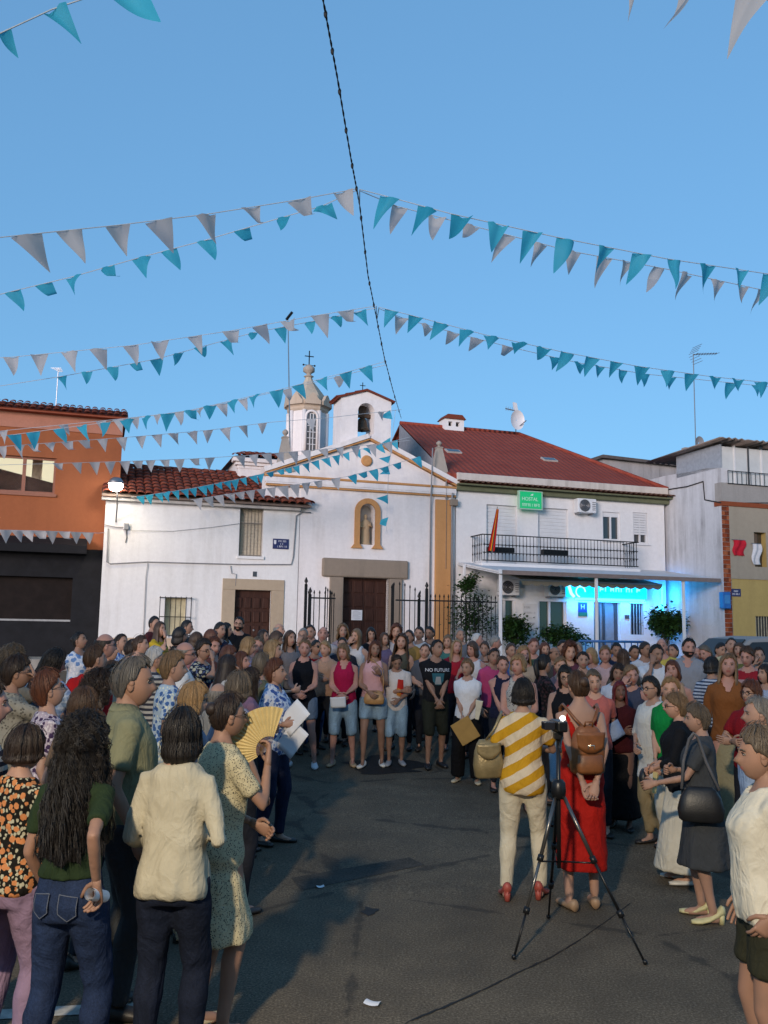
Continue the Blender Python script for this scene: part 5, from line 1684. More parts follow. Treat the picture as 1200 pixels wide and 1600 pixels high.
def cz_depth(px, py):
    r_ = ray(px, py)
    return float((CAM + r_ * ((CZ - CAM[2]) / r_[2]))[1])
D1, D2, D3 = cz_depth(558, 295), cz_depth(588, 480), cz_depth(601, 565)
bunting([(558, 295, D1), (467, 312, D1 - .3), (322, 335, D1 - .8), (183, 352, D1 - 1.3), (0, 371, D1 - 2), (-160, 384, D1 - 2.6)],
        xs_list([535, 467, 390, 322, 248, 183, 108, 42], 'w'), 'string of grey white pennants above the orange house, highest of the pale ones', .38, seed=1, ends=(cp[3], None))
bunting([(558, 297, D1), (503, 322, D1), (440, 340, D1 + .2), (322, 375, D1 + .4), (220, 402, D1 + .6), (115, 432, D1 + .7), (20, 455, D1 + .8), (-160, 500, D1 + 1)],
        xs_list([503, 442, 377, 322, 263, 220, 167, 115, 67, 20], 't'), 'teal pennant string crossing just under the highest grey white one', .30, seed=2, ends=(cp[3], None))
bunting([(588, 478, D2), (500, 492, D2), (360, 517, D2 + .2), (205, 540, D2 + .3), (18, 558, D2 + .5), (-160, 570, D2 + .6)],
        xs_list([18, 62, 108, 153, 205, 250, 305, 360, 405, 450, 500, 540], 'w'), 'long grey white pennant string passing the antenna mast top', .37, seed=3, ends=(cp[5], None))
bunting([(588, 481, D2), (484, 503, D2 + .2), (395, 520, D2 + .4), (245, 561, D2 + .8), (97, 588, D2 + 1.2), (-120, 622, D2 + 1.8)],
        xs_list([97, 136, 175, 210, 245, 279, 313, 353, 395, 438, 484, 525, 563], 't'), 'teal pennant string above the orange house roof passing the antenna mast', .28, seed=4, ends=(cp[5], None))
bunting([(601, 565, D3), (540, 582, D3), (432, 610, D3 + .3), (297, 641, D3 + .6), (165, 660, D3 + .8), (22, 679, D3 + 1.0), (-120, 695, D3 + 1.2)],
        [(x, 't') for x in (22, 52, 90, 128, 165, 198, 228, 262, 297, 328, 363, 398, 432, 465, 503, 540, 571)], 'teal pennant string crossing before the turret and the orange house eave', .36, seed=5, ends=(cp[6], None))
bunting([(603, 570, D3), (432, 612, D3 + .8), (297, 642, D3 + 1.2), (185, 655, D3 + 1.4), (15, 672, D3 + 1.6), (-120, 688, D3 + 1.8)],
        [(x, 'w') for x in (6, 98, 158, 184, 210, 246, 280, 312, 346, 380, 448, 530)], 'pale pennant string close behind the teal one over the orange house', .30, seed=6, ends=(cp[6], None))
D4 = 21.0
bunting([(627, 640, D4 + 1), (520, 652, D4), (420, 660, D4 - .3), (328, 672, D4 - .6), (215, 682, D4 - 1), (105, 690, D4 - 1.3), (0, 698, D4 - 1.6), (-120, 706, D4 - 2)],
        [(x, 'w') for x in (3, 30, 52, 78, 105, 132, 160, 190, 220, 245, 270, 300, 325, 352, 380, 410, 485, 595)], 'pale pennant string before the orange wall and the bell arch', .30, seed=7)
bunting([(640, 688, 23), (560, 697, 22.8), (480, 704, 22.4), (380, 712, 22), (300, 717, 21.6), (190, 721, 21.2), (90, 724, 20.8), (-120, 730, 20)],
        [(x, 'w') for x in (90, 120, 148, 172, 195, 215, 235, 257, 280, 304, 328, 376, 396, 416, 436, 458, 478, 505, 530, 555, 580, 605)], 'lowest pale pennant string across the white house roof to the pediment', .32, seed=8)
bunting([(640, 683, 24.4), (580, 698, 24.2), (520, 713, 24), (460, 729, 23.8), (380, 747, 23.5), (300, 763, 23.3), (213, 776, 23.1)],
        [(x, 't') for x in (219, 233, 247, 260, 274, 288, 301, 316, 328, 341, 354, 367, 379, 395, 407, 422, 438, 450, 462, 478, 492, 508, 525, 540, 557, 572, 590, 615)], 'teal pennant string running along the white house eave up to the pediment', .28, seed=9,
        ends=(None, street(fac(205, 777, -.28)[0], -.28, fac(205, 777, -.28)[1])))
bunting([(650, 715, 24.6), (600, 730, 24.4), (540, 745, 24.2), (470, 756, 23.8), (390, 767, 23.5), (305, 780, 23.3)],
        [(x, 'w') for x in (309, 325, 341, 358, 374, 391, 408, 424, 442, 460, 478, 496, 524)] + [(x, 't') for x in (550, 566, 583, 600, 620, 650)], 'white pennant string before the white house eave ending in teal ones', .34, seed=10,
        ends=(None, street(fac(298, 781, -.28)[0], -.28, fac(298, 781, -.28)[1])))
bunting([(-120, 826, 20), (0, 828, 20), (80, 830, 20.4), (155, 833, 21)], [(x, 'w') for x in (9, 27, 43, 62, 81, 100, 119, 137)], 'short white pennant string along the black shop awning', .30, seed=11, aspect=1.0,
        ends=(None, street(fac(163, 832, -.02)[0], -.02, fac(163, 832, -.02)[1])))
# loose teal tail hanging down the church front
TL = [at_depth(618, 640, 25), at_depth(612, 690, 25), at_depth(607, 740, 25), at_depth(605, 790, 25), at_depth(604, 830, 25)]
TT = thing('bunting_string', 'loose tail of teal pennants hanging down before the church niche', 'bunting', TL[0], 0, 'pennant strings over the square')
MB().tube([np.zeros(3)] + [p - TL[0] for p in TL[1:]], .006, 5).build('string', STRING, TT)
for k, (py, s_) in enumerate(((648, .34), (690, .3), (718, .3), (735, .3), (780, .34), (815, .34))):
    p = at_depth(612 - (py - 640) * .04, py, 25)
    o = link_mesh('pennant', FM['t'][k], TT, p - TL[0], (0, R(75 + 15 * (k % 3)), 0), scale=(s_ * .8, s_, s_))
# right hand strings
bunting([(562, 296, D1), (590, 303, D1), (705, 334, D1 - .1), (872, 371, D1 + .3), (1040, 404, D1 + .8), (1200, 428, D1 + 1.4), (1330, 446, D1 + 1.9)],
        [(x, 't') for x in (608, 668, 722, 778, 832, 886, 947, 1003, 1054, 1105, 1157, 1204)], 'big teal pennant string from the overhead cable towards the corner house, upper one', .44, seed=12, aspect=.62, ends=(cp[3], None))
bunting([(562, 298, D1), (620, 322, D1 + .5), (735, 352, D1 + .8), (890, 392, D1 + 1.2), (1040, 420, D1 + 1.8), (1200, 455, D1 + 2.4), (1330, 480, D1 + 3)],
        [(x, 'w') for x in (624, 682, 737, 792, 846, 895, 945, 980, 1030, 1074, 1122, 1160, 1192)], 'grey pennant string just behind the upper teal string on the right side', .40, seed=13, aspect=.6, ends=(cp[3], None))
bunting([(592, 480, D2), (640, 492, D2), (758, 523, D2 + .2), (875, 549, D2 + .5), (995, 572, D2 + .9), (1108, 588, D2 + 1.3), (1200, 598, D2 + 1.7), (1330, 612, D2 + 2.1)],
        [(x, 't') for x in (612, 650, 690, 730, 768, 812, 850, 887, 925, 963, 1003, 1044, 1080, 1117, 1152, 1190)], 'lower teal pennant string from the overhead cable towards the yagi antenna', .34, seed=14, aspect=.8, ends=(cp[5], None))
bunting([(592, 482, D2), (632, 498, D2 + .4), (710, 520, D2 + .6), (800, 543, D2 + .8), (900, 566, D2 + 1.1), (1005, 584, D2 + 1.5), (1200, 604, D2 + 2.2), (1330, 618, D2 + 2.6)],
        [(x, 'w') for x in (627, 668, 709, 746, 795)] + [(x, 't') for x in (868, 906, 937, 972, 1008, 1048, 1142, 1180)], 'thin string of grey then teal pennants behind the lower teal string', .30, seed=15, ends=(cp[5], None))
bunting([(-90, 96, 6.0), (0, 52, 6.2), (80, 15, 6.4), (190, -22, 6.6), (330, -60, 7.0), (520, -95, 7.6)], [(85, 't', .75), (190, 't', 1.35), (5, 't', .5)], 'near teal pennant string high over the square', .40, seed=16, aspect=.7)
bunting([(900, -60, 6.6), (1000, -38, 6.3), (1090, -25, 6.0), (1180, -5, 5.8), (1290, 20, 5.6)], [(990, 'w', .9), (1083, 'w', 1.0), (1176, 'w', 1.15)], 'near grey white pennant string high over the square', .36, seed=17, aspect=.6)

# lettering becomes mesh
bpy.context.view_layer.update()
_dg = bpy.context.evaluated_depsgraph_get()
for o in [o for o in bpy.data.objects if o.type == 'FONT']:
    me = bpy.data.meshes.new_from_object(o.evaluated_get(_dg))
    nm, par, mw = o.name, o.parent, (o.location.copy(), o.rotation_euler.copy(), o.scale.copy())
    bpy.data.objects.remove(o)
    n_ = link_mesh('lettering', me, par, mw[0], mw[1], scale=mw[2])
# ================================================================== people
SK = {}
def m_skin(tone):
    if tone in SK:
        return SK[tone]
    base = {'l': (.47, .27, .19, 1), 'm': (.36, .215, .155, 1), 't': (.275, .158, .108, 1), 'd': (.15, .075, .05, 1), 'r': (.42, .225, .175, 1)}[tone]
    b = NB('skin')
    n = b.noise(b.co(), 7, 5, .6)
    c = b.ramp(n, [(.3, dim(base, .86)), (.7, dim((base[0] * 1.06, base[1], base[2], 1), 1.06))])
    b.base(c)
    b.set(Roughness=.58)
    b.p.inputs['Specular IOR Level'].default_value = .35
    b.bump(b.noise(b.co(), 60, 4), .12, .003)
    SK[tone] = b.m
    return b.m
EYEW = m_plain('eye_white', (.30, .27, .25, 1), .4, .02, 5, 0)
IRIS = m_plain('eye_iris', (.03, .018, .012, 1), .2, .05, 5, 0)
LIP = m_plain('lips', (.33, .11, .09, 1), .45, .05, 30, 0)
HAIRC = {'black': (.012, .009, .008), 'dark': (.024, .014, .010), 'brown': (.060, .032, .018), 'red': (.10, .035, .018), 'blond': (.27, .165, .075), 'sandy': (.17, .105, .055),
         'grey': (.20, .185, .17), 'white': (.45, .43, .41), 'ashen': (.11, .085, .062), 'salt': (.085, .078, .072)}
HM = {}
def m_hair(c):
    if c in HM:
        return HM[c]
    col = HAIRC[c] + (1,)
    b = NB('hair')
    n = b.noise(b.co('Object', (38, 38, 3.2)), 2.2, 5, .6)
    n2 = b.noise(b.co(), 6, 3)
    k = b.ramp(n, [(.3, dim(col, .6)), (.55, col), (.78, dim(col, 1.5))])
    b.base(b.mix(.35, k, b.ramp(n2, [(.3, dim(col, .5)), (.7, dim(col, 1.6))])))
    b.set(Roughness=.5)
    b.p.inputs['Specular IOR Level'].default_value = .4
    b.bump(n, .5, .008)
    HM[c] = b.m
    return b.m

CM = {}
def cloth(kind, *a):
    """procedural fabrics in the wearer's own coordinates"""
    key = (kind,) + a
    if key in CM:
        return CM[key]
    b = NB(kind + '_cloth')
    co = b.co()
    C = [srgb(x) if isinstance(x, str) else x for x in a]
    if kind == 'solid':
        c = C[0]
    elif kind == 'denim':
        w = b.noise(b.co('Object', (1, 1, .35)), 7, 4)
        f = b.noise(co, 160, 2, .8)
        c = b.mix(1.0, b.ramp(w, [(.3, dim(C[0], .65)), (.72, dim(C[0], 1.5))]), b.ramp(f, [(.35, (.7,) * 3), (.65, (1.25,) * 3)]), 'MULTIPLY')
    elif kind == 'hstripe':
        z = b.sep(co)[2]
        c = b.mix(b.math('GREATER_THAN', b.math('SINE', b.math('MULTIPLY', z, 2 * math.pi / C[2])), 0.0), C[0], C[1])
    elif kind == 'dstripe':
        s = b.sep(co)
        wob = b.math('MULTIPLY', b.math('SUBTRACT', b.noise(co, 5, 2), .5), .035)
        t = b.math('ADD', b.math('ADD', b.math('MULTIPLY', s[0], C[3]), s[2]), wob)
        c = b.mix(b.math('GREATER_THAN', b.math('SINE', b.math('MULTIPLY', t, 2 * math.pi / C[2])), 0.05), C[0], C[1])
    elif kind == 'floral':
        # a loose print of blossoms: petals round voronoi centres
        k3 = C[3] * 1.75
        v1 = b.vor(b.co('Object'), k3); v2 = b.vor(b.co('Object', (1.0, 1.3, .8)), k3 * 1.7)
        nz = b.noise(co, k3 * 2.2, 3)
        p1 = b.math('ADD', v1, b.math('MULTIPLY', b.math('SUBTRACT', nz, .5), .5))
        p2 = b.math('ADD', v2, b.math('MULTIPLY', b.math('SUBTRACT', nz, .5), .6))
        c = b.mix(b.ramp(p2, [(.36, (1,) * 3), (.42, (0,) * 3)]), C[0], C[2])
        c = b.mix(b.ramp(p1, [(.40, (1,) * 3), (.45, (0,) * 3)]), c, C[1])
    elif kind == 'print':
        v1 = b.vor(co, C[2]); nz = b.noise(co, C[2] * .8, 2)
        c = b.mix(b.ramp(b.math('ADD', v1, b.math('MULTIPLY', nz, .35)), [(.46, (1,) * 3), (.52, (0,) * 3)]), C[0], C[1])
    elif kind == 'plaid':
        s = b.sep(co)
        f1 = b.math('GREATER_THAN', b.math('SINE', b.math('MULTIPLY', s[2], 120.0)), .55)
        f2 = b.math('GREATER_THAN', b.math('SINE', b.math('MULTIPLY', s[0], 120.0)), .55)
        c = b.mix(b.math('MULTIPLY', b.math('ADD', f1, f2), .5), C[0], C[1])
    def crease(sc, stretch, dist):
        t = b.n.new('ShaderNodeTexNoise')
        t.inputs['Scale'].default_value = sc; t.inputs['Detail'].default_value = 3; t.inputs['Distortion'].default_value = dist
        b.l.new(b.co('Object', stretch), t.inputs['Vector'])
        return b.math('SUBTRACT', 1.0, b.math('MULTIPLY', b.math('ABSOLUTE', b.math('SUBTRACT', t.outputs['Fac'], .5)), 4.0))
    fold = b.math('ADD', crease(5.5, (1, 1, .55), 1.6), b.math('MULTIPLY', crease(12, (1, 1, .8), 1.0), .4))
    c = b.mix(1.0, c, b.ramp(b.noise(co, 5, 4), [(.3, (.88,) * 3), (.7, (1.06,) * 3)]), 'MULTIPLY')
    b.base(c)
    b.set(Roughness=.85)
    h = b.math('ADD', fold, b.math('MULTIPLY', b.noise(co, 220, 2), .06))
    b.bump(h, .42, .019)
    CM[key] = b.m
    return b.m
LEATHER = lambda n, c, r=.45: m_plain(n, c, r, .25, 14, .25)

# ---- anatomy (metres, for a figure 1.68 m tall facing +y)
SHO = {'f': (.148, 1.345), 'm': (.176, 1.352)}
def torso_rings(sex, st, top=1.46):
    if sex == 'm':
        R_ = [(.80, .150, .105, -.012), (.88, .168, .120, -.012), (.97, .160, .112, -.004), (1.06, .155, .108, .004), (1.15, .166, .112, .008), (1.24, .178, .118, .010), (1.32, .182, .108, .002), (1.38, .168, .085, -.008), (1.42, .105, .066, -.012), (1.46, .060, .058, -.010)]
    else:
        R_ = [(.80, .158, .112, -.018), (.88, .178, .128, -.018), (.97, .162, .115, -.010), (1.06, .134, .100, .0), (1.15, .140, .106, .010), (1.24, .152, .124, .022), (1.32, .158, .106, .006), (1.38, .148, .082, -.008), (1.42, .092, .062, -.012), (1.46, .054, .052, -.010)]
    out = []
    for z, a, b, y in R_:
        w = math.exp(-((z - 1.04) / .17) ** 2)
        k = .905 if sex == 'f' else .94
        out.append((z, a * k * (1 + .10 * st + .16 * st * w), b * k * (1 + .12 * st + .42 * st * w), y + .035 * st * w))
    return out

def ell(z, a, b, y, n=20, e=2.4, x=0.0):
    r = []
    for i in range(n):
        t = 2 * math.pi * i / n
        c, s = math.cos(t), math.sin(t)
        r.append((x + a * math.copysign(abs(c) ** (2 / e), c), y + b * math.copysign(abs(s) ** (2 / e), s), z))
    return r

def interp_ring(R_, z):
    zs = [r[0] for r in R_]
    return tuple(np.interp(z, zs, [r[k] for r in R_]) for k in (1, 2, 3))

ARMS = {'down': (.235, .05, .87), 'front': (.035, .215, .99), 'frontlow': (.03, .20, .90), 'back': (.045, -.215, .935), 'chest': (.06, .27, 1.13), 'cross': (-.09, .20, 1.12),
        'face': (.07, .15, 1.46), 'fan': (.10, .40, 1.28), 'hip': (.19, .07, .98), 'paper': (.10, .31, 1.08), 'shoulder': (.12, .13, 1.36), 'bag': (.20, .16, 1.12), 'forward': (.05, .42, 1.10), 'camera': (.02, .30, 1.22), 'pocket': (.19, .02, .90)}
def ik(a, c, l1, l2, pole):
    a, c = np.array(a, float), np.array(c, float)
    d = c - a
    L = np.linalg.norm(d)
    L2 = min(L, (l1 + l2) * .995)
    c = a + d / L * L2
    u = d / L
    x = (l1 * l1 - l2 * l2 + L2 * L2) / (2 * L2)
    h = math.sqrt(max(1e-6, l1 * l1 - x * x))
    p = np.array(pole, float)
    p = p - u * (p @ u)
    p /= np.linalg.norm(p) + 1e-9
    return a + u * x + p * h, c

def skeleton(P):
    sex = P['sex']
    sx, sz = SHO[sex]
    sx *= 1 + .08 * P['st']
    J = {'sex': sex}
    for sg, key in ((-1, 'L'), (1, 'R')):
        pose = P['arm' + key]
        wx, wy, wz = ARMS[pose] if isinstance(pose, str) else pose
        wx = wx + (.05 * P['st'] if pose in ('down', 'hip') else 0)
        wy = wy + (.06 * P['st'] if wy > .1 else 0)
        sh = (sg * sx, -.008, sz)
        if pose in ('face', 'fan', 'shoulder', 'bag', 'camera'):
            pole = (sg * .5, .1, -1)
        elif pose == 'hip':
            pole = (sg, -.4, -.1)
        elif pose == 'back':
            pole = (sg * .9, -.5, -.1)
        elif pose in ('front', 'frontlow', 'cross', 'chest', 'paper'):
            pole = (sg * 1.0, -.75, -.25)
        else:
            pole = (sg * .35, -.9, -.2)
        el, wr = ik(sh, (sg * wx, wy, wz), .275, .245, pole)
        J[key] = (np.array(sh), el, wr)
    fs = P['stance']
    for sg, key in ((-1, 'lL'), (1, 'lR')):
        hip = np.array((sg * .085 * (1 + .1 * P['st']), -.005, .88))
        fy = fs[1] * sg
        ank = np.array((sg * fs[0], fy - .02, .085))
        kn, ank2 = ik(hip, ank, .405, .405, (sg * .1, 1, 0))
        J[key] = (hip, kn, np.array(ank))
    return J

def leg_tube(mb, J, key, extra=0.0, z_end=None, st=0.0, flare=0.0, n=14, k=1.0):
    hip, kn, an = J[key]
    pts = [hip + (0, 0, .03), hip * .72 + kn * .28, hip * .4 + kn * .6, kn, kn * .7 + an * .3 + (0, -.012, 0), kn * .35 + an * .65 + (0, -.004, 0), an]
    rad = [.090, .086, .071, .056, .056, .042, .036]
    rad = [r * .94 * (1 + .16 * st * max(0, 1 - i / 5)) * k + extra * (1 + flare * i / 6) for i, r in enumerate(rad)]
    if z_end is not None:
        P2, R2 = [], []
        for i in range(len(pts)):
            if pts[i][2] >= z_end:
                P2.append(pts[i]); R2.append(rad[i])
            else:
                t = (pts[i - 1][2] - z_end) / (pts[i - 1][2] - pts[i][2])
                P2.append(pts[i - 1] + (pts[i] - pts[i - 1]) * t); R2.append(rad[i - 1] + (rad[i] - rad[i - 1]) * t)
                break
        pts, rad = P2, R2
    mb.tube(pts, rad, n)

def arm_tube(mb, J, key, extra=0.0, frac=1.0, n=12, loose=0.0, st=0.0):
    s, e, w = J[key]
    sg = -1 if key == 'L' else 1
    inner = s + np.array((-sg * .05, 0, .0))
    pts = [inner, s, s * .7 + e * .3, s * .3 + e * .7, e, e * .7 + w * .3, e * .3 + w * .7, w]
    kf = .84 if J.get('sex') == 'f' else .97
    rad = [r * kf for r in (.052, .053, .047, .040, .036, .036, .030, .0255)]
    rad = [r * (1 + .22 * st * max(0, 1 - i / 6)) + extra + loose * i / 7 for i, r in enumerate(rad)]
    tt = [-.1, 0, .16, .36, .52, .66, .86, 1.0]
    if frac < 1:
        P2, R2 = [], []
        for i in range(len(pts)):
            if tt[i] <= frac:
                P2.append(pts[i]); R2.append(rad[i])
            else:
                t = (frac - tt[i - 1]) / (tt[i] - tt[i - 1])
                P2.append(pts[i - 1] + (pts[i] - pts[i - 1]) * t); R2.append(rad[i - 1] + (rad[i] - rad[i - 1]) * t)
                break
        pts, rad = P2, R2
    if len(pts) > 1:
        mb.tube(pts, rad, n)

# ---- head
def head_mesh(nlon=36, nlat=28):
    v, f, mi = [], [], []
    for j in range(nlat + 1):
        ph = math.pi * j / nlat
        for i in range(nlon):
            th = 2 * math.pi * i / nlon
            dx, dy, dz = math.sin(ph) * math.sin(th), math.sin(ph) * math.cos(th), math.cos(ph)
            x, y, z = .074 * dx, .094 * dy, .118 * dz
            if dz < 0:
                t = -dz
                x *= 1 - .26 * t * t
                if dy < 0: y *= 1 - .42 * t
                else: y += .012 * t * t * max(0, dy)
            if dy > 0:
                y -= .006 * dy * max(0, 1 - abs(z) / .08)
                fr = dy ** 2
                y += fr * (  .031 * math.exp(-(x / .013) ** 2 - ((z + .027) / .015) ** 2) + .014 * math.exp(-(x / .010) ** 2 - ((z + .004) / .022) ** 2))
                y -= fr * .010 * math.exp(-((abs(x) - .031) / .015) ** 2 - ((z - .008) / .011) ** 2)
                y += fr * .0045 * math.exp(-((z - .028) / .010) ** 2 - (x / .05) ** 2)
                y += fr * .010 * math.exp(-(x / .022) ** 2 - ((z + .060) / .010) ** 2)
                y -= fr * .006 * math.exp(-(x / .02) ** 2 - ((z + .080) / .008) ** 2)
                y += fr * .010 * math.exp(-(x / .022) ** 2 - ((z + .100) / .014) ** 2)
            v.append((x, y, z))
    for j in range(nlat):
        for i in range(nlon):
            k = (i + 1) % nlon
            f.append((j * nlon + i, (j + 1) * nlon + i, (j + 1) * nlon + k, j * nlon + k))
            c = np.mean([v[q] for q in f[-1]], axis=0)
            mi.append(3 if c[1] > .05 and abs(c[0]) < .023 and abs(c[2] + .062) < .0085 else 0)
    b = MB(); b.add(v, f); b.mi = mi
    for sg in (-1, 1):
        b.ball((sg * .0305, .0725, .008), (.0125, .0105, .0058), 10, 7, 1)
        b.ball((sg * .0305, .0795, .008), (.0058, .0048, .0055), 8, 6, 2)
        b.tube([(sg * .047, .073, .008), (sg * .040, .083, .0165), (sg * .0305, .0862, .0185), (sg * .018, .085, .0145)], [.0015, .0022, .0024, .0015], 5, mi=2)
        b.tube([(sg * .050, .074, .026), (sg * .036, .086, .032), (sg * .016, .091, .028)], [.002, .0038, .003], 5, mi=4)
        b.ball((sg * .0765, -.008, -.008), (.0085, .020, .031), 8, 7, 0)
        b.ball((sg * .079, -.004, .004), (.010, .017, .017), 8, 6, 0)
    return b
HEAD = head_mesh()
HEAD_FAR = head_mesh(28, 22)

def rot_head(P):
    M = Matrix.Rotation(-R(P['hyaw']), 3, 'Z') @ Matrix.Rotation(R(P['hpitch']), 3, 'X') @ Matrix.Rotation(R(P['htilt']), 3, 'Y')
    return np.array(M)
NECK = np.array((0, -.005, 1.455))
HEADC = np.array((0, .030, .100))

def hand(mb, w, e, sg, curl, spread=.0, npal=None, n=7):
    d = w - e
    d = d / np.linalg.norm(d)
    nrm = np.array(npal if npal is not None else (-sg, .15, -.1), float)
    nrm = nrm - d * (nrm @ d); nrm /= np.linalg.norm(nrm) + 1e-9     # palm faces nrm
    side = np.cross(d, nrm)                                          # towards the thumb or little finger
    fwd = np.array([0, 1.0, .3])
    if side @ fwd < 0: side = -side
    sec = lambda c, a, b: [c + side * a * math.cos(t) + nrm * b * math.sin(t) for t in (2 * math.pi * i / 10 for i in range(10))]
    mb.rings([sec(w - d * .02, .024, .019), sec(w + d * .012, .027, .0185), sec(w + d * .045, .038, .0165), sec(w + d * .080, .041, .0145), sec(w + d * .096, .036, .011)])
    k0 = w + d * .088
    for q, (off, L) in enumerate(((.030, .072), (.010, .080), (-.010, .074), (-.029, .058))):
        p = k0 + side * off
        pts = [p - d * .012, p]
        ang = .15
        cur = np.array(pts[-1])
        for s_ in range(3):
            ang += curl * (.9 + .12 * q)
            dir_ = d * math.cos(ang) + nrm * math.sin(ang) + side * (off * spread)
            cur = cur + dir_ * L * (.44, .32, .24)[s_]
            pts.append(cur)
        mb.tube(pts, [.0092, .0092, .0082, .0075, .0058], n)
    p = w + d * .022 + side * .026
    t1 = p + (d * .55 + side * .62 + nrm * .35) * .040
    t2 = t1 + (d * .80 + side * .25 + nrm * (.25 + curl * .5)) * .032
    t3 = t2 + (d * .85 + side * .0 + nrm * (.3 + curl * .6)) * .025
    mb.tube([p - side * .012, p, t1, t2, t3], [.013, .013, .0112, .0098, .0066], n)

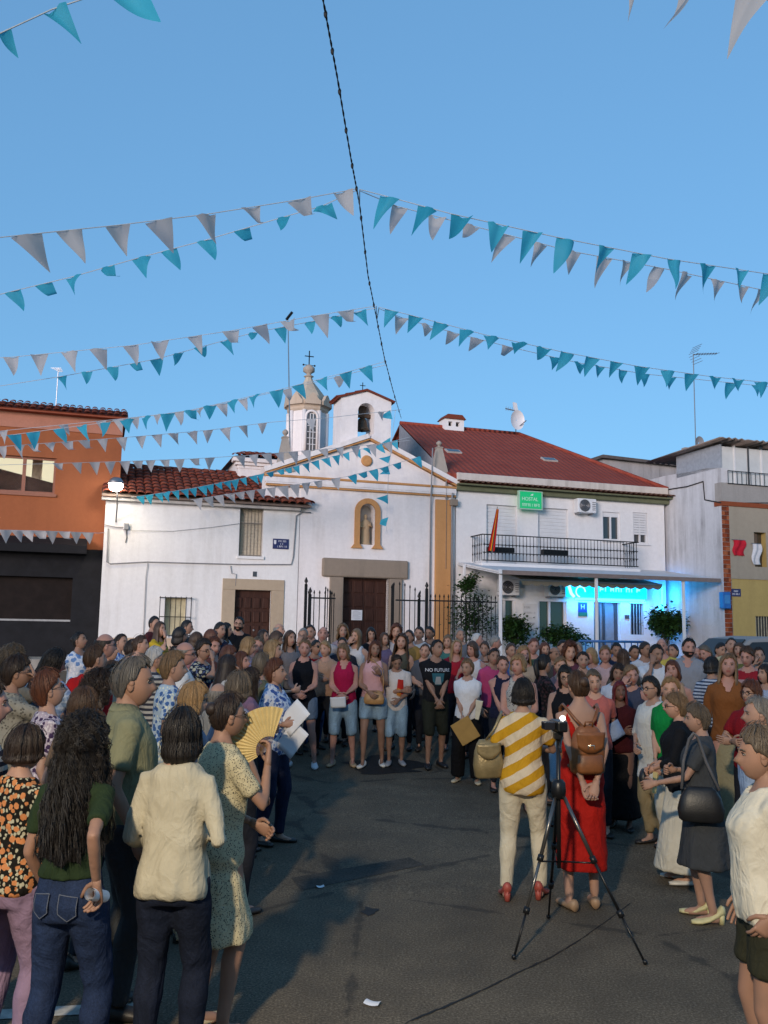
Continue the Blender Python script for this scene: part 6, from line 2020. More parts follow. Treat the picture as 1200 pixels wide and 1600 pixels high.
# ---- hair
def hair_mesh(style, seed, near, some=False):
    q = random.Random(seed)
    n = 56 if near else 36
    curly = style in ('curly', 'curlylong', 'perm')
    long_ = {'long': .36, 'curlylong': .50, 'bob': .115, 'mid': .20, 'bobshort': .055, 'curly': .12, 'pony': 0, 'bun': 0}.get(style, 0.0)
    thick = {'short': .013, 'crop': .007, 'woman_short': .021, 'perm': .026, 'curly': .034, 'curlylong': .036, 'long': .017, 'bob': .020, 'mid': .019, 'bobshort': .022, 'bun': .013, 'pony': .013, 'bald': .009}.get(style, .018)
    phase = [q.uniform(0, 6.28) for _ in range(8)]
    def wob(a, s):
        if curly:
            return .42 * math.sin(a * 9 + 7 * s + phase[0]) * math.sin(s * 16 + phase[1] + a * 3) + .25 * math.sin(a * 17 + phase[2] + 11 * s)
        return .16 * math.sin(a * 13 + phase[0] + 2 * s) + .12 * math.sin(a * 23 + phase[1] - 3 * s) + .12 * math.sin(a * 5 + phase[2])
    fringe = 57 if style in ('bob', 'bobshort') else (50 if style in ('mid', 'perm', 'woman_short') else 45)
    side_part = q.choice((-1, 1))
    part = q.choice((-1, 1)) * .5
    rows = []
    ncap, nh = 12, 12
    paths = []
    for i in range(n):
        a = 2 * math.pi * i / n                      # 0 = front
        aa = abs((a + math.pi) % (2 * math.pi) - math.pi)
        deg = math.degrees(aa)
        short_back = {'crop': 120, 'short': 125, 'bun': 122, 'pony': 122, 'bald': 118}.get(style, 128)
        pe = float(np.interp(deg, [0, 38, 62, 80, 98, 128, 180], [fringe, fringe + 2, 64 if long_ < .05 else 80, 80 if long_ < .05 else 92, 88 if long_ < .05 else 104, short_back, short_back + 4]))
        sa = (a + math.pi) % (2 * math.pi) - math.pi
        if deg < 75:
            pe += 7 * math.sin(sa * 1.4 * side_part + .3) + 3.5 * math.sin(sa * 9 + phase[3]) + q.uniform(-2.5, 2.5)
        p0 = 0.0
        if style == 'bald':
            p0 = float(np.interp(deg, [0, 60, 90, 180], [60, 64, 66, 62])); pe = max(pe, p0 + 1)
            if deg < 70: pe = p0 + 1
        hang = 0.0
        if long_ > 0 and deg > 62:
            pe = min(pe, 97)
            hang = long_ * (float(np.interp(deg, [62, 80, 180], [.72, .95, 1.0]))) * (1 + q.uniform(-.04, .04))
        path = []
        for k in range(ncap + 1):
            s = k / ncap
            ph = R(p0 + (pe - p0) * s)
            t = thick * (1 + wob(a, s)) * (.9 if deg > 40 else .75) * (1.0 if s < .93 else .8)
            lift = .010 if style in ('perm', 'woman_short', 'curly', 'bobshort') else 0.004
            dx, dy, dz = math.sin(ph) * math.sin(a), math.sin(ph) * math.cos(a), math.cos(ph)
            x, y, z = (.0765 + t) * dx, (.097 + t) * dy, (.118 + t + lift) * dz
            if dz < 0 and dy < 0: y *= 1 + .25 * dz * (1 if long_ == 0 else .2)
            path.append((x, y - .004, z))
        if hang:
            x, y, z = path[-1]
            for k in range(1, nh + 1):
                s = k / nh
                fl = 1 + .10 * math.sin(s * 2.6) + (.42 * s if style == 'curlylong' else .22 * s if curly else .02 * s) + .55 * thick * wob(a, s * 3 * long_ + .3) * (6 if curly else 3)
                back = -.018 * s * max(0, -math.cos(a)) if long_ > .2 else 0
                if style in ('bob', 'bobshort') and s > .7: fl -= .16 * (s - .7) / .3
                path.append((x * fl, y * fl + back, z - hang * s))
        elif long_ > 0:
            path += [path[-1]] * nh
        x, y, z = path[-1]
        path.append((x * .80, y * .84, z + (.004 if not hang else .0)))
        paths.append(path)
    b = MB()
    m = len(paths[0])
    v = [paths[i][k] for k in range(m) for i in range(n)]
    f = [(k * n + i, (k + 1) * n + i, (k + 1) * n + (i + 1) % n, k * n + (i + 1) % n) for k in range(m - 1) for i in range(n)]
    b.add(v, f)
    if style == 'bun':
        b.ball((0, -.105, .045), (.045, .036, .042), 12, 9)
    if style == 'pony':
        b.tube([(0, -.098, .05), (0, -.135, .04), (.004, -.15, -.03), (.006, -.14, -.13), (.0, -.13, -.2)], [.022, .03, .034, .03, .008], 10)
    if near or some:
        # loose locks over the cap
        cnt = {'curlylong': 2300, 'curly': 700, 'long': 500, 'bob': 560, 'bun': 420, 'bobshort': 500, 'perm': 500, 'short': 450, 'woman_short': 480}.get(style, 320)
        for _ in range(cnt if near else 90):
            i = q.randrange(n)
            path = paths[i]; nxt = paths[(i + 1) % n]
            w = q.random()
            k0 = q.randrange(0, max(1, m - 8)) if curly else q.randrange(0, max(1, min(6, m - 6))); k1 = min(m - 2, k0 + q.randrange(6, 14)) if curly else min(m - 2, k0 + q.randrange(7, 22))
            pts = []
            ja = q.uniform(0, 6.28); amp = (.014 if curly else .0022)
            lift = q.uniform(.995, 1.03 if not curly else 1.15) if q.random() < .93 else q.uniform(1.04, 1.2)
            for k in (range(k0, k1 + 1) if curly else sorted(set(list(range(k0, k1 + 1, 2)) + [k1]))):
                p = np.array(path[k]) * (1 - w) + np.array(nxt[k]) * w
                rr = p * np.array((lift, lift, 1.0 + (lift - 1) * (1 if p[2] > .03 else 0)))
                rr = rr + amp * np.array((math.sin(k * 1.9 + ja), math.cos(k * 1.7 + ja), .5 * math.sin(k * 2.3 + ja)))
                pts.append(rr)
            if len(pts) < 3: continue
            r0 = (1 if near else 1.7) * q.uniform(.0011, .0023) if curly else q.uniform(.0012, .0026)
            b.tube(pts, [r0 * .5] + [r0] * (len(pts) - 2) + [r0 * .25], 3, False)
    return b

def shoe(an, ang, kind, heel=0.0):
    """a shoe under the ankle, pointing along ang"""
    b = MB()
    d = np.array((math.sin(ang), math.cos(ang), 0)); s = np.array((math.cos(ang), -math.sin(ang), 0))
    base = np.array((an[0], an[1], 0.0))
    low = kind in ('flat', 'sandal', 'pump')
    secs = [(-.085, .026, .075), (-.06, .036, .085), (-.02, .040, .090 if not low else .055), (.04, .044, .070 if not low else .045), (.10, .048, .055 if not low else .042), (.14, .042, .046 if not low else .036), (.175, .018, .03)]
    rr = []
    for y, w, h in secs:
        lift = heel * max(0, min(1, (.07 - y) / .13))
        ring = []
        for i in range(12):
            t = 2 * math.pi * i / 12
            zz = .004 + (h) * (.5 + .5 * math.sin(t)) + lift
            ring.append(base + d * y + s * w * math.cos(t) + np.array((0, 0, zz)))
        rr.append(ring)
    b.rings(rr)
    if heel > .02:
        b.tube([base + d * -.06 + np.array((0, 0, heel + .02)), base + d * -.062 + np.array((0, 0, .002))], [.028, .022], 8)
    return b

# ---- jobs: overlapping solids are fused by the voxel remesher into one skin
JOBS = []
def fuse(mb, voxel, smooth_n=4):
    me = mb.mesh('fused')
    o = bpy.data.objects.new('fused', me)
    COL.objects.link(o)
    md = o.modifiers.new('r', 'REMESH'); md.mode = 'VOXEL'; md.voxel_size = voxel; md.adaptivity = 0.0; md.use_smooth_shade = True
    ms = o.modifiers.new('s', 'SMOOTH'); ms.factor = .5; ms.iterations = smooth_n
    JOBS.append(o)
    return o

PEOPLE = []
DEF = dict(sex='f', st=0.15, skin='m', hair='short', hc='brown', top='tee', tm=('solid', '#b0b0b0'), bottom='trousers', bm=('solid', '#20222a'), shoes='flat', sm='#26211e',
           armL='down', armR='down', hyaw=0, hpitch=0, htilt=0, stance=(.10, .03), neck='round', glasses=None, extra=None, hem=None, brow=None)
def person(px, py, D, face, label, group=None, **k):
    P = dict(DEF)
    if k.get('sex') == 'm':
        P.update(hair='short', shoes='sneaker')
    P.update(k)
    vq = random.Random(len(PEOPLE) * 31 + 7)
    back = D > 7.7
    if back:
        if 'hyaw' not in k: P['hyaw'] = vq.uniform(-32, 32)
        if 'hpitch' not in k: P['hpitch'] = vq.uniform(-9, 9)
        P['htilt'] = vq.uniform(-8, 8)
        if 'st' not in k: P['st'] = vq.choice((-.3, -.1, .1, .25, .45, .6))
        if 'armL' not in k and 'armR' not in k:
            P['armL'], P['armR'] = vq.choice((('down', 'down'), ('front', 'front'), ('cross', 'cross'), ('down', 'front'), ('frontlow', 'frontlow'), ('hip', 'down'), ('back', 'back'), ('chest', 'down'), ('down', 'chest'), ('down', 'face')))
        if 'stance' not in k: P['stance'] = (vq.uniform(.07, .15), vq.uniform(-.07, .07))
        face = face + vq.uniform(-16, 16)
    P['hs'] = np.array((vq.uniform(.93, 1.05), vq.uniform(.96, 1.04), vq.uniform(.95, 1.04)))
    pt = at_depth(px, py, D)
    h = float(pt[2]) - g(D)
    P['h'] = min(1.86 if P['sex'] == 'm' else 1.76, max(k.get('hmin', 1.50), h))
    P['raw_h'] = h
    P['loc'] = (float(pt[0]), D, g(D))
    P['face'] = face
    P['label'] = label
    P['group'] = group
    P['D'] = D
    P['near'] = D < 7.6
    PEOPLE.append(P)
    return P

def build_people():
    # phase one: raw solids
    for idx, P in enumerate(PEOPLE):
        P['seed'] = idx * 13 + 5
        J = P['J'] = skeleton(P)
        TR = torso_rings(P['sex'], P['st'])
        P['TR'] = TR
        vox = .0148 if P['near'] else (.022 if P['D'] < 10.5 else (.027 if P['D'] < 13 else .036))
        st = P['st']
        # body
        b = MB()
        b.rings([ell(z, a * .97, bb * .97, y) for z, a, bb, y in TR])
        for key in 'LR':
            arm_tube(b, J, key, st=st)
        for key in ('lL', 'lR'):
            leg_tube(b, J, key, st=st)
            an = J[key][2]
            b.tube([an + (0, -.045, -.045), an + (0, .02, -.045), an + (0, .09, -.055), an + (0, .14, -.06)], [.03, .034, .032, .018], 10)
        hr = rot_head(P)
        hc = NECK + hr @ HEADC
        P['hr'], P['hcen'] = hr, hc
        nr_ = .045 if P['sex'] == 'f' else .053
        b.tube([(0, -.012, 1.37), (0, -.012, 1.43), NECK * .6 + hc * .4 + (0, -.012, 0), hc + hr @ np.array((0, -.02, -.02))], [nr_ * 1.2, nr_ * 1.04, nr_, nr_ * .98], 12)
        P['o_body'] = fuse(b, vox, 3)
        # top
        top = P['top']
        hem = P['hem'] if P['hem'] is not None else {'tee': .86, 'shirt': .84, 'tank': .88, 'blouse': .82, 'dress': .50, 'longdress': .30, 'midi': .42, 'cardigan': .80}.get(top, .86)
        loose = {'tee': .016, 'shirt': .020, 'tank': .012, 'blouse': .026, 'dress': .016, 'longdress': .012, 'midi': .020, 'cardigan': .024}.get(top, .016)
        P['hemz'] = hem
        b = MB()
        rr = []
        zz = hem
        while zz < 1.43:
            if zz >= .80:
                a, bb, y = interp_ring(TR, zz)
                # loose clothes hang from the bust and do not follow the waist
                if top in ('blouse', 'tee', 'shirt', 'cardigan', 'midi') and zz < 1.2:
                    a2, b2, y2 = interp_ring(TR, 1.2)
                    a, bb = max(a, a2 * (.97 if top != 'tee' else .93)), max(bb, b2 * (.97 if top != 'tee' else .92))
                l = loose * (1.0 if zz < 1.33 else .55)
                rr.append(ell(zz, a + l, bb + l, y))
            else:
                a, bb, y = interp_ring(TR, .86)
                t = (.86 - zz) / .5
                fl = {'dress': .10, 'longdress': .015, 'midi': .06}.get(top, .02)
                ex = max(abs(J['lL'][2][1]), .02) * t * .6
                rr.append(ell(zz, a + loose + fl * t, bb + loose + fl * .8 * t + ex, y, e=2.2))
            zz += .05
        a, bb, y = interp_ring(TR, 1.425)
        rr.append(ell(1.432, a + .010, bb + .010, y))
        b.rings(rr)
        fr = {'none': 0, 'cap': .14, 'short': .36, 'elbow': .56, 'three': .78, 'long': .97}[P.get('sleeve', 'none' if top == 'tank' else ('short' if top in ('tee', 'shirt', 'blouse', 'dress', 'midi') else 'none'))]
        P['fr'] = fr
        if fr > 0:
            for key in 'LR':
                arm_tube(b, J, key, extra=.009 if fr > .6 else .010, frac=fr, loose=.0 if fr > .6 else .015, st=st)
        P['o_top'] = fuse(b, vox, 3)
        # bottom
        bt = P['bottom']
        P['o_bot'] = None
        if bt and top not in ('longdress',) and not (top in ('dress', 'midi') and bt == 'none'):
            b = MB()
            bz = {'trousers': .075, 'wide': .06, 'shorts': .62, 'bermuda': .44, 'capri': .26, 'skirt': .50, 'longskirt': .12, 'mini': .60}[bt]
            if bt in ('skirt', 'longskirt', 'mini'):
                rr = []
                zz = bz
                while zz < (1.02 if hem > .97 else max(hem + .05, .9)):
                    a, bb, y = interp_ring(TR, max(zz, .86))
                    t = max(0, (.86 - zz) / .5)
                    ex = max(abs(J['lL'][2][1]), .02) * t * .7
                    rr.append(ell(zz, a + .012 + .045 * t, bb + .012 + .05 * t + ex, y, e=2.2)); zz += .05
                b.rings(rr)
            else:
                rr = []
                ztop = 1.03 if hem > .97 else hem + .05
                for zz in np.linspace(.80, ztop, 6):
                    a, bb, y = interp_ring(TR, zz)
                    rr.append(ell(zz, a + .009, bb + .009, y))
                b.rings(rr)
                ex, flr = {'trousers': (.011, .5), 'wide': (.02, 2.4), 'shorts': (.016, 1.6), 'bermuda': (.014, 1.6), 'capri': (.012, .6)}[bt]
                for key in ('lL', 'lR'):
                    leg_tube(b, J, key, ex, bz, st, flr)
            P['o_bot'] = fuse(b, vox if P['D'] < 8.6 or 11.2 < P['D'] < 12.9 else .038, 3)
    # phase two: one evaluation for all
    bpy.context.view_layer.update()
    dg = bpy.context.evaluated_depsgraph_get()
    for P in PEOPLE:
        for key in ('o_body', 'o_top', 'o_bot'):
            o = P[key]
            if o is not None:
                P[key] = bpy.data.meshes.new_from_object(o.evaluated_get(dg))
    for o in JOBS:
        me = o.data
        bpy.data.objects.remove(o)
        bpy.data.meshes.remove(me)
    # phase three: finish and assemble
    for P in PEOPLE:
        finish_person(P)

def arr(me):
    co = np.empty(len(me.vertices) * 3, np.float32)
    me.vertices.foreach_get('co', co)
    no = np.empty(len(me.vertices) * 3, np.float32)
    me.vertex_normals.foreach_get('vector', no)
    return co.reshape(-1, 3).astype(float), no.reshape(-1, 3).astype(float)

def sstep(a, b, x):
    t = np.clip((x - a) / (b - a), 0, 1)
    return t * t * (3 - 2 * t)

def wrinkle(co, no, seed, amp, zlo, zhi):
    q = np.random.RandomState(seed)
    d = np.zeros(len(co))
    for k in range(7):
        dirv = q.normal(size=3) * np.array((1, 1, .55))
        dirv /= np.linalg.norm(dirv)
        fq = q.uniform(18, 55)
        ph = q.uniform(0, 6.28)
        warp = .5 * np.sin(co @ (q.normal(size=3) * 7) + ph)
        d += np.maximum(0, np.sin(co @ dirv * fq + ph + warp * 2)) ** 2 * (30 / fq)
    d = d / 3.0 - .4
    return co + no * (amp * d)[:, None]

def put(me, co):
    me.vertices.foreach_set('co', co.astype(np.float32).ravel())
    me.update()

def finish_person(P):
    seed = P['seed']
    s = P['h'] / 1.68
    T = thing('person', P['label'], 'person', P['loc'], -R(P['face']), P['group'] or 'people gathered in the square')
    T.scale = (s, s, s)
    P['root'] = T
    J = P['J']
    # body: fused skin plus the modelled head and hands in the same mesh
    me = P['o_body']
    nv = len(me.vertices)
    co, no = arr(me)
    polys = [tuple(p.vertices) for p in me.polygons]
    b = MB()
    b.v = [tuple(c) for c in co]; b.f = polys; b.mi = [0] * len(polys)
    H = HEAD if P['D'] < 10.5 else HEAD_FAR
    hv = (P['hr'] @ (np.array(H.v) * P['hs'] * (.925 if P['sex'] == 'f' else .96)).T).T + P['hcen']
    o = len(b.v)
    b.v.extend(map(tuple, hv)); b.f.extend([tuple(i + o for i in q) for q in H.f]); b.mi.extend(H.mi)
    for key, sg in (('L', -1), ('R', 1)):
        pose = P['arm' + key]
        sh, el, wr = J[key]
        curl = {'down': .28, 'face': .35, 'fan': .85, 'paper': .6, 'chest': .5, 'back': .45, 'front': .5, 'frontlow': .45, 'cross': .3, 'hip': .3, 'bag': .9, 'camera': .8, 'forward': .6, 'shoulder': .5}.get(pose if isinstance(pose, str) else 'front', .4)
        npal = {'down': (-sg, .1, 0), 'front': (-sg * .4, -.9, 0), 'frontlow': (-sg * .4, -.9, 0), 'back': (0, -.7, .7), 'chest': (-sg, -.3, .2), 'face': (-sg * .3, -1, 0), 'fan': (-sg, .1, .1), 'paper': (-sg, 0, .4), 'cross': (0, -1, 0)}.get(pose if isinstance(pose, str) else 'front')
        hand(b, wr, el, sg, curl, npal=npal, n=7 if P['D'] < 10 else 5)
    bm_ = b.mesh('body', True)
    bpy.data.meshes.remove(me)
    for m in (m_skin(P['skin']), EYEW, IRIS, LIP, m_hair(P['brow'] or P['hc'])):
        bm_.materials.append(m)
    link_mesh('body', bm_, T)
    # garments
    me = P['o_top']
    co, no = arr(me)
    amp = .0105 if P['near'] else .0075
    co = wrinkle(co, no, seed, amp, 0, 2)
    x, y, z = co[:, 0], co[:, 1], co[:, 2]
    nk = P['neck']
    depth = {'round': .045, 'scoop': .085, 'v': .12, 'high': .0, 'vback': .03, 'collar': .05}[nk]
    width = {'round': .075, 'scoop': .095, 'v': .06, 'high': .05, 'vback': .07, 'collar': .05}[nk]
    w = np.zeros(len(co))
    if depth > 0:
        # scooped out at the front: the cloth dives under the skin there
        zc = 1.435
        if nk in ('v', 'collar'):
            half = width * np.clip((z - (zc - depth)) / depth, 0, 1.2)
            w = sstep(-.012, .008, half - np.abs(x)) * sstep(zc - depth - .01, zc - depth + .02, z) * (y > -.02)
        else:
            e = (x / width) ** 2 + ((z - zc) / depth) ** 2
            w = sstep(1.15, .85, e) * (y > -.02)
    if nk == 'vback':
        half = .115 * np.clip((z - 1.13) / .27, 0, 1.2)
        w = np.maximum(w, sstep(-.012, .008, half - np.abs(x)) * sstep(1.12, 1.15, z) * (y < .02))
    if P['fr'] == 0:
        # arm holes
        lim = .125 if P['top'] in ('tank', 'longdress') else .150
        lim_z = np.interp(z, [1.22, 1.30, 1.40], [.25, lim + .012, lim - .015])
        w = np.maximum(w, sstep(-.006, .012, np.abs(x) - lim_z) * sstep(1.20, 1.24, z))
    co = co - no * (w * .045)[:, None]
    # hem waves
    if P['top'] in ('blouse', 'dress', 'midi', 'shirt'):
        hz = P['hemz']
        t = np.clip(1 - (z - hz) / .35, 0, 1) * (np.abs(z - hz) < .4) * (np.hypot(x, y) > .05)
        ang = np.arctan2(y, x)
        rad = 1 + t * (.035 * np.sin(ang * 7 + seed) + .02 * np.sin(ang * 13 + seed * 2)) * (np.abs(x) < .3)
        co[:, 0] *= rad; co[:, 1] *= rad
    put(me, co)
    me.materials.clear()
    me.materials.append(cloth(*P['tm']))
    me.polygons.foreach_set('use_smooth', [True] * len(me.polygons))
    nm = {'tee': 't_shirt', 'tank': 'sleeveless_top', 'shirt': 'shirt', 'blouse': 'blouse', 'dress': 'dress', 'longdress': 'dress', 'midi': 'dress', 'cardigan': 'cardigan'}[P['top']]
    topo = link_mesh(nm, me, T)
    P['top_obj'] = topo
    if P['top'] == 'shirt' and P['D'] < 13:
        cb_ = MB()
        rr = []
        for z, r, lift in ((1.415, .083, 0), (1.455, .070, 0), (1.462, .074, 0), (1.425, .092, 0)):
            rr.append([((r + .004) * math.sin(t), -.012 + (r - .008) * math.cos(t), z - .030 * max(0, math.cos(t)) ** 2) for t in (R(24) + (2 * math.pi - R(48)) * i / 26 for i in range(27))])
        n_ = 27
        v = [q for r_ in rr for q in r_]
        f = [(k * n_ + i, k * n_ + i + 1, (k + 1) * n_ + i + 1, (k + 1) * n_ + i) for k in range(3) for i in range(n_ - 1)]
        cb_.add(v, f).build('collar', cloth(*P['tm']), topo, True)
    if P['o_bot'] is not None:
        me = P['o_bot']
        co, no = arr(me)
        co = wrinkle(co, no, seed + 3, amp * (1.0 if P['bottom'] != 'skirt' else .8), 0, 1)
        put(me, co)
        me.materials.clear()
        me.materials.append(cloth(*P['bm']))
        me.polygons.foreach_set('use_smooth', [True] * len(me.polygons))
        link_mesh({'trousers': 'trousers', 'wide': 'trousers', 'shorts': 'shorts', 'bermuda': 'shorts', 'capri': 'trousers', 'skirt': 'skirt', 'longskirt': 'skirt', 'mini': 'skirt'}[P['bottom']], me, T)
    # shoes
    for key, sg in (('lL', -1), ('lR', 1)):
        an = J[key][2]
        sb = shoe(an, sg * .22, P['shoes'], .055 if P['shoes'] == 'pump' else 0.0)
        sb.build('shoe', m_plain('shoe_' + P['sm'], srgb(P['sm']), .5, .1, 20, .1), T, True)
    # hair
    hb = hair_mesh(P['hair'], seed, P['D'] < 8.6, P['D'] < 12.8)
    hv = (P['hr'] @ (np.array(hb.v) * P['hs'] * (.925 if P['sex'] == 'f' else .96)).T).T + P['hcen']
    if P['hair'] in ('long', 'curlylong', 'mid'):
        # lies on the shoulders and back instead of passing through them
        low = hv[:, 2] < 1.44
        a = np.interp(hv[:, 2], [r[0] for r in P['TR']], [r[1] for r in P['TR']]); bb = np.interp(hv[:, 2], [r[0] for r in P['TR']], [r[2] for r in P['TR']])
        e = np.sqrt((hv[:, 0] / (a + .03)) ** 2 + (hv[:, 1] / (bb + .035)) ** 2)
        k = np.where(low & (e < 1) & (np.abs(hv[:, 1]) > .01), 1 / np.maximum(e, .45), 1)
        hv[:, 1] *= k
    hb.v = [tuple(p) for p in hv]
    ho = hb.build('headscarf' if P['hc'] == 'scarf' else 'hair', m_hair(P['hc']), T, True)
    # eyewear
    if P['glasses']:
        gb_ = MB()
        for sg in (-1, 1):
            ring = [(sg * .031 + .022 * math.cos(t), .096, .008 + .017 * math.sin(t)) for t in (2 * math.pi * i / 14 for i in range(15))]
            gb_.tube(ring, .0022, 5)
            gb_.tube([(sg * .052, .094, .012), (sg * .078, .06, .012), (sg * .082, -.01, .010)], .002, 5)
            if P['glasses'] == 'sun':
                gb_.rings([[(sg * .031 + .022 * math.cos(t), yy, .008 + .017 * math.sin(t)) for t in (2 * math.pi * i / 14 for i in range(14))] for yy in (.0945, .0975)])
        gb_.tube([(-.010, .098, .012), (.010, .098, .012)], .002, 5)
        gv = (P['hr'] @ (np.array(gb_.v) * P['hs'] * (.925 if P['sex'] == 'f' else .96)).T).T + P['hcen']
        gb_.v = [tuple(p) for p in gv]
        gb_.build('sunglasses' if P['glasses'] == 'sun' else 'glasses', m_plain('spectacle_frame', (.012, .010, .010, 1), .25, .05, 5, 0), T, True)
    if P['extra']:
        P['extra'](P, T)

def beard(P, T):
    """short full beard as a shell over the jaw"""
    v = np.array(HEAD.v)
    sel = {}
    fs = []
    for q in HEAD.f[:36 * 28]:
        c = v[list(q)].mean(0)
        if c[2] < -.045 and c[1] > -.01 and not (abs(c[0]) < .02 and abs(c[2] + .062) < .007) or (abs(c[0]) < .028 and -.056 < c[2] < -.044 and c[1] > .05):
            fs.append(q)
    ids = sorted({i for q in fs for i in q}); mp = {i: k for k, i in enumerate(ids)}
    vv = v[ids] * np.array((1.07, 1.06, 1.04))
    hv = (P['hr'] @ (vv * P['hs'] * .96).T).T + P['hcen']
    MB().add(hv, [tuple(mp[i] for i in q) for q in fs]).build('beard', m_hair(P['hc']), T, True)
# ================================================================== who stands where
HAIRC['scarf'] = (.11, .012, .016)
S = lambda c: ('solid', c)
DEN = ('denim', '#1d2942'); DEND = ('denim', '#141a29'); DENL = ('denim', '#7d95a8')
BLK = S('#141418'); NAV = S('#1c2238'); WHT_ = S('#d8d6d6'); CRM = S('#cfc5aa'); GRYD = S('#35383c'); KHA = S('#8a7a5c')

# ---- the people with backs to us in front
A1 = person(128, 1124, 4.05, 14, 'person in dark green T-shirt and blue jeans holding a paper roll at the hip', st=-.35, skin='t', hair='curlylong', hc='black', top='tee', tm=S('#22301c'), bottom='trousers', bm=DEN, hem=.99, armR=(.20, -.13, 1.0), armL=(.20, .10, .88), sleeve='short', stance=(.13, .06))
A2 = person(284, 1108, 4.25, 8, 'person in loose cream long-sleeved blouse and dark jeans, back turned', st=-.35, skin='m', hair='bob', hc='black', top='blouse', tm=S('#aaa38f'), bottom='trousers', bm=DEND, hem=.83, sleeve='three', armR=(.17, .17, 1.06), armL=(.15, .2, 1.02), stance=(.10, .05))
A3 = person(352, 1082, 4.75, 58, 'person in black and cream print dress holding up an open golden fan', skin='t', hair='bun', hc='dark', top='midi', tm=('print', '#b5ab8c', '#3c3b38', 115), bottom='none', hem=.47, sleeve='short', armR=(.10, .22, 1.32), armL='front', glasses='clear', shoes='sandal', sm='#b9a888', hyaw=10, st=-.15)
A4 = person(205, 1028, 4.95, 72, 'person in sage green polo shirt looking towards the church', sex='m', skin='t', hair='short', hc='salt', top='shirt', tm=S('#75755c'), bottom='trousers', bm=GRYD, neck='v', hyaw=14, st=.3, hmin=1.8)
A5 = person(38, 1134, 4.35, 30, 'person in black top with orange flowers and lilac trousers', skin='m', hair='bobshort', hc='dark', top='tee', tm=('floral', '#15130f', '#b9784a', '#a9a48c', 15), bottom='trousers', bm=S('#857088'), sleeve='elbow', st=.35, armR='front', armL='front', hem=.86)
A6 = person(-26, 1062, 4.55, 70, 'person in navy and white striped T-shirt at the edge of the crowd', skin='r', hair='short', hc='dark', sex='m', top='tee', tm=('hstripe', '#1b1d2c', '#a9a6a2', .045), armR='front', bm=BLK)
A7 = person(817, 1063, 7.1, 12, 'person in yellow and white diagonally striped top and white trousers, seen from behind', st=.38, skin='m', hair='bobshort', hc='black', top='tee', tm=('dstripe', '#b98a1e', '#cbbba2', .155, -.62), bottom='trousers', bm=S('#c9bfa8'), hem=.80, sleeve='short', armL=(.20, .14, 1.02), armR='chest', shoes='pump', sm='#a24b40', stance=(.13, .05))
A8 = person(905, 1047, 6.9, -4, 'person in long sleeveless red dress with hands clasped behind the back', st=-.1, skin='m', hair='bun', hc='brown', top='longdress', tm=S('#a31a12'), bottom=None, hem=.28, armL=(.045, -.225, .90), armR=(.045, -.235, .91), neck='vback', shoes='flat', sm='#9a7d62', hyaw=-14)
A9 = person(1192, 1138, 4.05, -78, 'person in white short-sleeved blouse and dark olive shorts with hand in pocket', st=.5, skin='t', hair='woman_short', hc='ashen', top='blouse', tm=S('#c2bcac'), bottom='shorts', bm=S('#2c2c20'), hem=.84, sleeve='cap', armL='pocket', armR='down', hyaw=-6)
A10 = person(1093, 1100, 6.65, -78, 'person in charcoal grey dress with black shoulder bag and cream shoes', st=.45, skin='m', hair='woman_short', hc='ashen', top='midi', tm=S('#3c3f43'), bottom='none', hem=.42, sleeve='short', armL=(.10, .34, 1.05), armR='bag', shoes='pump', sm='#c8c090', hmin=1.48)
A11 = person(1059, 1085, 7.55, -76, 'person in black cardigan over white top and white skirt wearing sunglasses', st=.4, skin='l', hair='woman_short', hc='sandy', top='cardigan', tm=S('#16171c'), bottom='longskirt', bm=S('#cbc6b8'), sleeve='three', neck='v', armL='front', armR='front', glasses='sun', shoes='flat', sm='#cfcac0', hmin=1.5)
A12 = person(1190, 1096, 6.05, -80, 'person in light blue shirt, jeans and brown sandals', sex='m', skin='m', hair='short', hc='grey', top='shirt', tm=S('#8fa0b8'), bottom='trousers', bm=('denim', '#26406a'), sleeve='short', shoes='sandal', sm='#6b5a48', st=.4, hmin=1.6)

# ---- left block, looking right
L = dict()
person(80, 1050, 6.0, 62, 'person in purple and white print blouse with glasses looking up', skin='m', hair='woman_short', hc='red', top='blouse', tm=('floral', '#a89aa6', '#3d2c4a', '#c8c0c4', 16), glasses='clear', hpitch=16, st=.3, neck='scoop')
person(24, 1008, 6.7, 68, 'person in grey print blouse raising a hand to the mouth', skin='t', hair='woman_short', hc='dark', top='blouse', tm=('print', '#8a857a', '#5a564e', 40), armR='face', glasses='clear', st=.3)
person(20, 985, 7.9, 60, 'person in taupe blouse just behind the one raising a hand', skin='m', hair='perm', hc='ashen', top='blouse', tm=S('#6f6a62'), st=.4)
person(76, 1008, 8.2, 40, 'person in light blue checked shirt looking down', skin='m', hair='long', hc='black', top='shirt', tm=('plaid', '#7f95b5', '#c3cddc'), sleeve='elbow', armR='paper', hpitch=-18)
person(126, 975, 12.2, 118, 'person in white and blue top with red belt before the black shopfront', skin='t', hair='bun', hc='black', top='tee', tm=('floral', '#c9ced8', '#6a8ab8', '#e0e0e4', 8), hpitch=14, armR='hip', bm=S('#5a7aa0'))
person(162, 975, 9.2, 75, 'person with glasses in brown shirt before the black shopfront', sex='m', skin='r', hair='bald', hc='dark', glasses='clear', tm=S('#5b4638'))
person(147, 1008, 8.3, 22, 'person in bright red T-shirt, back turned, deep in the crowd', sex='m', skin='m', hair='crop', hc='brown', tm=S('#b21e22'))
person(172, 1000, 10.3, 105, 'person in pale top looking up beyond the bright red T-shirt', skin='l', hair='woman_short', hc='ashen', tm=S('#b8b0a4'), hpitch=14)
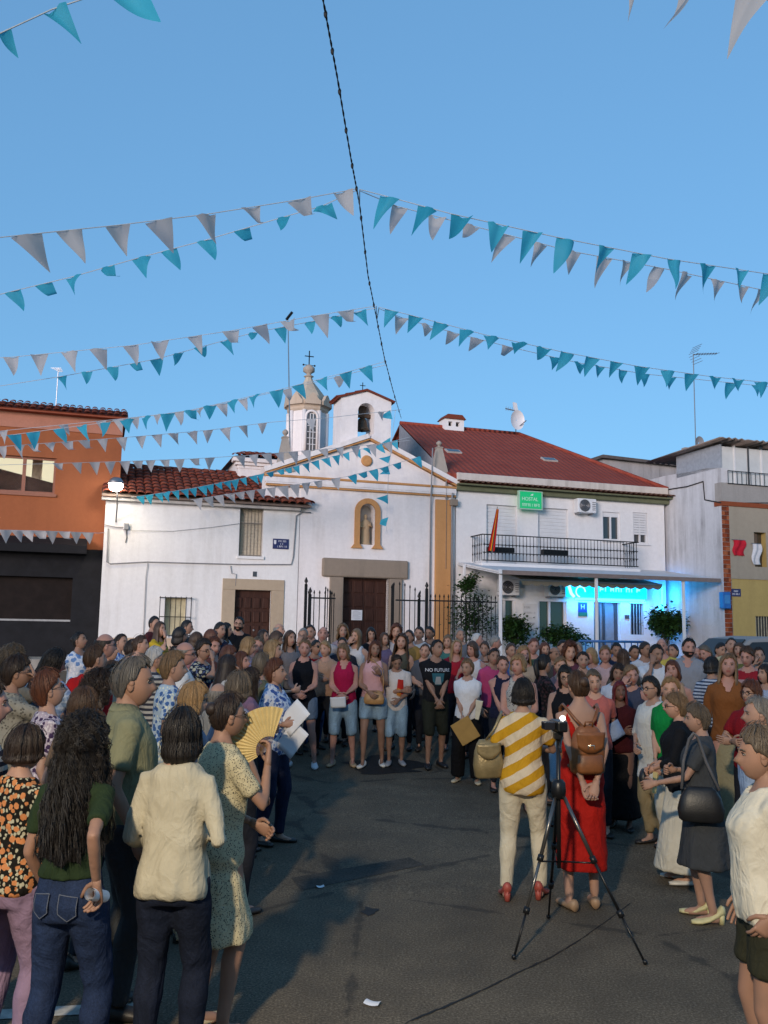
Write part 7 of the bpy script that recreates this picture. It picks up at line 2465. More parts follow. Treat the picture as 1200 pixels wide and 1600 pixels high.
person(188, 990, 12.6, 95, 'person in blue print top near the white house corner', skin='m', hair='pony', hc='dark', tm=('floral', '#8fa4c4', '#3c5a94', '#d0d6e0', 14))
person(219, 985, 11.4, 115, 'person in white and blue floral top standing before the white house plinth', skin='l', hair='bun', hc='brown', tm=('floral', '#c4ccd8', '#4d6ea6', '#dfe2e8', 12), hpitch=6)
person(249, 964, 14.4, 120, 'person in yellow T-shirt beside the barred low window', skin='l', hair='long', hc='brown', tm=S('#b89a2a'), hmin=1.5)
person(240, 962, 15.4, 100, 'person in maroon shirt just behind the yellow T-shirt', sex='m', skin='m', hc='black', tm=S('#4a2226'))
person(279, 978, 13.4, 60, 'person all in black under the barred low window', skin='m', hair='bob', hc='black', tm=BLK)
person(290, 968, 15.2, 70, 'person in dark grey shirt close to the barred low window', sex='m', skin='m', hc='black', tm=GRYD)
person(172, 1031, 9.0, 80, 'person in beige top with glasses beside the sage green polo', skin='m', hair='woman_short', hc='brown', glasses='clear', tm=S('#a39a88'))
person(150, 1052, 6.6, 62, 'person in brown top right behind the dark green T-shirt', skin='m', hair='curly', hc='dark', tm=S('#5a4334'))
person(128, 1074, 5.6, 35, 'person in dull tan top between the dark green T-shirt and the brown top', skin='m', hair='mid', hc='brown', tm=S('#6a5748'))
person(268, 1014, 7.6, 70, 'person in pale blue floral blouse beyond the cream blouse', skin='m', hair='woman_short', hc='sandy', top='blouse', tm=('floral', '#aab9c6', '#3f5f92', '#d4d2be', 13), st=.35, hyaw=8)
person(240, 1010, 9.4, 72, 'person with glasses in grey and black striped top', skin='l', hair='woman_short', hc='white', glasses='clear', tm=('hstripe', '#b8b4ae', '#3a3c48', .05), st=.3)
person(285, 1000, 9.1, 78, 'person with glasses in plain white shirt beside the navy floral blouse', sex='m', skin='r', hair='bald', hc='grey', glasses='clear', tm=WHT_)
person(317, 988, 10.6, 95, 'person in navy and cream floral blouse with glasses', skin='m', hair='woman_short', hc='dark', top='blouse', tm=('floral', '#1c2136', '#b9b49c', '#5a668a', 12), glasses='clear', st=.35)
person(334, 989, 11.3, 100, 'person in terracotta top right beside the navy floral blouse', skin='r', hair='woman_short', hc='red', tm=S('#8a4a3a'))
person(328, 977, 13.2, 100, 'person in mid grey top between barred window and small house door', skin='m', hair='bob', hc='red', tm=S('#77736f'))
person(342, 972, 14.2, 110, 'person in dark blue shirt before the stone door jamb', sex='m', skin='m', hc='black', tm=NAV)
person(352, 972, 14.5, 120, 'person in pale grey top before the stone door jamb', skin='l', hair='mid', hc='black', tm=S('#aeb0b6'))
person(373, 963, 15.2, 165, 'person with glasses in black T-shirt before the small panelled house door', sex='m', skin='m', hair='short', hc='black', tm=S('#101115'), extra=beard, glasses='clear')
person(384, 994, 11.6, 100, 'person in lilac top before the house door', skin='l', hair='bob', hc='blond', tm=S('#8d7f97'))
person(401, 994, 12.2, 150, 'person in orange brown shirt before the house door', sex='m', skin='r', hair='short', hc='ashen', tm=S('#7d5138'))
person(428, 978, 13.1, 100, 'person in dark purple vest before the stone door surround', skin='m', hair='bob', hc='brown', top='tank', tm=S('#3b3148'))
person(435, 974, 15.3, 120, 'person in whitish shirt by the house corner next to the church', sex='m', skin='l', hair='bald', hc='grey', tm=S('#c0bdbc'))
person(425, 997, 10.6, 82, 'person in beige cardigan behind the blue and white patterned shirt', skin='l', hair='bob', hc='blond', tm=S('#9a8c74'), top='cardigan', sleeve='three')
person(452, 980, 13.2, 150, 'person in warm grey top beside the iron railing post', skin='m', hair='mid', hc='brown', tm=S('#6f6c70'))
person(354, 1008, 10.1, 78, 'person in dark red top among the crowd before the house door', skin='m', hair='bob', hc='red', tm=S('#57242a'))
person(352, 1021, 9.1, 60, 'person in off-white blouse in the middle of the crowd before the house', skin='m', hair='long', hc='dark', tm=S('#b6b2ae'), top='blouse')
person(377, 1018, 9.9, 110, 'person in rust coloured top near the blue and white shirt', skin='r', hair='mid', hc='red', tm=S('#85503a'))
person(408, 1021, 9.0, 70, 'person in olive top directly behind the blue and white patterned shirt', skin='m', hair='woman_short', hc='ashen', tm=S('#5f5c48'))
person(389, 1043, 8.1, 80, 'person in mauve top half hidden by the golden fan', skin='r', hair='mid', hc='dark', tm=S('#7b5f74'))
A13 = person(431, 1031, 8.5, 92, 'person in blue and white patterned shirt and navy trousers holding white sheets', skin='m', hair='woman_short', hc='red', top='shirt', tm=('floral', '#c6cad4', '#3d568f', '#7f93bd', 11), bm=NAV, armR=(.12, .14, 1.10), armL=(.10, .16, 1.08), hpitch=8, st=.2, hem=.80, hyaw=-6)
person(298, 1067, 6.1, 60, 'person with glasses in slate top behind the cream blouse', skin='l', hair='bob', hc='blond', glasses='clear', tm=S('#6a7284'), hyaw=12)
person(371, 1051, 6.6, 40, 'person in pale violet grey top behind the open fan', skin='m', hair='bobshort', hc='ashen', tm=S('#8f8c9a'))
person(338, 1066, 7.3, 50, 'person in stone grey top behind the slate top with glasses', sex='m', skin='m', hair='bald', hc='grey', tm=S('#8a8680'), hmin=1.5)

# ---- front row facing us
A14 = person(476, 999, 12.3, 172, 'person in black tank top and denim shorts with white trainers', skin='r', hair='short', hc='sandy', top='tank', tm=S('#0f1118'), bottom='shorts', bm=('denim', '#5b6b80'), shoes='sneaker', sm='#d0d0d4', armL='front', armR='front', stance=(.17, .02), st=.3, hem=.74, hyaw=-10)
person(492, 1000, 13.5, 160, 'person in red T-shirt with sunglasses behind the black tank top', sex='m', skin='t', hair='short', hc='black', tm=S('#a0191c'), glasses='sun', bm=('denim', '#3a5580'))
person(473, 981, 14.4, 165, 'person in grey shirt behind the red T-shirt with sunglasses', sex='m', skin='m', hc='grey', tm=S('#76757a'))
person(488, 976, 15.2, 170, 'person in navy shirt before the iron railing', sex='m', skin='m', hc='dark', tm=NAV)
person(504, 978, 14.1, 175, 'person in pinkish white shirt before the granite door jamb', sex='m', skin='r', hair='bald', hc='dark', tm=S('#b4aeb0'))
person(510, 1002, 13.1, 180, 'person in peach top behind the magenta top', skin='l', hair='woman_short', hc='blond', tm=S('#b08a72'))
person(536, 976, 15.5, 175, 'person in dusty mauve top before the church door jamb', skin='m', hair='curly', hc='sandy', tm=S('#8d7f86'))
person(535, 996, 13.9, 170, 'person in charcoal shirt behind the magenta top', sex='m', skin='m', hc='black', tm=S('#2a2a33'))
A15 = person(539, 1005, 12.5, 185, 'person in magenta sleeveless top and ripped denim bermudas holding a paper', skin='r', hair='bob', hc='sandy', top='tank', tm=S('#9c1440'), bottom='bermuda', bm=DENL, armL='front', armR='front', shoes='flat', sm='#a58c6e', st=.4, hem=.80, neck='v', hyaw=16, stance=(.14, .02))
person(557, 982, 14.1, 185, 'person in white tank top between the magenta and pink tops', skin='l', hair='mid', hc='sandy', top='tank', tm=S('#c4c2c4'))
A16 = person(585, 1000, 12.5, 172, 'person in pale pink sleeveless top and denim shorts with tan crossbody bag', skin='t', hair='mid', hc='red', top='tank', tm=S('#c79a9c'), bottom='shorts', bm=DENL, armL=(.10, .2, 1.24), armR='front', shoes='flat', sm='#cfcdc8', st=.15, stance=(.12, .09))
person(581, 980, 15.1, 150, 'person in black before the dark church door', skin='m', hair='bob', hc='black', tm=BLK)
person(619, 976, 15.1, 185, 'person in white blouse before the church door jamb, behind the printed T-shirt', skin='l', hair='curly', hc='red', top='blouse', tm=S('#b9b4b6'))
person(627, 991, 13.6, 190, 'person in dark olive vest behind the white T-shirt with red print', skin='l', hair='curlylong', hc='brown', top='tank', tm=S('#4b4a40'))
A17 = person(620, 1020, 12.6, 188, 'person in white T-shirt with red print and denim shorts looking down', sex='m', skin='t', hair='short', hc='dark', top='tee', tm=S('#c8c0bc'), bottom='bermuda', bm=DENL, hpitch=-24, armL='front', armR='cross', shoes='sneaker', sm='#8d8f94', hmin=1.4, st=0, hem=.80)
person(655, 978, 15.1, 190, 'person in white T-shirt before the open gate leaf', skin='m', hair='bun', hc='dark', tm=S('#c4bebe'))
person(673, 978, 15.6, 185, 'person in brown shirt before the ochre pilaster', sex='m', skin='t', hc='black', tm=S('#5f4638'))
person(663, 1006, 13.6, 190, 'short person in grey T-shirt behind the black NO FUTURE T-shirt', sex='m', skin='l', hair='short', hc='brown', tm=S('#54565e'), hmin=1.5)
A18 = person(681, 1000, 12.5, 180, 'person in black T-shirt reading NO FUTURE and dark olive shorts', sex='m', skin='t', hair='short', hc='black', top='tee', tm=S('#15161b'), bottom='bermuda', bm=S('#23261f'), armL='frontlow', armR='frontlow', shoes='sneaker', sm='#1c1c20', st=.1, hem=.84)
person(712, 999, 13.6, 178, 'person in red scoop-necked top beside the black NO FUTURE T-shirt', skin='r', hair='long', hc='blond', tm=S('#9c2030'), neck='scoop')
person(720, 982, 15.6, 165, 'person in steel grey shirt before the garden railing', sex='m', skin='m', hc='grey', tm=S('#63656c'))
person(740, 1001, 13.1, 192, 'person in white vest behind the white T-shirt and tan folder', skin='r', hair='bob', hc='brown', top='tank', tm=S('#c2c0c4'))
person(745, 989, 15.0, 130, 'person in pale blue grey shirt before the round shrub', sex='m', skin='r', hc='white', tm=S('#8a8f9a'))
person(771, 992, 14.5, 110, 'person in slate grey shirt by the awning post', sex='m', skin='r', hc='grey', tm=S('#5d6270'))
A19 = person(731, 1030, 11.5, 190, 'person in white T-shirt and black trousers holding a tan folder', skin='m', hair='woman_short', hc='sandy', top='tee', tm=S('#d6d6da'), bottom='wide', bm=S('#101014'), armL='frontlow', armR='frontlow', shoes='flat', sm='#b5aa92', st=.3, hem=.84, hyaw=18)
person(770, 1013, 12.3, 140, 'person in hot pink T-shirt among the crowd by the awning post', sex='m', skin='t', hair='short', hc='dark', tm=S('#b0416a'))
person(786, 1024, 11.1, 180, 'person in navy vest beside the grey print vest', skin='r', hair='bun', hc='brown', top='tank', tm=S('#191c33'))
A20 = person(811, 1023, 10.0, 182, 'person in grey print vest facing the yellow striped top', skin='r', hair='bobshort', hc='blond', top='tank', tm=('print', '#a8a49e', '#4c4a52', 45), armL='front', armR='front', st=.4)
person(819, 1008, 12.2, 180, 'person in beige top behind the grey print vest', skin='r', hair='mid', hc='blond', tm=S('#a18e7a'))
person(832, 996, 13.2, 175, 'person in moss green shirt before the low shrub', sex='m', skin='r', hc='red', tm=S('#4c5a44'))
person(849, 1021, 10.4, 95, 'person in black top with dim floral print, turned sideways', skin='t', hair='pony', hc='black', top='tee', tm=('floral', '#101014', '#3c2a30', '#26262c', 14), st=.3)
person(864, 1010, 13.2, 150, 'person in dark brown shirt behind the dim floral black top', sex='m', skin='t', hair='bald', hc='dark', tm=S('#43403e'))
person(877, 999, 14.2, 160, 'person in dark jacket under the low shrub', sex='m', skin='m', hc='black', tm=S('#24262e'))
person(888, 1005, 12.1, 185, 'person in plum top before the hostel entrance', skin='l', hair='curly', hc='red', tm=S('#58303c'))
person(875, 1026, 11.1, 188, 'person in rose top next to the dim floral black top', skin='l', hair='woman_short', hc='sandy', tm=S('#9a6e6c'))
person(885, 1039, 9.4, 190, 'person in black vest and pale denim shorts with glasses', skin='m', hair='bob', hc='black', top='tank', tm=S('#121216'), bottom='bermuda', bm=DENL, glasses='clear', armL='down', armR='front')

# ---- right block, looking left
person(910, 1017, 11.6, 195, 'person in tan top next to the plum top', skin='m', hair='bun', hc='dark', tm=S('#8a6f58'))
person(946, 1010, 12.5, 200, 'person in pale pink top before the hostel entrance', skin='r', hair='woman_short', hc='sandy', tm=S('#b59a9c'))
person(963, 1003, 13.6, 200, 'person in dark blue shirt before the blue barrier', sex='m', skin='t', hc='black', tm=S('#232c40'))
person(974, 1014, 12.4, 20, 'person in charcoal top, back turned, near the blue barrier', skin='m', hair='long', hc='brown', tm=S('#4c4a48'))
person(964, 1035, 10.6, 205, 'person in white top behind the dark red headscarf', skin='t', hair='bob', hc='dark', tm=S('#b4b8c4'))
person(987, 1040, 10.1, 205, 'person in slate blue vest beside the dark red headscarf', skin='r', hair='woman_short', hc='sandy', top='tank', tm=S('#3e4254'), st=.4)
A21 = person(967, 1068, 9.3, 205, 'person in dark red headscarf and shawl with long black skirt', skin='d', hair='mid', hc='scarf', top='tee', tm=S('#3a0d12'), bottom='longskirt', bm=S('#101013'), sleeve='three', armL='cross', armR='cross', hmin=1.45)
person(929, 1047, 9.0, 200, 'person in coral pink top beside the red dress', skin='l', hair='woman_short', hc='ashen', tm=S('#b06058'))
person(1007, 1002, 13.2, 195, 'person in whitish shirt just behind the round-necked white T-shirt', sex='m', skin='t', hc='dark', tm=S('#babac0'))
A22 = person(1023, 1006, 11.6, 190, 'person in round-necked white T-shirt before the dark bush', sex='m', skin='t', hair='short', hc='black', tm=S('#c9cbd2'), hmin=1.7)
person(1034, 997, 13.2, 185, 'person in yellow shirt before the dark bush', sex='m', skin='r', hair='bald', hc='grey', tm=S('#b3a04c'))
A23 = person(1074, 997, 12.1, 188, 'person in open grey shirt before the silver car', sex='m', skin='r', hair='short', hc='black', top='shirt', tm=S('#85878e'), extra=beard, neck='v')
person(1088, 1010, 13.1, 170, 'person in light stone shirt before the silver car', sex='m', skin='r', hair='bald', hc='sandy', tm=S('#a9a3a2'))
person(1053, 1031, 10.0, 215, 'person in beige sleeveless top behind the emerald green top', skin='r', hair='bob', hc='red', top='tank', tm=S('#a3846a'))
person(1112, 1027, 10.6, 30, 'person in blue and white striped T-shirt seen from behind', skin='m', hair='bobshort', hc='black', tm=('hstripe', '#39455c', '#aab2c2', .04))
A24 = person(1136, 1021, 9.2, 192, 'person in brown V-neck top and long beige skirt', skin='r', hair='mid', hc='sandy', top='blouse', tm=S('#7b4a26'), bottom='longskirt', bm=S('#8d8468'), neck='v', sleeve='elbow', armR='down', armL='down', hem=.84, hmin=1.66)
person(1140, 996, 13.6, 185, 'person in pale yellow T-shirt before the yellow wall', sex='m', skin='m', hair='short', hc='black', tm=S('#b9b08a'))
person(1168, 1006, 11.1, 215, 'person in red and grey banded top', skin='r', hair='woman_short', hc='brown', tm=('hstripe', '#8c1e28', '#9c7f80', .20), st=.3)
person(1174, 1064, 8.1, 215, 'person in crimson T-shirt with glasses and folded arms', skin='m', hair='bobshort', hc='red', tm=S('#7d141d'), glasses='clear', armL='cross', armR='chest', hmin=1.52)
A25 = person(1020, 1057, 8.7, 235, 'person with glasses in long white tunic', skin='m', hair='woman_short', hc='black', top='blouse', tm=S('#c3c1bc'), bottom='trousers', bm=KHA, glasses='clear', sleeve='elbow', hem=.66, st=.3, hmin=1.5)
A26 = person(1046, 1056, 8.2, 240, 'person in emerald green top and white trousers', skin='l', hair='bun', hc='blond', top='tee', tm=S('#0b7a38'), bottom='trousers', bm=S('#c2beb2'), sleeve='short', hem=.86, hmin=1.52)
person(1197, 1038, 10.2, 230, 'person in pale blue top behind the crimson T-shirt', skin='m', hair='bob', hc='dark', tm=S('#98a2b8'))
person(1185, 1012, 12.4, 215, 'person in dark green shirt by the corner house', sex='m', skin='m', hc='dark', tm=S('#3a4238'))

# ---- more of the back rows, seen in the gaps
person(600, 988, 15.0, 180, 'person in faded violet top before the church door, behind the pale pink top', skin='m', hair='mid', hc='brown', tm=S('#6d5f7c'))
person(641, 984, 14.7, 190, 'person in ochre shirt before the granite jamb, near the open gate leaf', sex='m', skin='t', hc='dark', tm=S('#8a6c3a'))
person(700, 992, 14.6, 180, 'person in teal green top before the ochre pilaster', skin='l', hair='bob', hc='sandy', tm=S('#3c6a64'))
person(757, 1003, 13.8, 170, 'person in striped rust top before the round shrub', skin='m', hair='woman_short', hc='brown', tm=('hstripe', '#7c4632', '#a89684', .06))
person(797, 1004, 13.7, 180, 'person in cornflower blue shirt by the awning post', sex='m', skin='m', hc='brown', tm=S('#4f6898'))
person(851, 1003, 14.0, 190, 'person in cream top between moss green and dark brown shirts', skin='l', hair='mid', hc='red', tm=S('#b0a68e'))
person(902, 1003, 13.8, 195, 'person in brick red shirt before the hostel entrance', sex='m', skin='m', hc='grey', tm=S('#7d3a2c'))
person(927, 1012, 13.0, 200, 'person in sky blue top next to the tan top', skin='r', hair='bob', hc='blond', tm=S('#7f9cc0'))
person(990, 1007, 13.8, 195, 'person in burgundy shirt before the blue barrier end', sex='m', skin='t', hc='black', tm=S('#4d1f2a'))
person(1052, 1006, 13.4, 200, 'person in turquoise top left of the open grey shirt', skin='m', hair='bun', hc='dark', tm=S('#3a8088'))
person(1106, 1008, 13.0, 205, 'person in peach shirt before the silver car, behind the striped T-shirt', skin='r', hair='woman_short', hc='ashen', tm=S('#b48468'))
person(1122, 1003, 13.9, 200, 'person in near black top before the brick edge of the corner house', sex='m', skin='m', hc='black', tm=S('#191a1f'))
person(1156, 1004, 13.3, 205, 'person in olive green top between the pale yellow and banded tops', skin='m', hair='bob', hc='brown', tm=S('#5d5f36'))
person(457, 1003, 13.7, 160, 'person in pale green top beside the black tank top', skin='l', hair='woman_short', hc='grey', tm=S('#93a48c'))
person(411, 983, 14.3, 140, 'person in ink blue top before the house door frame', skin='m', hair='mid', hc='dark', tm=S('#25304e'))
person(303, 987, 13.2, 100, 'person in dusty pink top between the barred window and navy floral blouse', skin='l', hair='bob', hc='brown', tm=S('#a5767a'))
person(205, 1000, 11.8, 95, 'person in salmon top before the white house corner', skin='m', hair='woman_short', hc='dark', tm=S('#b0705c'))

build_people()

# ================================================================== things they carry
def carried(P, name, label, cat, loc, rot=(0, 0, 0), group=None):
    """a thing of its own, placed in the carrier's coordinates"""
    M = Matrix.Translation(P['loc']) @ Matrix.Rotation(-R(P['face']), 4, 'Z') @ Matrix.Scale(P['h'] / 1.68, 4) @ Matrix.Translation(Vector(loc)) @ Matrix.Rotation(rot[2], 4, 'Z') @ Matrix.Rotation(rot[1], 4, 'Y') @ Matrix.Rotation(rot[0], 4, 'X')
    T = thing(name, label, cat, group=group)
    T.matrix_world = M
    return T
def grip(P, key, f=.08):
    s_, e_, w_ = P['J'][key]
    d = (w_ - e_) / np.linalg.norm(w_ - e_)
    return w_ + d * f

def sheet(T, w, h, mat, nm='sheet', bow=.012):
    n = 6
    v = [((i / n - .5) * w, bow * math.sin(i / n * math.pi) + .003 * math.sin(j), (j / n - .5) * h) for j in range(n + 1) for i in range(n + 1)]
    o = MB().add(v, [(j * (n + 1) + i, j * (n + 1) + i + 1, (j + 1) * (n + 1) + i + 1, (j + 1) * (n + 1) + i) for j in range(n) for i in range(n)]).build(nm, mat, T, True)
    md = o.modifiers.new('solid', 'SOLIDIFY'); md.thickness = .0015
    return o

# open fan: every blade a piece
p = grip(A3, 'R', .075)
FAN = carried(A3, 'hand_fan', 'large open golden hand fan held up in front of the crowd', 'fan', p, (0, 0, R(58)))
GOLD = m_plain('golden_fan_cloth', srgb('#bda874'), .6, .1, 20, .1)
RIB = wood('fan_rib_wood', (.16, .09, .04, 1), (.25, .15, .07, 1))
nb = 20
for k in range(nb):
    a0 = R(72 + 140 * k / nb); a1 = R(72 + 140 * (k + 1) / nb); am_ = (a0 + a1) / 2
    r0, r1 = .07, .225
    f_ = lambda r, a, y: (r * math.cos(a), y, r * math.sin(a))
    v = [f_(r0, a0, 0), f_(r1, a0, 0), f_(r1, am_, .010), f_(r0, am_, .004), f_(r1, a1, 0), f_(r0, a1, 0)]
    v2 = [(x, y + .0016, z) for x, y, z in v]
    MB().add(v + v2, [(0, 1, 2, 3), (3, 2, 4, 5), (9, 8, 7, 6), (11, 10, 8, 9), (0, 6, 7, 1), (1, 7, 8, 2), (2, 8, 10, 4), (5, 11, 6, 0)]).build('fan_fold', GOLD, FAN)
    MB().add([f_(.0, a0, .004), f_(.12, a0 - .02, .004), f_(.12, a0 + .02, .004), f_(.0, a0, .007), f_(.12, a0 - .02, .007), f_(.12, a0 + .02, .007)], [(0, 1, 2), (5, 4, 3), (0, 3, 4, 1), (1, 4, 5, 2), (2, 5, 3, 0)]).build('fan_rib', RIB, FAN)

# sheets of paper
p = grip(A13, 'R', .06)
T = carried(A13, 'paper_sheet', 'pair of white sheets held by the blue and white patterned shirt', 'paper', p + np.array((.0, .03, .06)), (R(-15), R(40), R(75)))
sheet(T, .20, .28, PAPER)
o = sheet(T, .20, .28, PAPER, 'second_sheet'); o.location = (.13, .02, -.15); o.rotation_euler = (0, R(-6), R(8))
p = grip(A15, 'L', .05)
T = carried(A15, 'paper_sheet', 'white paper held low by the magenta top', 'paper', p + np.array((.05, .05, -.08)), (R(-12), R(4), 0))
sheet(T, .21, .15, PAPER)
p = grip(A1, 'R', .07)
T = carried(A1, 'rolled_paper', 'rolled white paper in the hand of the dark green T-shirt wearer', 'paper', p, (R(70), R(20), 0))
MB().tube([(0, 0, -.08), (0, 0, .08)], .026, 14, False).tube([(0, 0, -.08), (0, 0, .08)], .020, 14, False).build('roll', PAPER, T, True)
p = (grip(A19, 'L', .05) + grip(A19, 'R', .05)) / 2
T = carried(A19, 'folder', 'tan cardboard folder held low by the white T-shirt', 'folder', p + np.array((-.02, .045, -.13)), (R(-8), R(32), 0))
KRAFT = m_plain('kraft_card', srgb('#a5854f'), .8, .1, 10, .1)
MB().box(-.14, .14, -.008, .0, -.16, .16).build('cover', KRAFT, T, bevel=.003)
MB().box(-.14, .14, .001, .008, -.155, .155).build('back_cover', KRAFT, T, bevel=.003)
T = carried(A19, 'hand_fan', 'closed pale fan held beside the tan folder', 'fan', p + np.array((-.20, .10, .16)), (R(-8), R(-10), 0))
MB().prism([(-.03, -.13), (.02, -.13), (.05, .13), (-.05, .13)], -.012, .012).build('fan_sticks', m_plain('pale_fan', srgb('#c9c2ae'), .7), T, bevel=.004)

# shoulder bags and backpack
def bag_shape(T, w, d, h, mat, nm='bag_body', flap=True):
    b = MB()
    rr = []
    for t, k, kd in ((0, .86, .8), (.06, .98, 1.0), (.35, 1.04, 1.1), (.7, .90, .85), (.90, .70, .5), (1.0, .52, .25)):
        rr.append(ell(-h / 2 + h * t, w / 2 * k, d / 2 * kd, 0, 20, 3.0))
    b.rings(rr)
    o = b.build(nm, mat, T, True)
    if flap:
        fb_ = MB()
        n = 8
        v = [((i / n - .5) * w * .8, -(d / 2) * 1.12 - .008 * math.cos((i / n - .5) * 3), h * .42 - .42 * h * j / 4 * (1 - .5 * (2 * i / n - 1) ** 2)) for j in range(5) for i in range(n + 1)]
        fo_ = fb_.add(v, [(j * (n + 1) + i, j * (n + 1) + i + 1, (j + 1) * (n + 1) + i + 1, (j + 1) * (n + 1) + i) for j in range(4) for i in range(n)]).build('flap', mat, T, True)
        md = fo_.modifiers.new('solid', 'SOLIDIFY'); md.thickness = .008
    return o
def strap_pts(P, pts):
    return [np.array(q) for q in pts]
# gold handbag of the striped top (left shoulder)
GOLDL = m_plain('gold_leather', srgb('#8d7c58'), .36, .3, 9, .5, .3)
sxm = A7['J']['L'][0]
T = carried(A7, 'handbag', 'gold leather handbag hanging at the left side of the striped top', 'bag', (-.275, -.05, 1.06), (0, R(-4), R(14)))
bag_shape(T, .24, .12, .30, GOLDL)
MB().tube([(-.02, .0, .13), (.05, -.05, .22), (.12, -.03, .33), (.14, .04, .355), (.12, .08, .30), (.04, .06, .14)], .010, 8).build('strap', GOLDL, T, True)
MB().tube([(.02 * math.cos(t), -.078, .06 + .02 * math.sin(t)) for t in (2 * math.pi * i / 12 for i in range(13))], .004, 5).build('buckle', METAL, T, True)
# brown backpack of the red dress
BROWNL = LEATHER('brown_leather', srgb('#7a4a26'))
T = carried(A8, 'backpack', 'small brown leather backpack worn over the red dress', 'backpack', (0, -.185, 1.13), (R(4), 0, 0))
b = MB(); rr = []
for t, k, kd in ((0, .80, .75), (.05, .96, .95), (.25, 1.02, 1.05), (.55, .98, 1.0), (.8, .84, .85), (.94, .62, .55), (1.0, .40, .3)):
    rr.append(ell(-.17 + .34 * t, .125 * k, .065 * kd, 0, 24, 2.8))
b.rings(rr); b.build('bag_body', BROWNL, T, True)
n = 10
v = [((i / n - .5) * .21 * (1 - .12 * j / 5), -.066 - .014 * math.cos((i / n - .5) * 2.6) - .004 * j / 5, .135 - .145 * j / 5 * (1 - .28 * (2 * i / n - 1) ** 2)) for j in range(6) for i in range(n + 1)]
fo_ = MB().add(v, [(j * (n + 1) + i, j * (n + 1) + i + 1, (j + 1) * (n + 1) + i + 1, (j + 1) * (n + 1) + i) for j in range(5) for i in range(n)]).build('flap', BROWNL, T, True)
md = fo_.modifiers.new('solid', 'SOLIDIFY'); md.thickness = .007
MB().rings([ell(-.15, .085, .03, -.07, 16, 3), ell(-.13, .095, .034, -.07, 16, 3), ell(-.03, .09, .03, -.068, 16, 3), ell(-.02, .07, .02, -.065, 16, 3)]).build('pocket', BROWNL, T, True)
BR_ = m_plain('bright_buckle', (.75, .68, .55, 1), .2, .05, 5, 0, .9)
MB().tube([(-.022, -.092, .020), (-.022, -.092, .045), (.022, -.092, .045), (.022, -.092, .020)], .005, 6).build('buckle', BR_, T, True)
MB().tube([(-.03, -.02, .165), (-.025, -.03, .20), (.025, -.03, .20), (.03, -.02, .165)], .008, 6).build('carry_handle', BROWNL, T, True)
for sg in (-1, 1):
    MB().tube([(sg * .02, .04, .15), (sg * .07, .065, .20), (sg * .115, .13, .262), (sg * .125, .20, .285), (sg * .125, .275, .25), (sg * .12, .30, .15), (sg * .135, .27, .0), (sg * .125, .17, -.12), (sg * .10, .05, -.14)], .011, 8, flat=1.3).build('shoulder_strap', BROWNL, T, True)
# black bag of the grey dress
BLKL = LEATHER('black_leather', (.012, .012, .013, 1))
T = carried(A10, 'shoulder_bag', 'soft black shoulder bag against the charcoal dress', 'bag', (-.235, .04, .93), (0, 0, R(90)))
bag_shape(T, .34, .14, .26, BLKL)
MB().tube([(-.14, 0, .11), (-.05, -.02, .32), (.02, .05, .52), (.05, .09, .55), (.08, .05, .5), (.12, -.01, .32), (.14, 0, .11)], .012, 8).build('strap', m_plain('grey_strap', (.12, .12, .13, 1), .6), T, True)
# tan crossbody of the pink top
TANL = LEATHER('tan_leather', srgb('#a2794a'))
T = carried(A16, 'crossbody_bag', 'tan crossbody bag worn over the pale pink top', 'bag', (-.03, .20, .93), (0, 0, 0))
bag_shape(T, .27, .08, .18, TANL)
MB().tube([(-.12, -.02, .05), (-.12, -.03, .2), (-.10, -.05, .36), (.02, -.10, .47), (.10, -.16, .505), (.14, -.22, .47)], .007, 6).build('strap', TANL, T, True)
# lilac bag of the floral top
T = carried(A5, 'shoulder_bag', 'lilac fabric bag at the hip of the black floral top', 'bag', (-.05, -.23, .80), (0, 0, 0))
LILA = m_plain('lilac_fabric', srgb('#7c5a78'), .8, .15, 10, .2)
bag_shape(T, .36, .13, .30, LILA)
MB().tube([(-.14, 0, .12), (-.12, .03, .34), (-.10, .10, .58), (-.10, .18, .64)], .012, 8).build('strap', LILA, T, True)
# camera strap / small black camera of the cardigan, cream purse of the tunic
p = (grip(A11, 'L', .05) + grip(A11, 'R', .05)) / 2
T = carried(A11, 'clutch_purse', 'small black purse held by the person in sunglasses', 'bag', p + np.array((0, .05, -.05)))
bag_shape(T, .18, .07, .12, BLKL)
p = grip(A26, 'L', .09)
T = carried(A26, 'hand_fan', 'closed cream fan held by the emerald green top', 'fan', p + np.array((0, .0, -.08)), (R(10), 0, 0))
MB().prism([(-.015, -.13), (.015, -.13), (.03, .12), (-.03, .12)], -.012, .012).build('fan_sticks', m_plain('cream_fan', srgb('#c4b27c'), .7), T, bevel=.004)
# light blue jacket carried over an arm beside the headscarf
p = (grip(A21, 'L', .0) + grip(A21, 'R', .0)) / 2
T = carried(A21, 'folded_jacket', 'light blue folded jacket over the arm of the headscarf', 'jacket', p + np.array((.12, .06, -.02)), (R(-20), R(25), 0))
sheet(T, .42, .20, cloth('solid', '#8ea0c0'), 'jacket_cloth', .08)

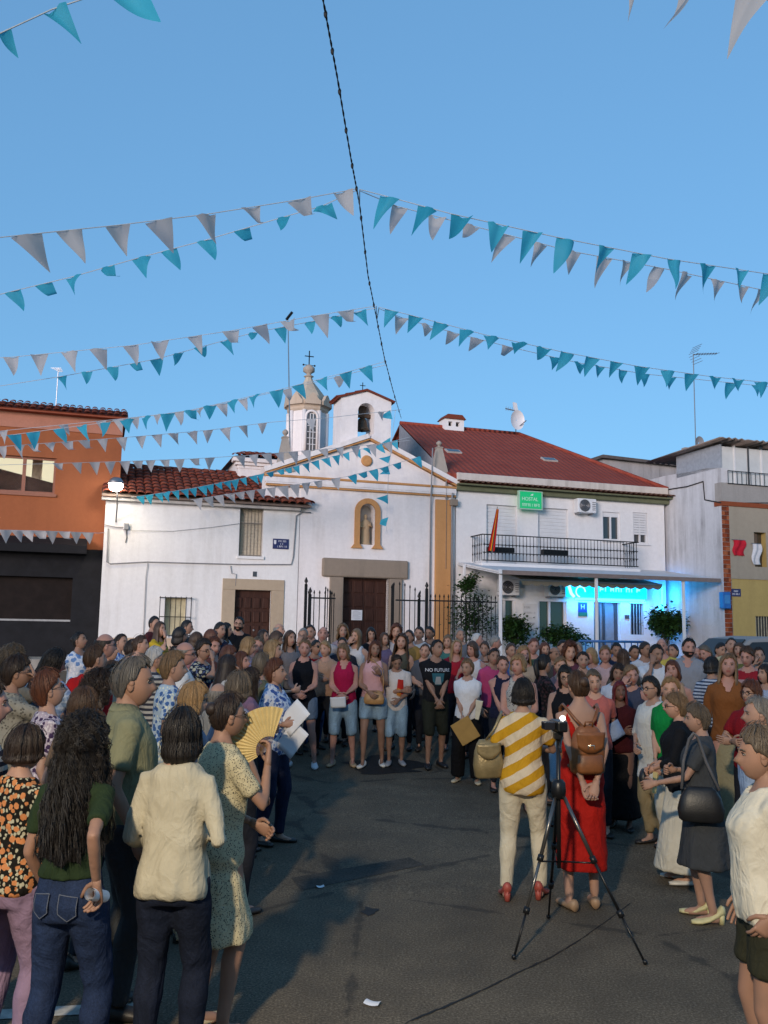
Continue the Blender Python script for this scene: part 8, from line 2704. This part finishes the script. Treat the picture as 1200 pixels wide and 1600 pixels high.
# print on the black T-shirt: NO FUTURE over a palm scene
def on_chest(P, pts, off=.013):
    out = []
    for x, z in pts:
        a, bb, y = interp_ring(P['TR'], z)
        if z < 1.2:
            a2, b2, y2 = interp_ring(P['TR'], 1.2); a, bb = max(a, a2 * .93), max(bb, b2 * .92)
        a += .016; bb += .016
        out.append((x, y + bb * max(0, 1 - (abs(x) / a) ** 2.4) ** (1 / 2.4) + off, z))
    return out
def chest_text(P, body, size, zc, mat, nm):
    cu = bpy.data.curves.new(nm, 'FONT'); cu.body = body; cu.size = size; cu.align_x = 'CENTER'; cu.align_y = 'CENTER'
    o = bpy.data.objects.new(nm, cu); COL.objects.link(o)
    bpy.context.view_layer.update()
    me = bpy.data.meshes.new_from_object(o.evaluated_get(bpy.context.evaluated_depsgraph_get()))
    bpy.data.objects.remove(o)
    co = np.empty(len(me.vertices) * 3, np.float32); me.vertices.foreach_get('co', co); co = co.reshape(-1, 3)
    pts = on_chest(P, [(-c[0], c[1] + zc) for c in co], .016)
    me.vertices.foreach_set('co', np.array(pts, np.float32).ravel()); me.update()
    link_mesh(nm, me, P['top_obj'], mat=mat)
chest_text(A18, 'NO FUTURE', .062, 1.285, LETTER, 'lettering')
def chest_patch(P, poly, mat, nm, off):
    pts = on_chest(P, poly, off)
    c = np.mean(pts, axis=0); c[1] = max(q[1] for q in pts)
    n = len(pts)
    MB().add([c] + pts, [(0, i + 1, (i + 1) % n + 1) for i in range(n)]).build(nm, mat, P['top_obj'])
chest_patch(A18, [(-.085, 1.245), (.085, 1.245), (.07, 1.14), (.03, 1.09), (-.03, 1.09), (-.07, 1.14)], m_plain('teal_print', srgb('#2c5a66'), .8), 'print', .013)
chest_patch(A18, [(-.03, 1.20), (.03, 1.20), (.045, 1.10), (-.045, 1.10)], m_plain('pale_print', srgb('#8c8f90'), .8), 'print', .017)
chest_patch(A17, [(-.10, 1.28), (-.02, 1.29), (.0, 1.12), (-.04, 1.04), (-.11, 1.08)], m_plain('red_print', srgb('#a8281f'), .8), 'print', .014)
chest_patch(A17, [(-.07, 1.14), (-.01, 1.16), (.0, 1.05), (-.06, 1.03)], m_plain('orange_print', srgb('#b8742f'), .8), 'print', .018)

# ================================================================== camera on its tripod
f1_, f2_, f3_ = ground_px(803, 1500), ground_px(1008, 1508), ground_px(857, 1436)
apx_, apy_ = (f1_[0] + f2_[0] + f3_[0]) / 3 - .05, (f1_[1] + f2_[1] + f3_[1]) / 3 + .02
TP = thing('tripod', 'black camera tripod standing alone on the asphalt', 'tripod', (apx_, apy_, 0))
BLKM = m_plain('black_tripod_metal', (.02, .02, .021, 1), .35, .1, 12, .05, .5)
GREYM = m_plain('grey_tripod_metal', (.16, .15, .14, 1), .3, .1, 12, .05, .8)
za = .97
for k, (x, y) in enumerate((f1_, f2_, f3_)):
    p0 = np.array((0, 0, za)); p1 = np.array((x - apx_, y - apy_, .012))
    d_ = p1 - p0
    lg = MB().tube([p0 + d_ * .04 + np.array((d_[0], d_[1], 0)) * .03, p0 + d_ * .42], .013, 8).build('leg', GREYM if k != 2 else BLKM, TP, True)
    MB().tube([p0 + d_ * .40, p0 + d_ * .73], .010, 8).build('leg_section', GREYM if k == 0 else BLKM, lg, True)
    MB().tube([p0 + d_ * .72, p1], .0075, 8).build('leg_section', BLKM, lg, True)
    for t in (.42, .73):
        MB().tube([p0 + d_ * (t - .02), p0 + d_ * (t + .02)], .021, 8).build('leg_clamp', BLKM, lg, True)
    MB().ball(tuple(p1 + np.array((0, 0, .006))), .016, 8, 6).build('foot', BLKM, lg, True)
    MB().tube([(0, 0, .52), p0 + d_ * .44], .006, 6).build('brace', BLKM, TP, True)
MB().tube([(0, 0, .48), (0, 0, 1.32)], .014, 10).build('centre_column', BLKM, TP, True)
MB().lathe([(.045, -.05), (.05, 0), (.045, .05), (.03, .07)], (0, 0, za), 12).build('crown', BLKM, TP, True)
MB().box(-.03, .03, -.035, .035, 1.30, 1.35).build('tripod_head', BLKM, TP, bevel=.006)
MB().tube([(.02, -.03, 1.32), (-.02, -.16, 1.27), (-.03, -.24, 1.25)], .008, 8).build('pan_handle', BLKM, TP, True)
CAMO = thing('video_camera', 'small black video camera with bright light on top of the tripod', 'camera', (apx_, apy_, 1.35), R(8))
MB().box(-.035, .035, -.10, .07, .003, .075).build('camera_body', BLKM, CAMO, bevel=.012)
MB().tube([(0, .07, .04), (0, .115, .04)], [.028, .031], 14).build('lens', BLKM, CAMO, True)
MB().box(-.11, -.038, -.06, .02, .015, .065).build('screen', m_plain('camera_screen', (.02, .02, .025, 1), .15, .05, 5, 0), CAMO, bevel=.004)
MB().tube([(.0, -.085, .095), (.0, -.10, .095)], .016, 12).build('status_light', m_emit('camera_light', (1, .97, .9, 1), 6), CAMO)

# back pockets of the jeans, with a lighter seam
def on_seat(P, pts, off):
    out = []
    for x, z in pts:
        a, bb, y = interp_ring(P['TR'], z)
        a += .012; bb += .012
        out.append((x, y - bb * max(0, 1 - (abs(x) / a) ** 2.4) ** (1 / 2.4) - off, z))
    return out
SEAM = m_plain('jeans_seam', srgb('#5a5f6a'), .8, .1, 20, 0)
for P in (A1,):
    tro = [c for c in P['root'].children if c.name.startswith('trousers')][0]
    for sg in (-1, 1):
        outl = [(sg * .025, .935), (sg * .105, .925), (sg * .105, .85), (sg * .068, .825), (sg * .027, .855)]
        dense = []
        for i in range(5):
            a, b2 = outl[i], outl[(i + 1) % 5]
            dense += [(a[0] + (b2[0] - a[0]) * t / 4, a[1] + (b2[1] - a[1]) * t / 4) for t in range(4)]
        pts = on_seat(P, dense, .010)
        c = on_seat(P, [(sg * .066, .885)], .014)[0]
        n = len(pts)
        pk = MB().add([c] + pts, [(0, i + 1, (i + 1) % n + 1) for i in range(n)]).build('back_pocket', cloth(*P['bm']), tro)
        MB().tube(pts + [pts[0]], .0022, 4).build('seam', SEAM, pk)
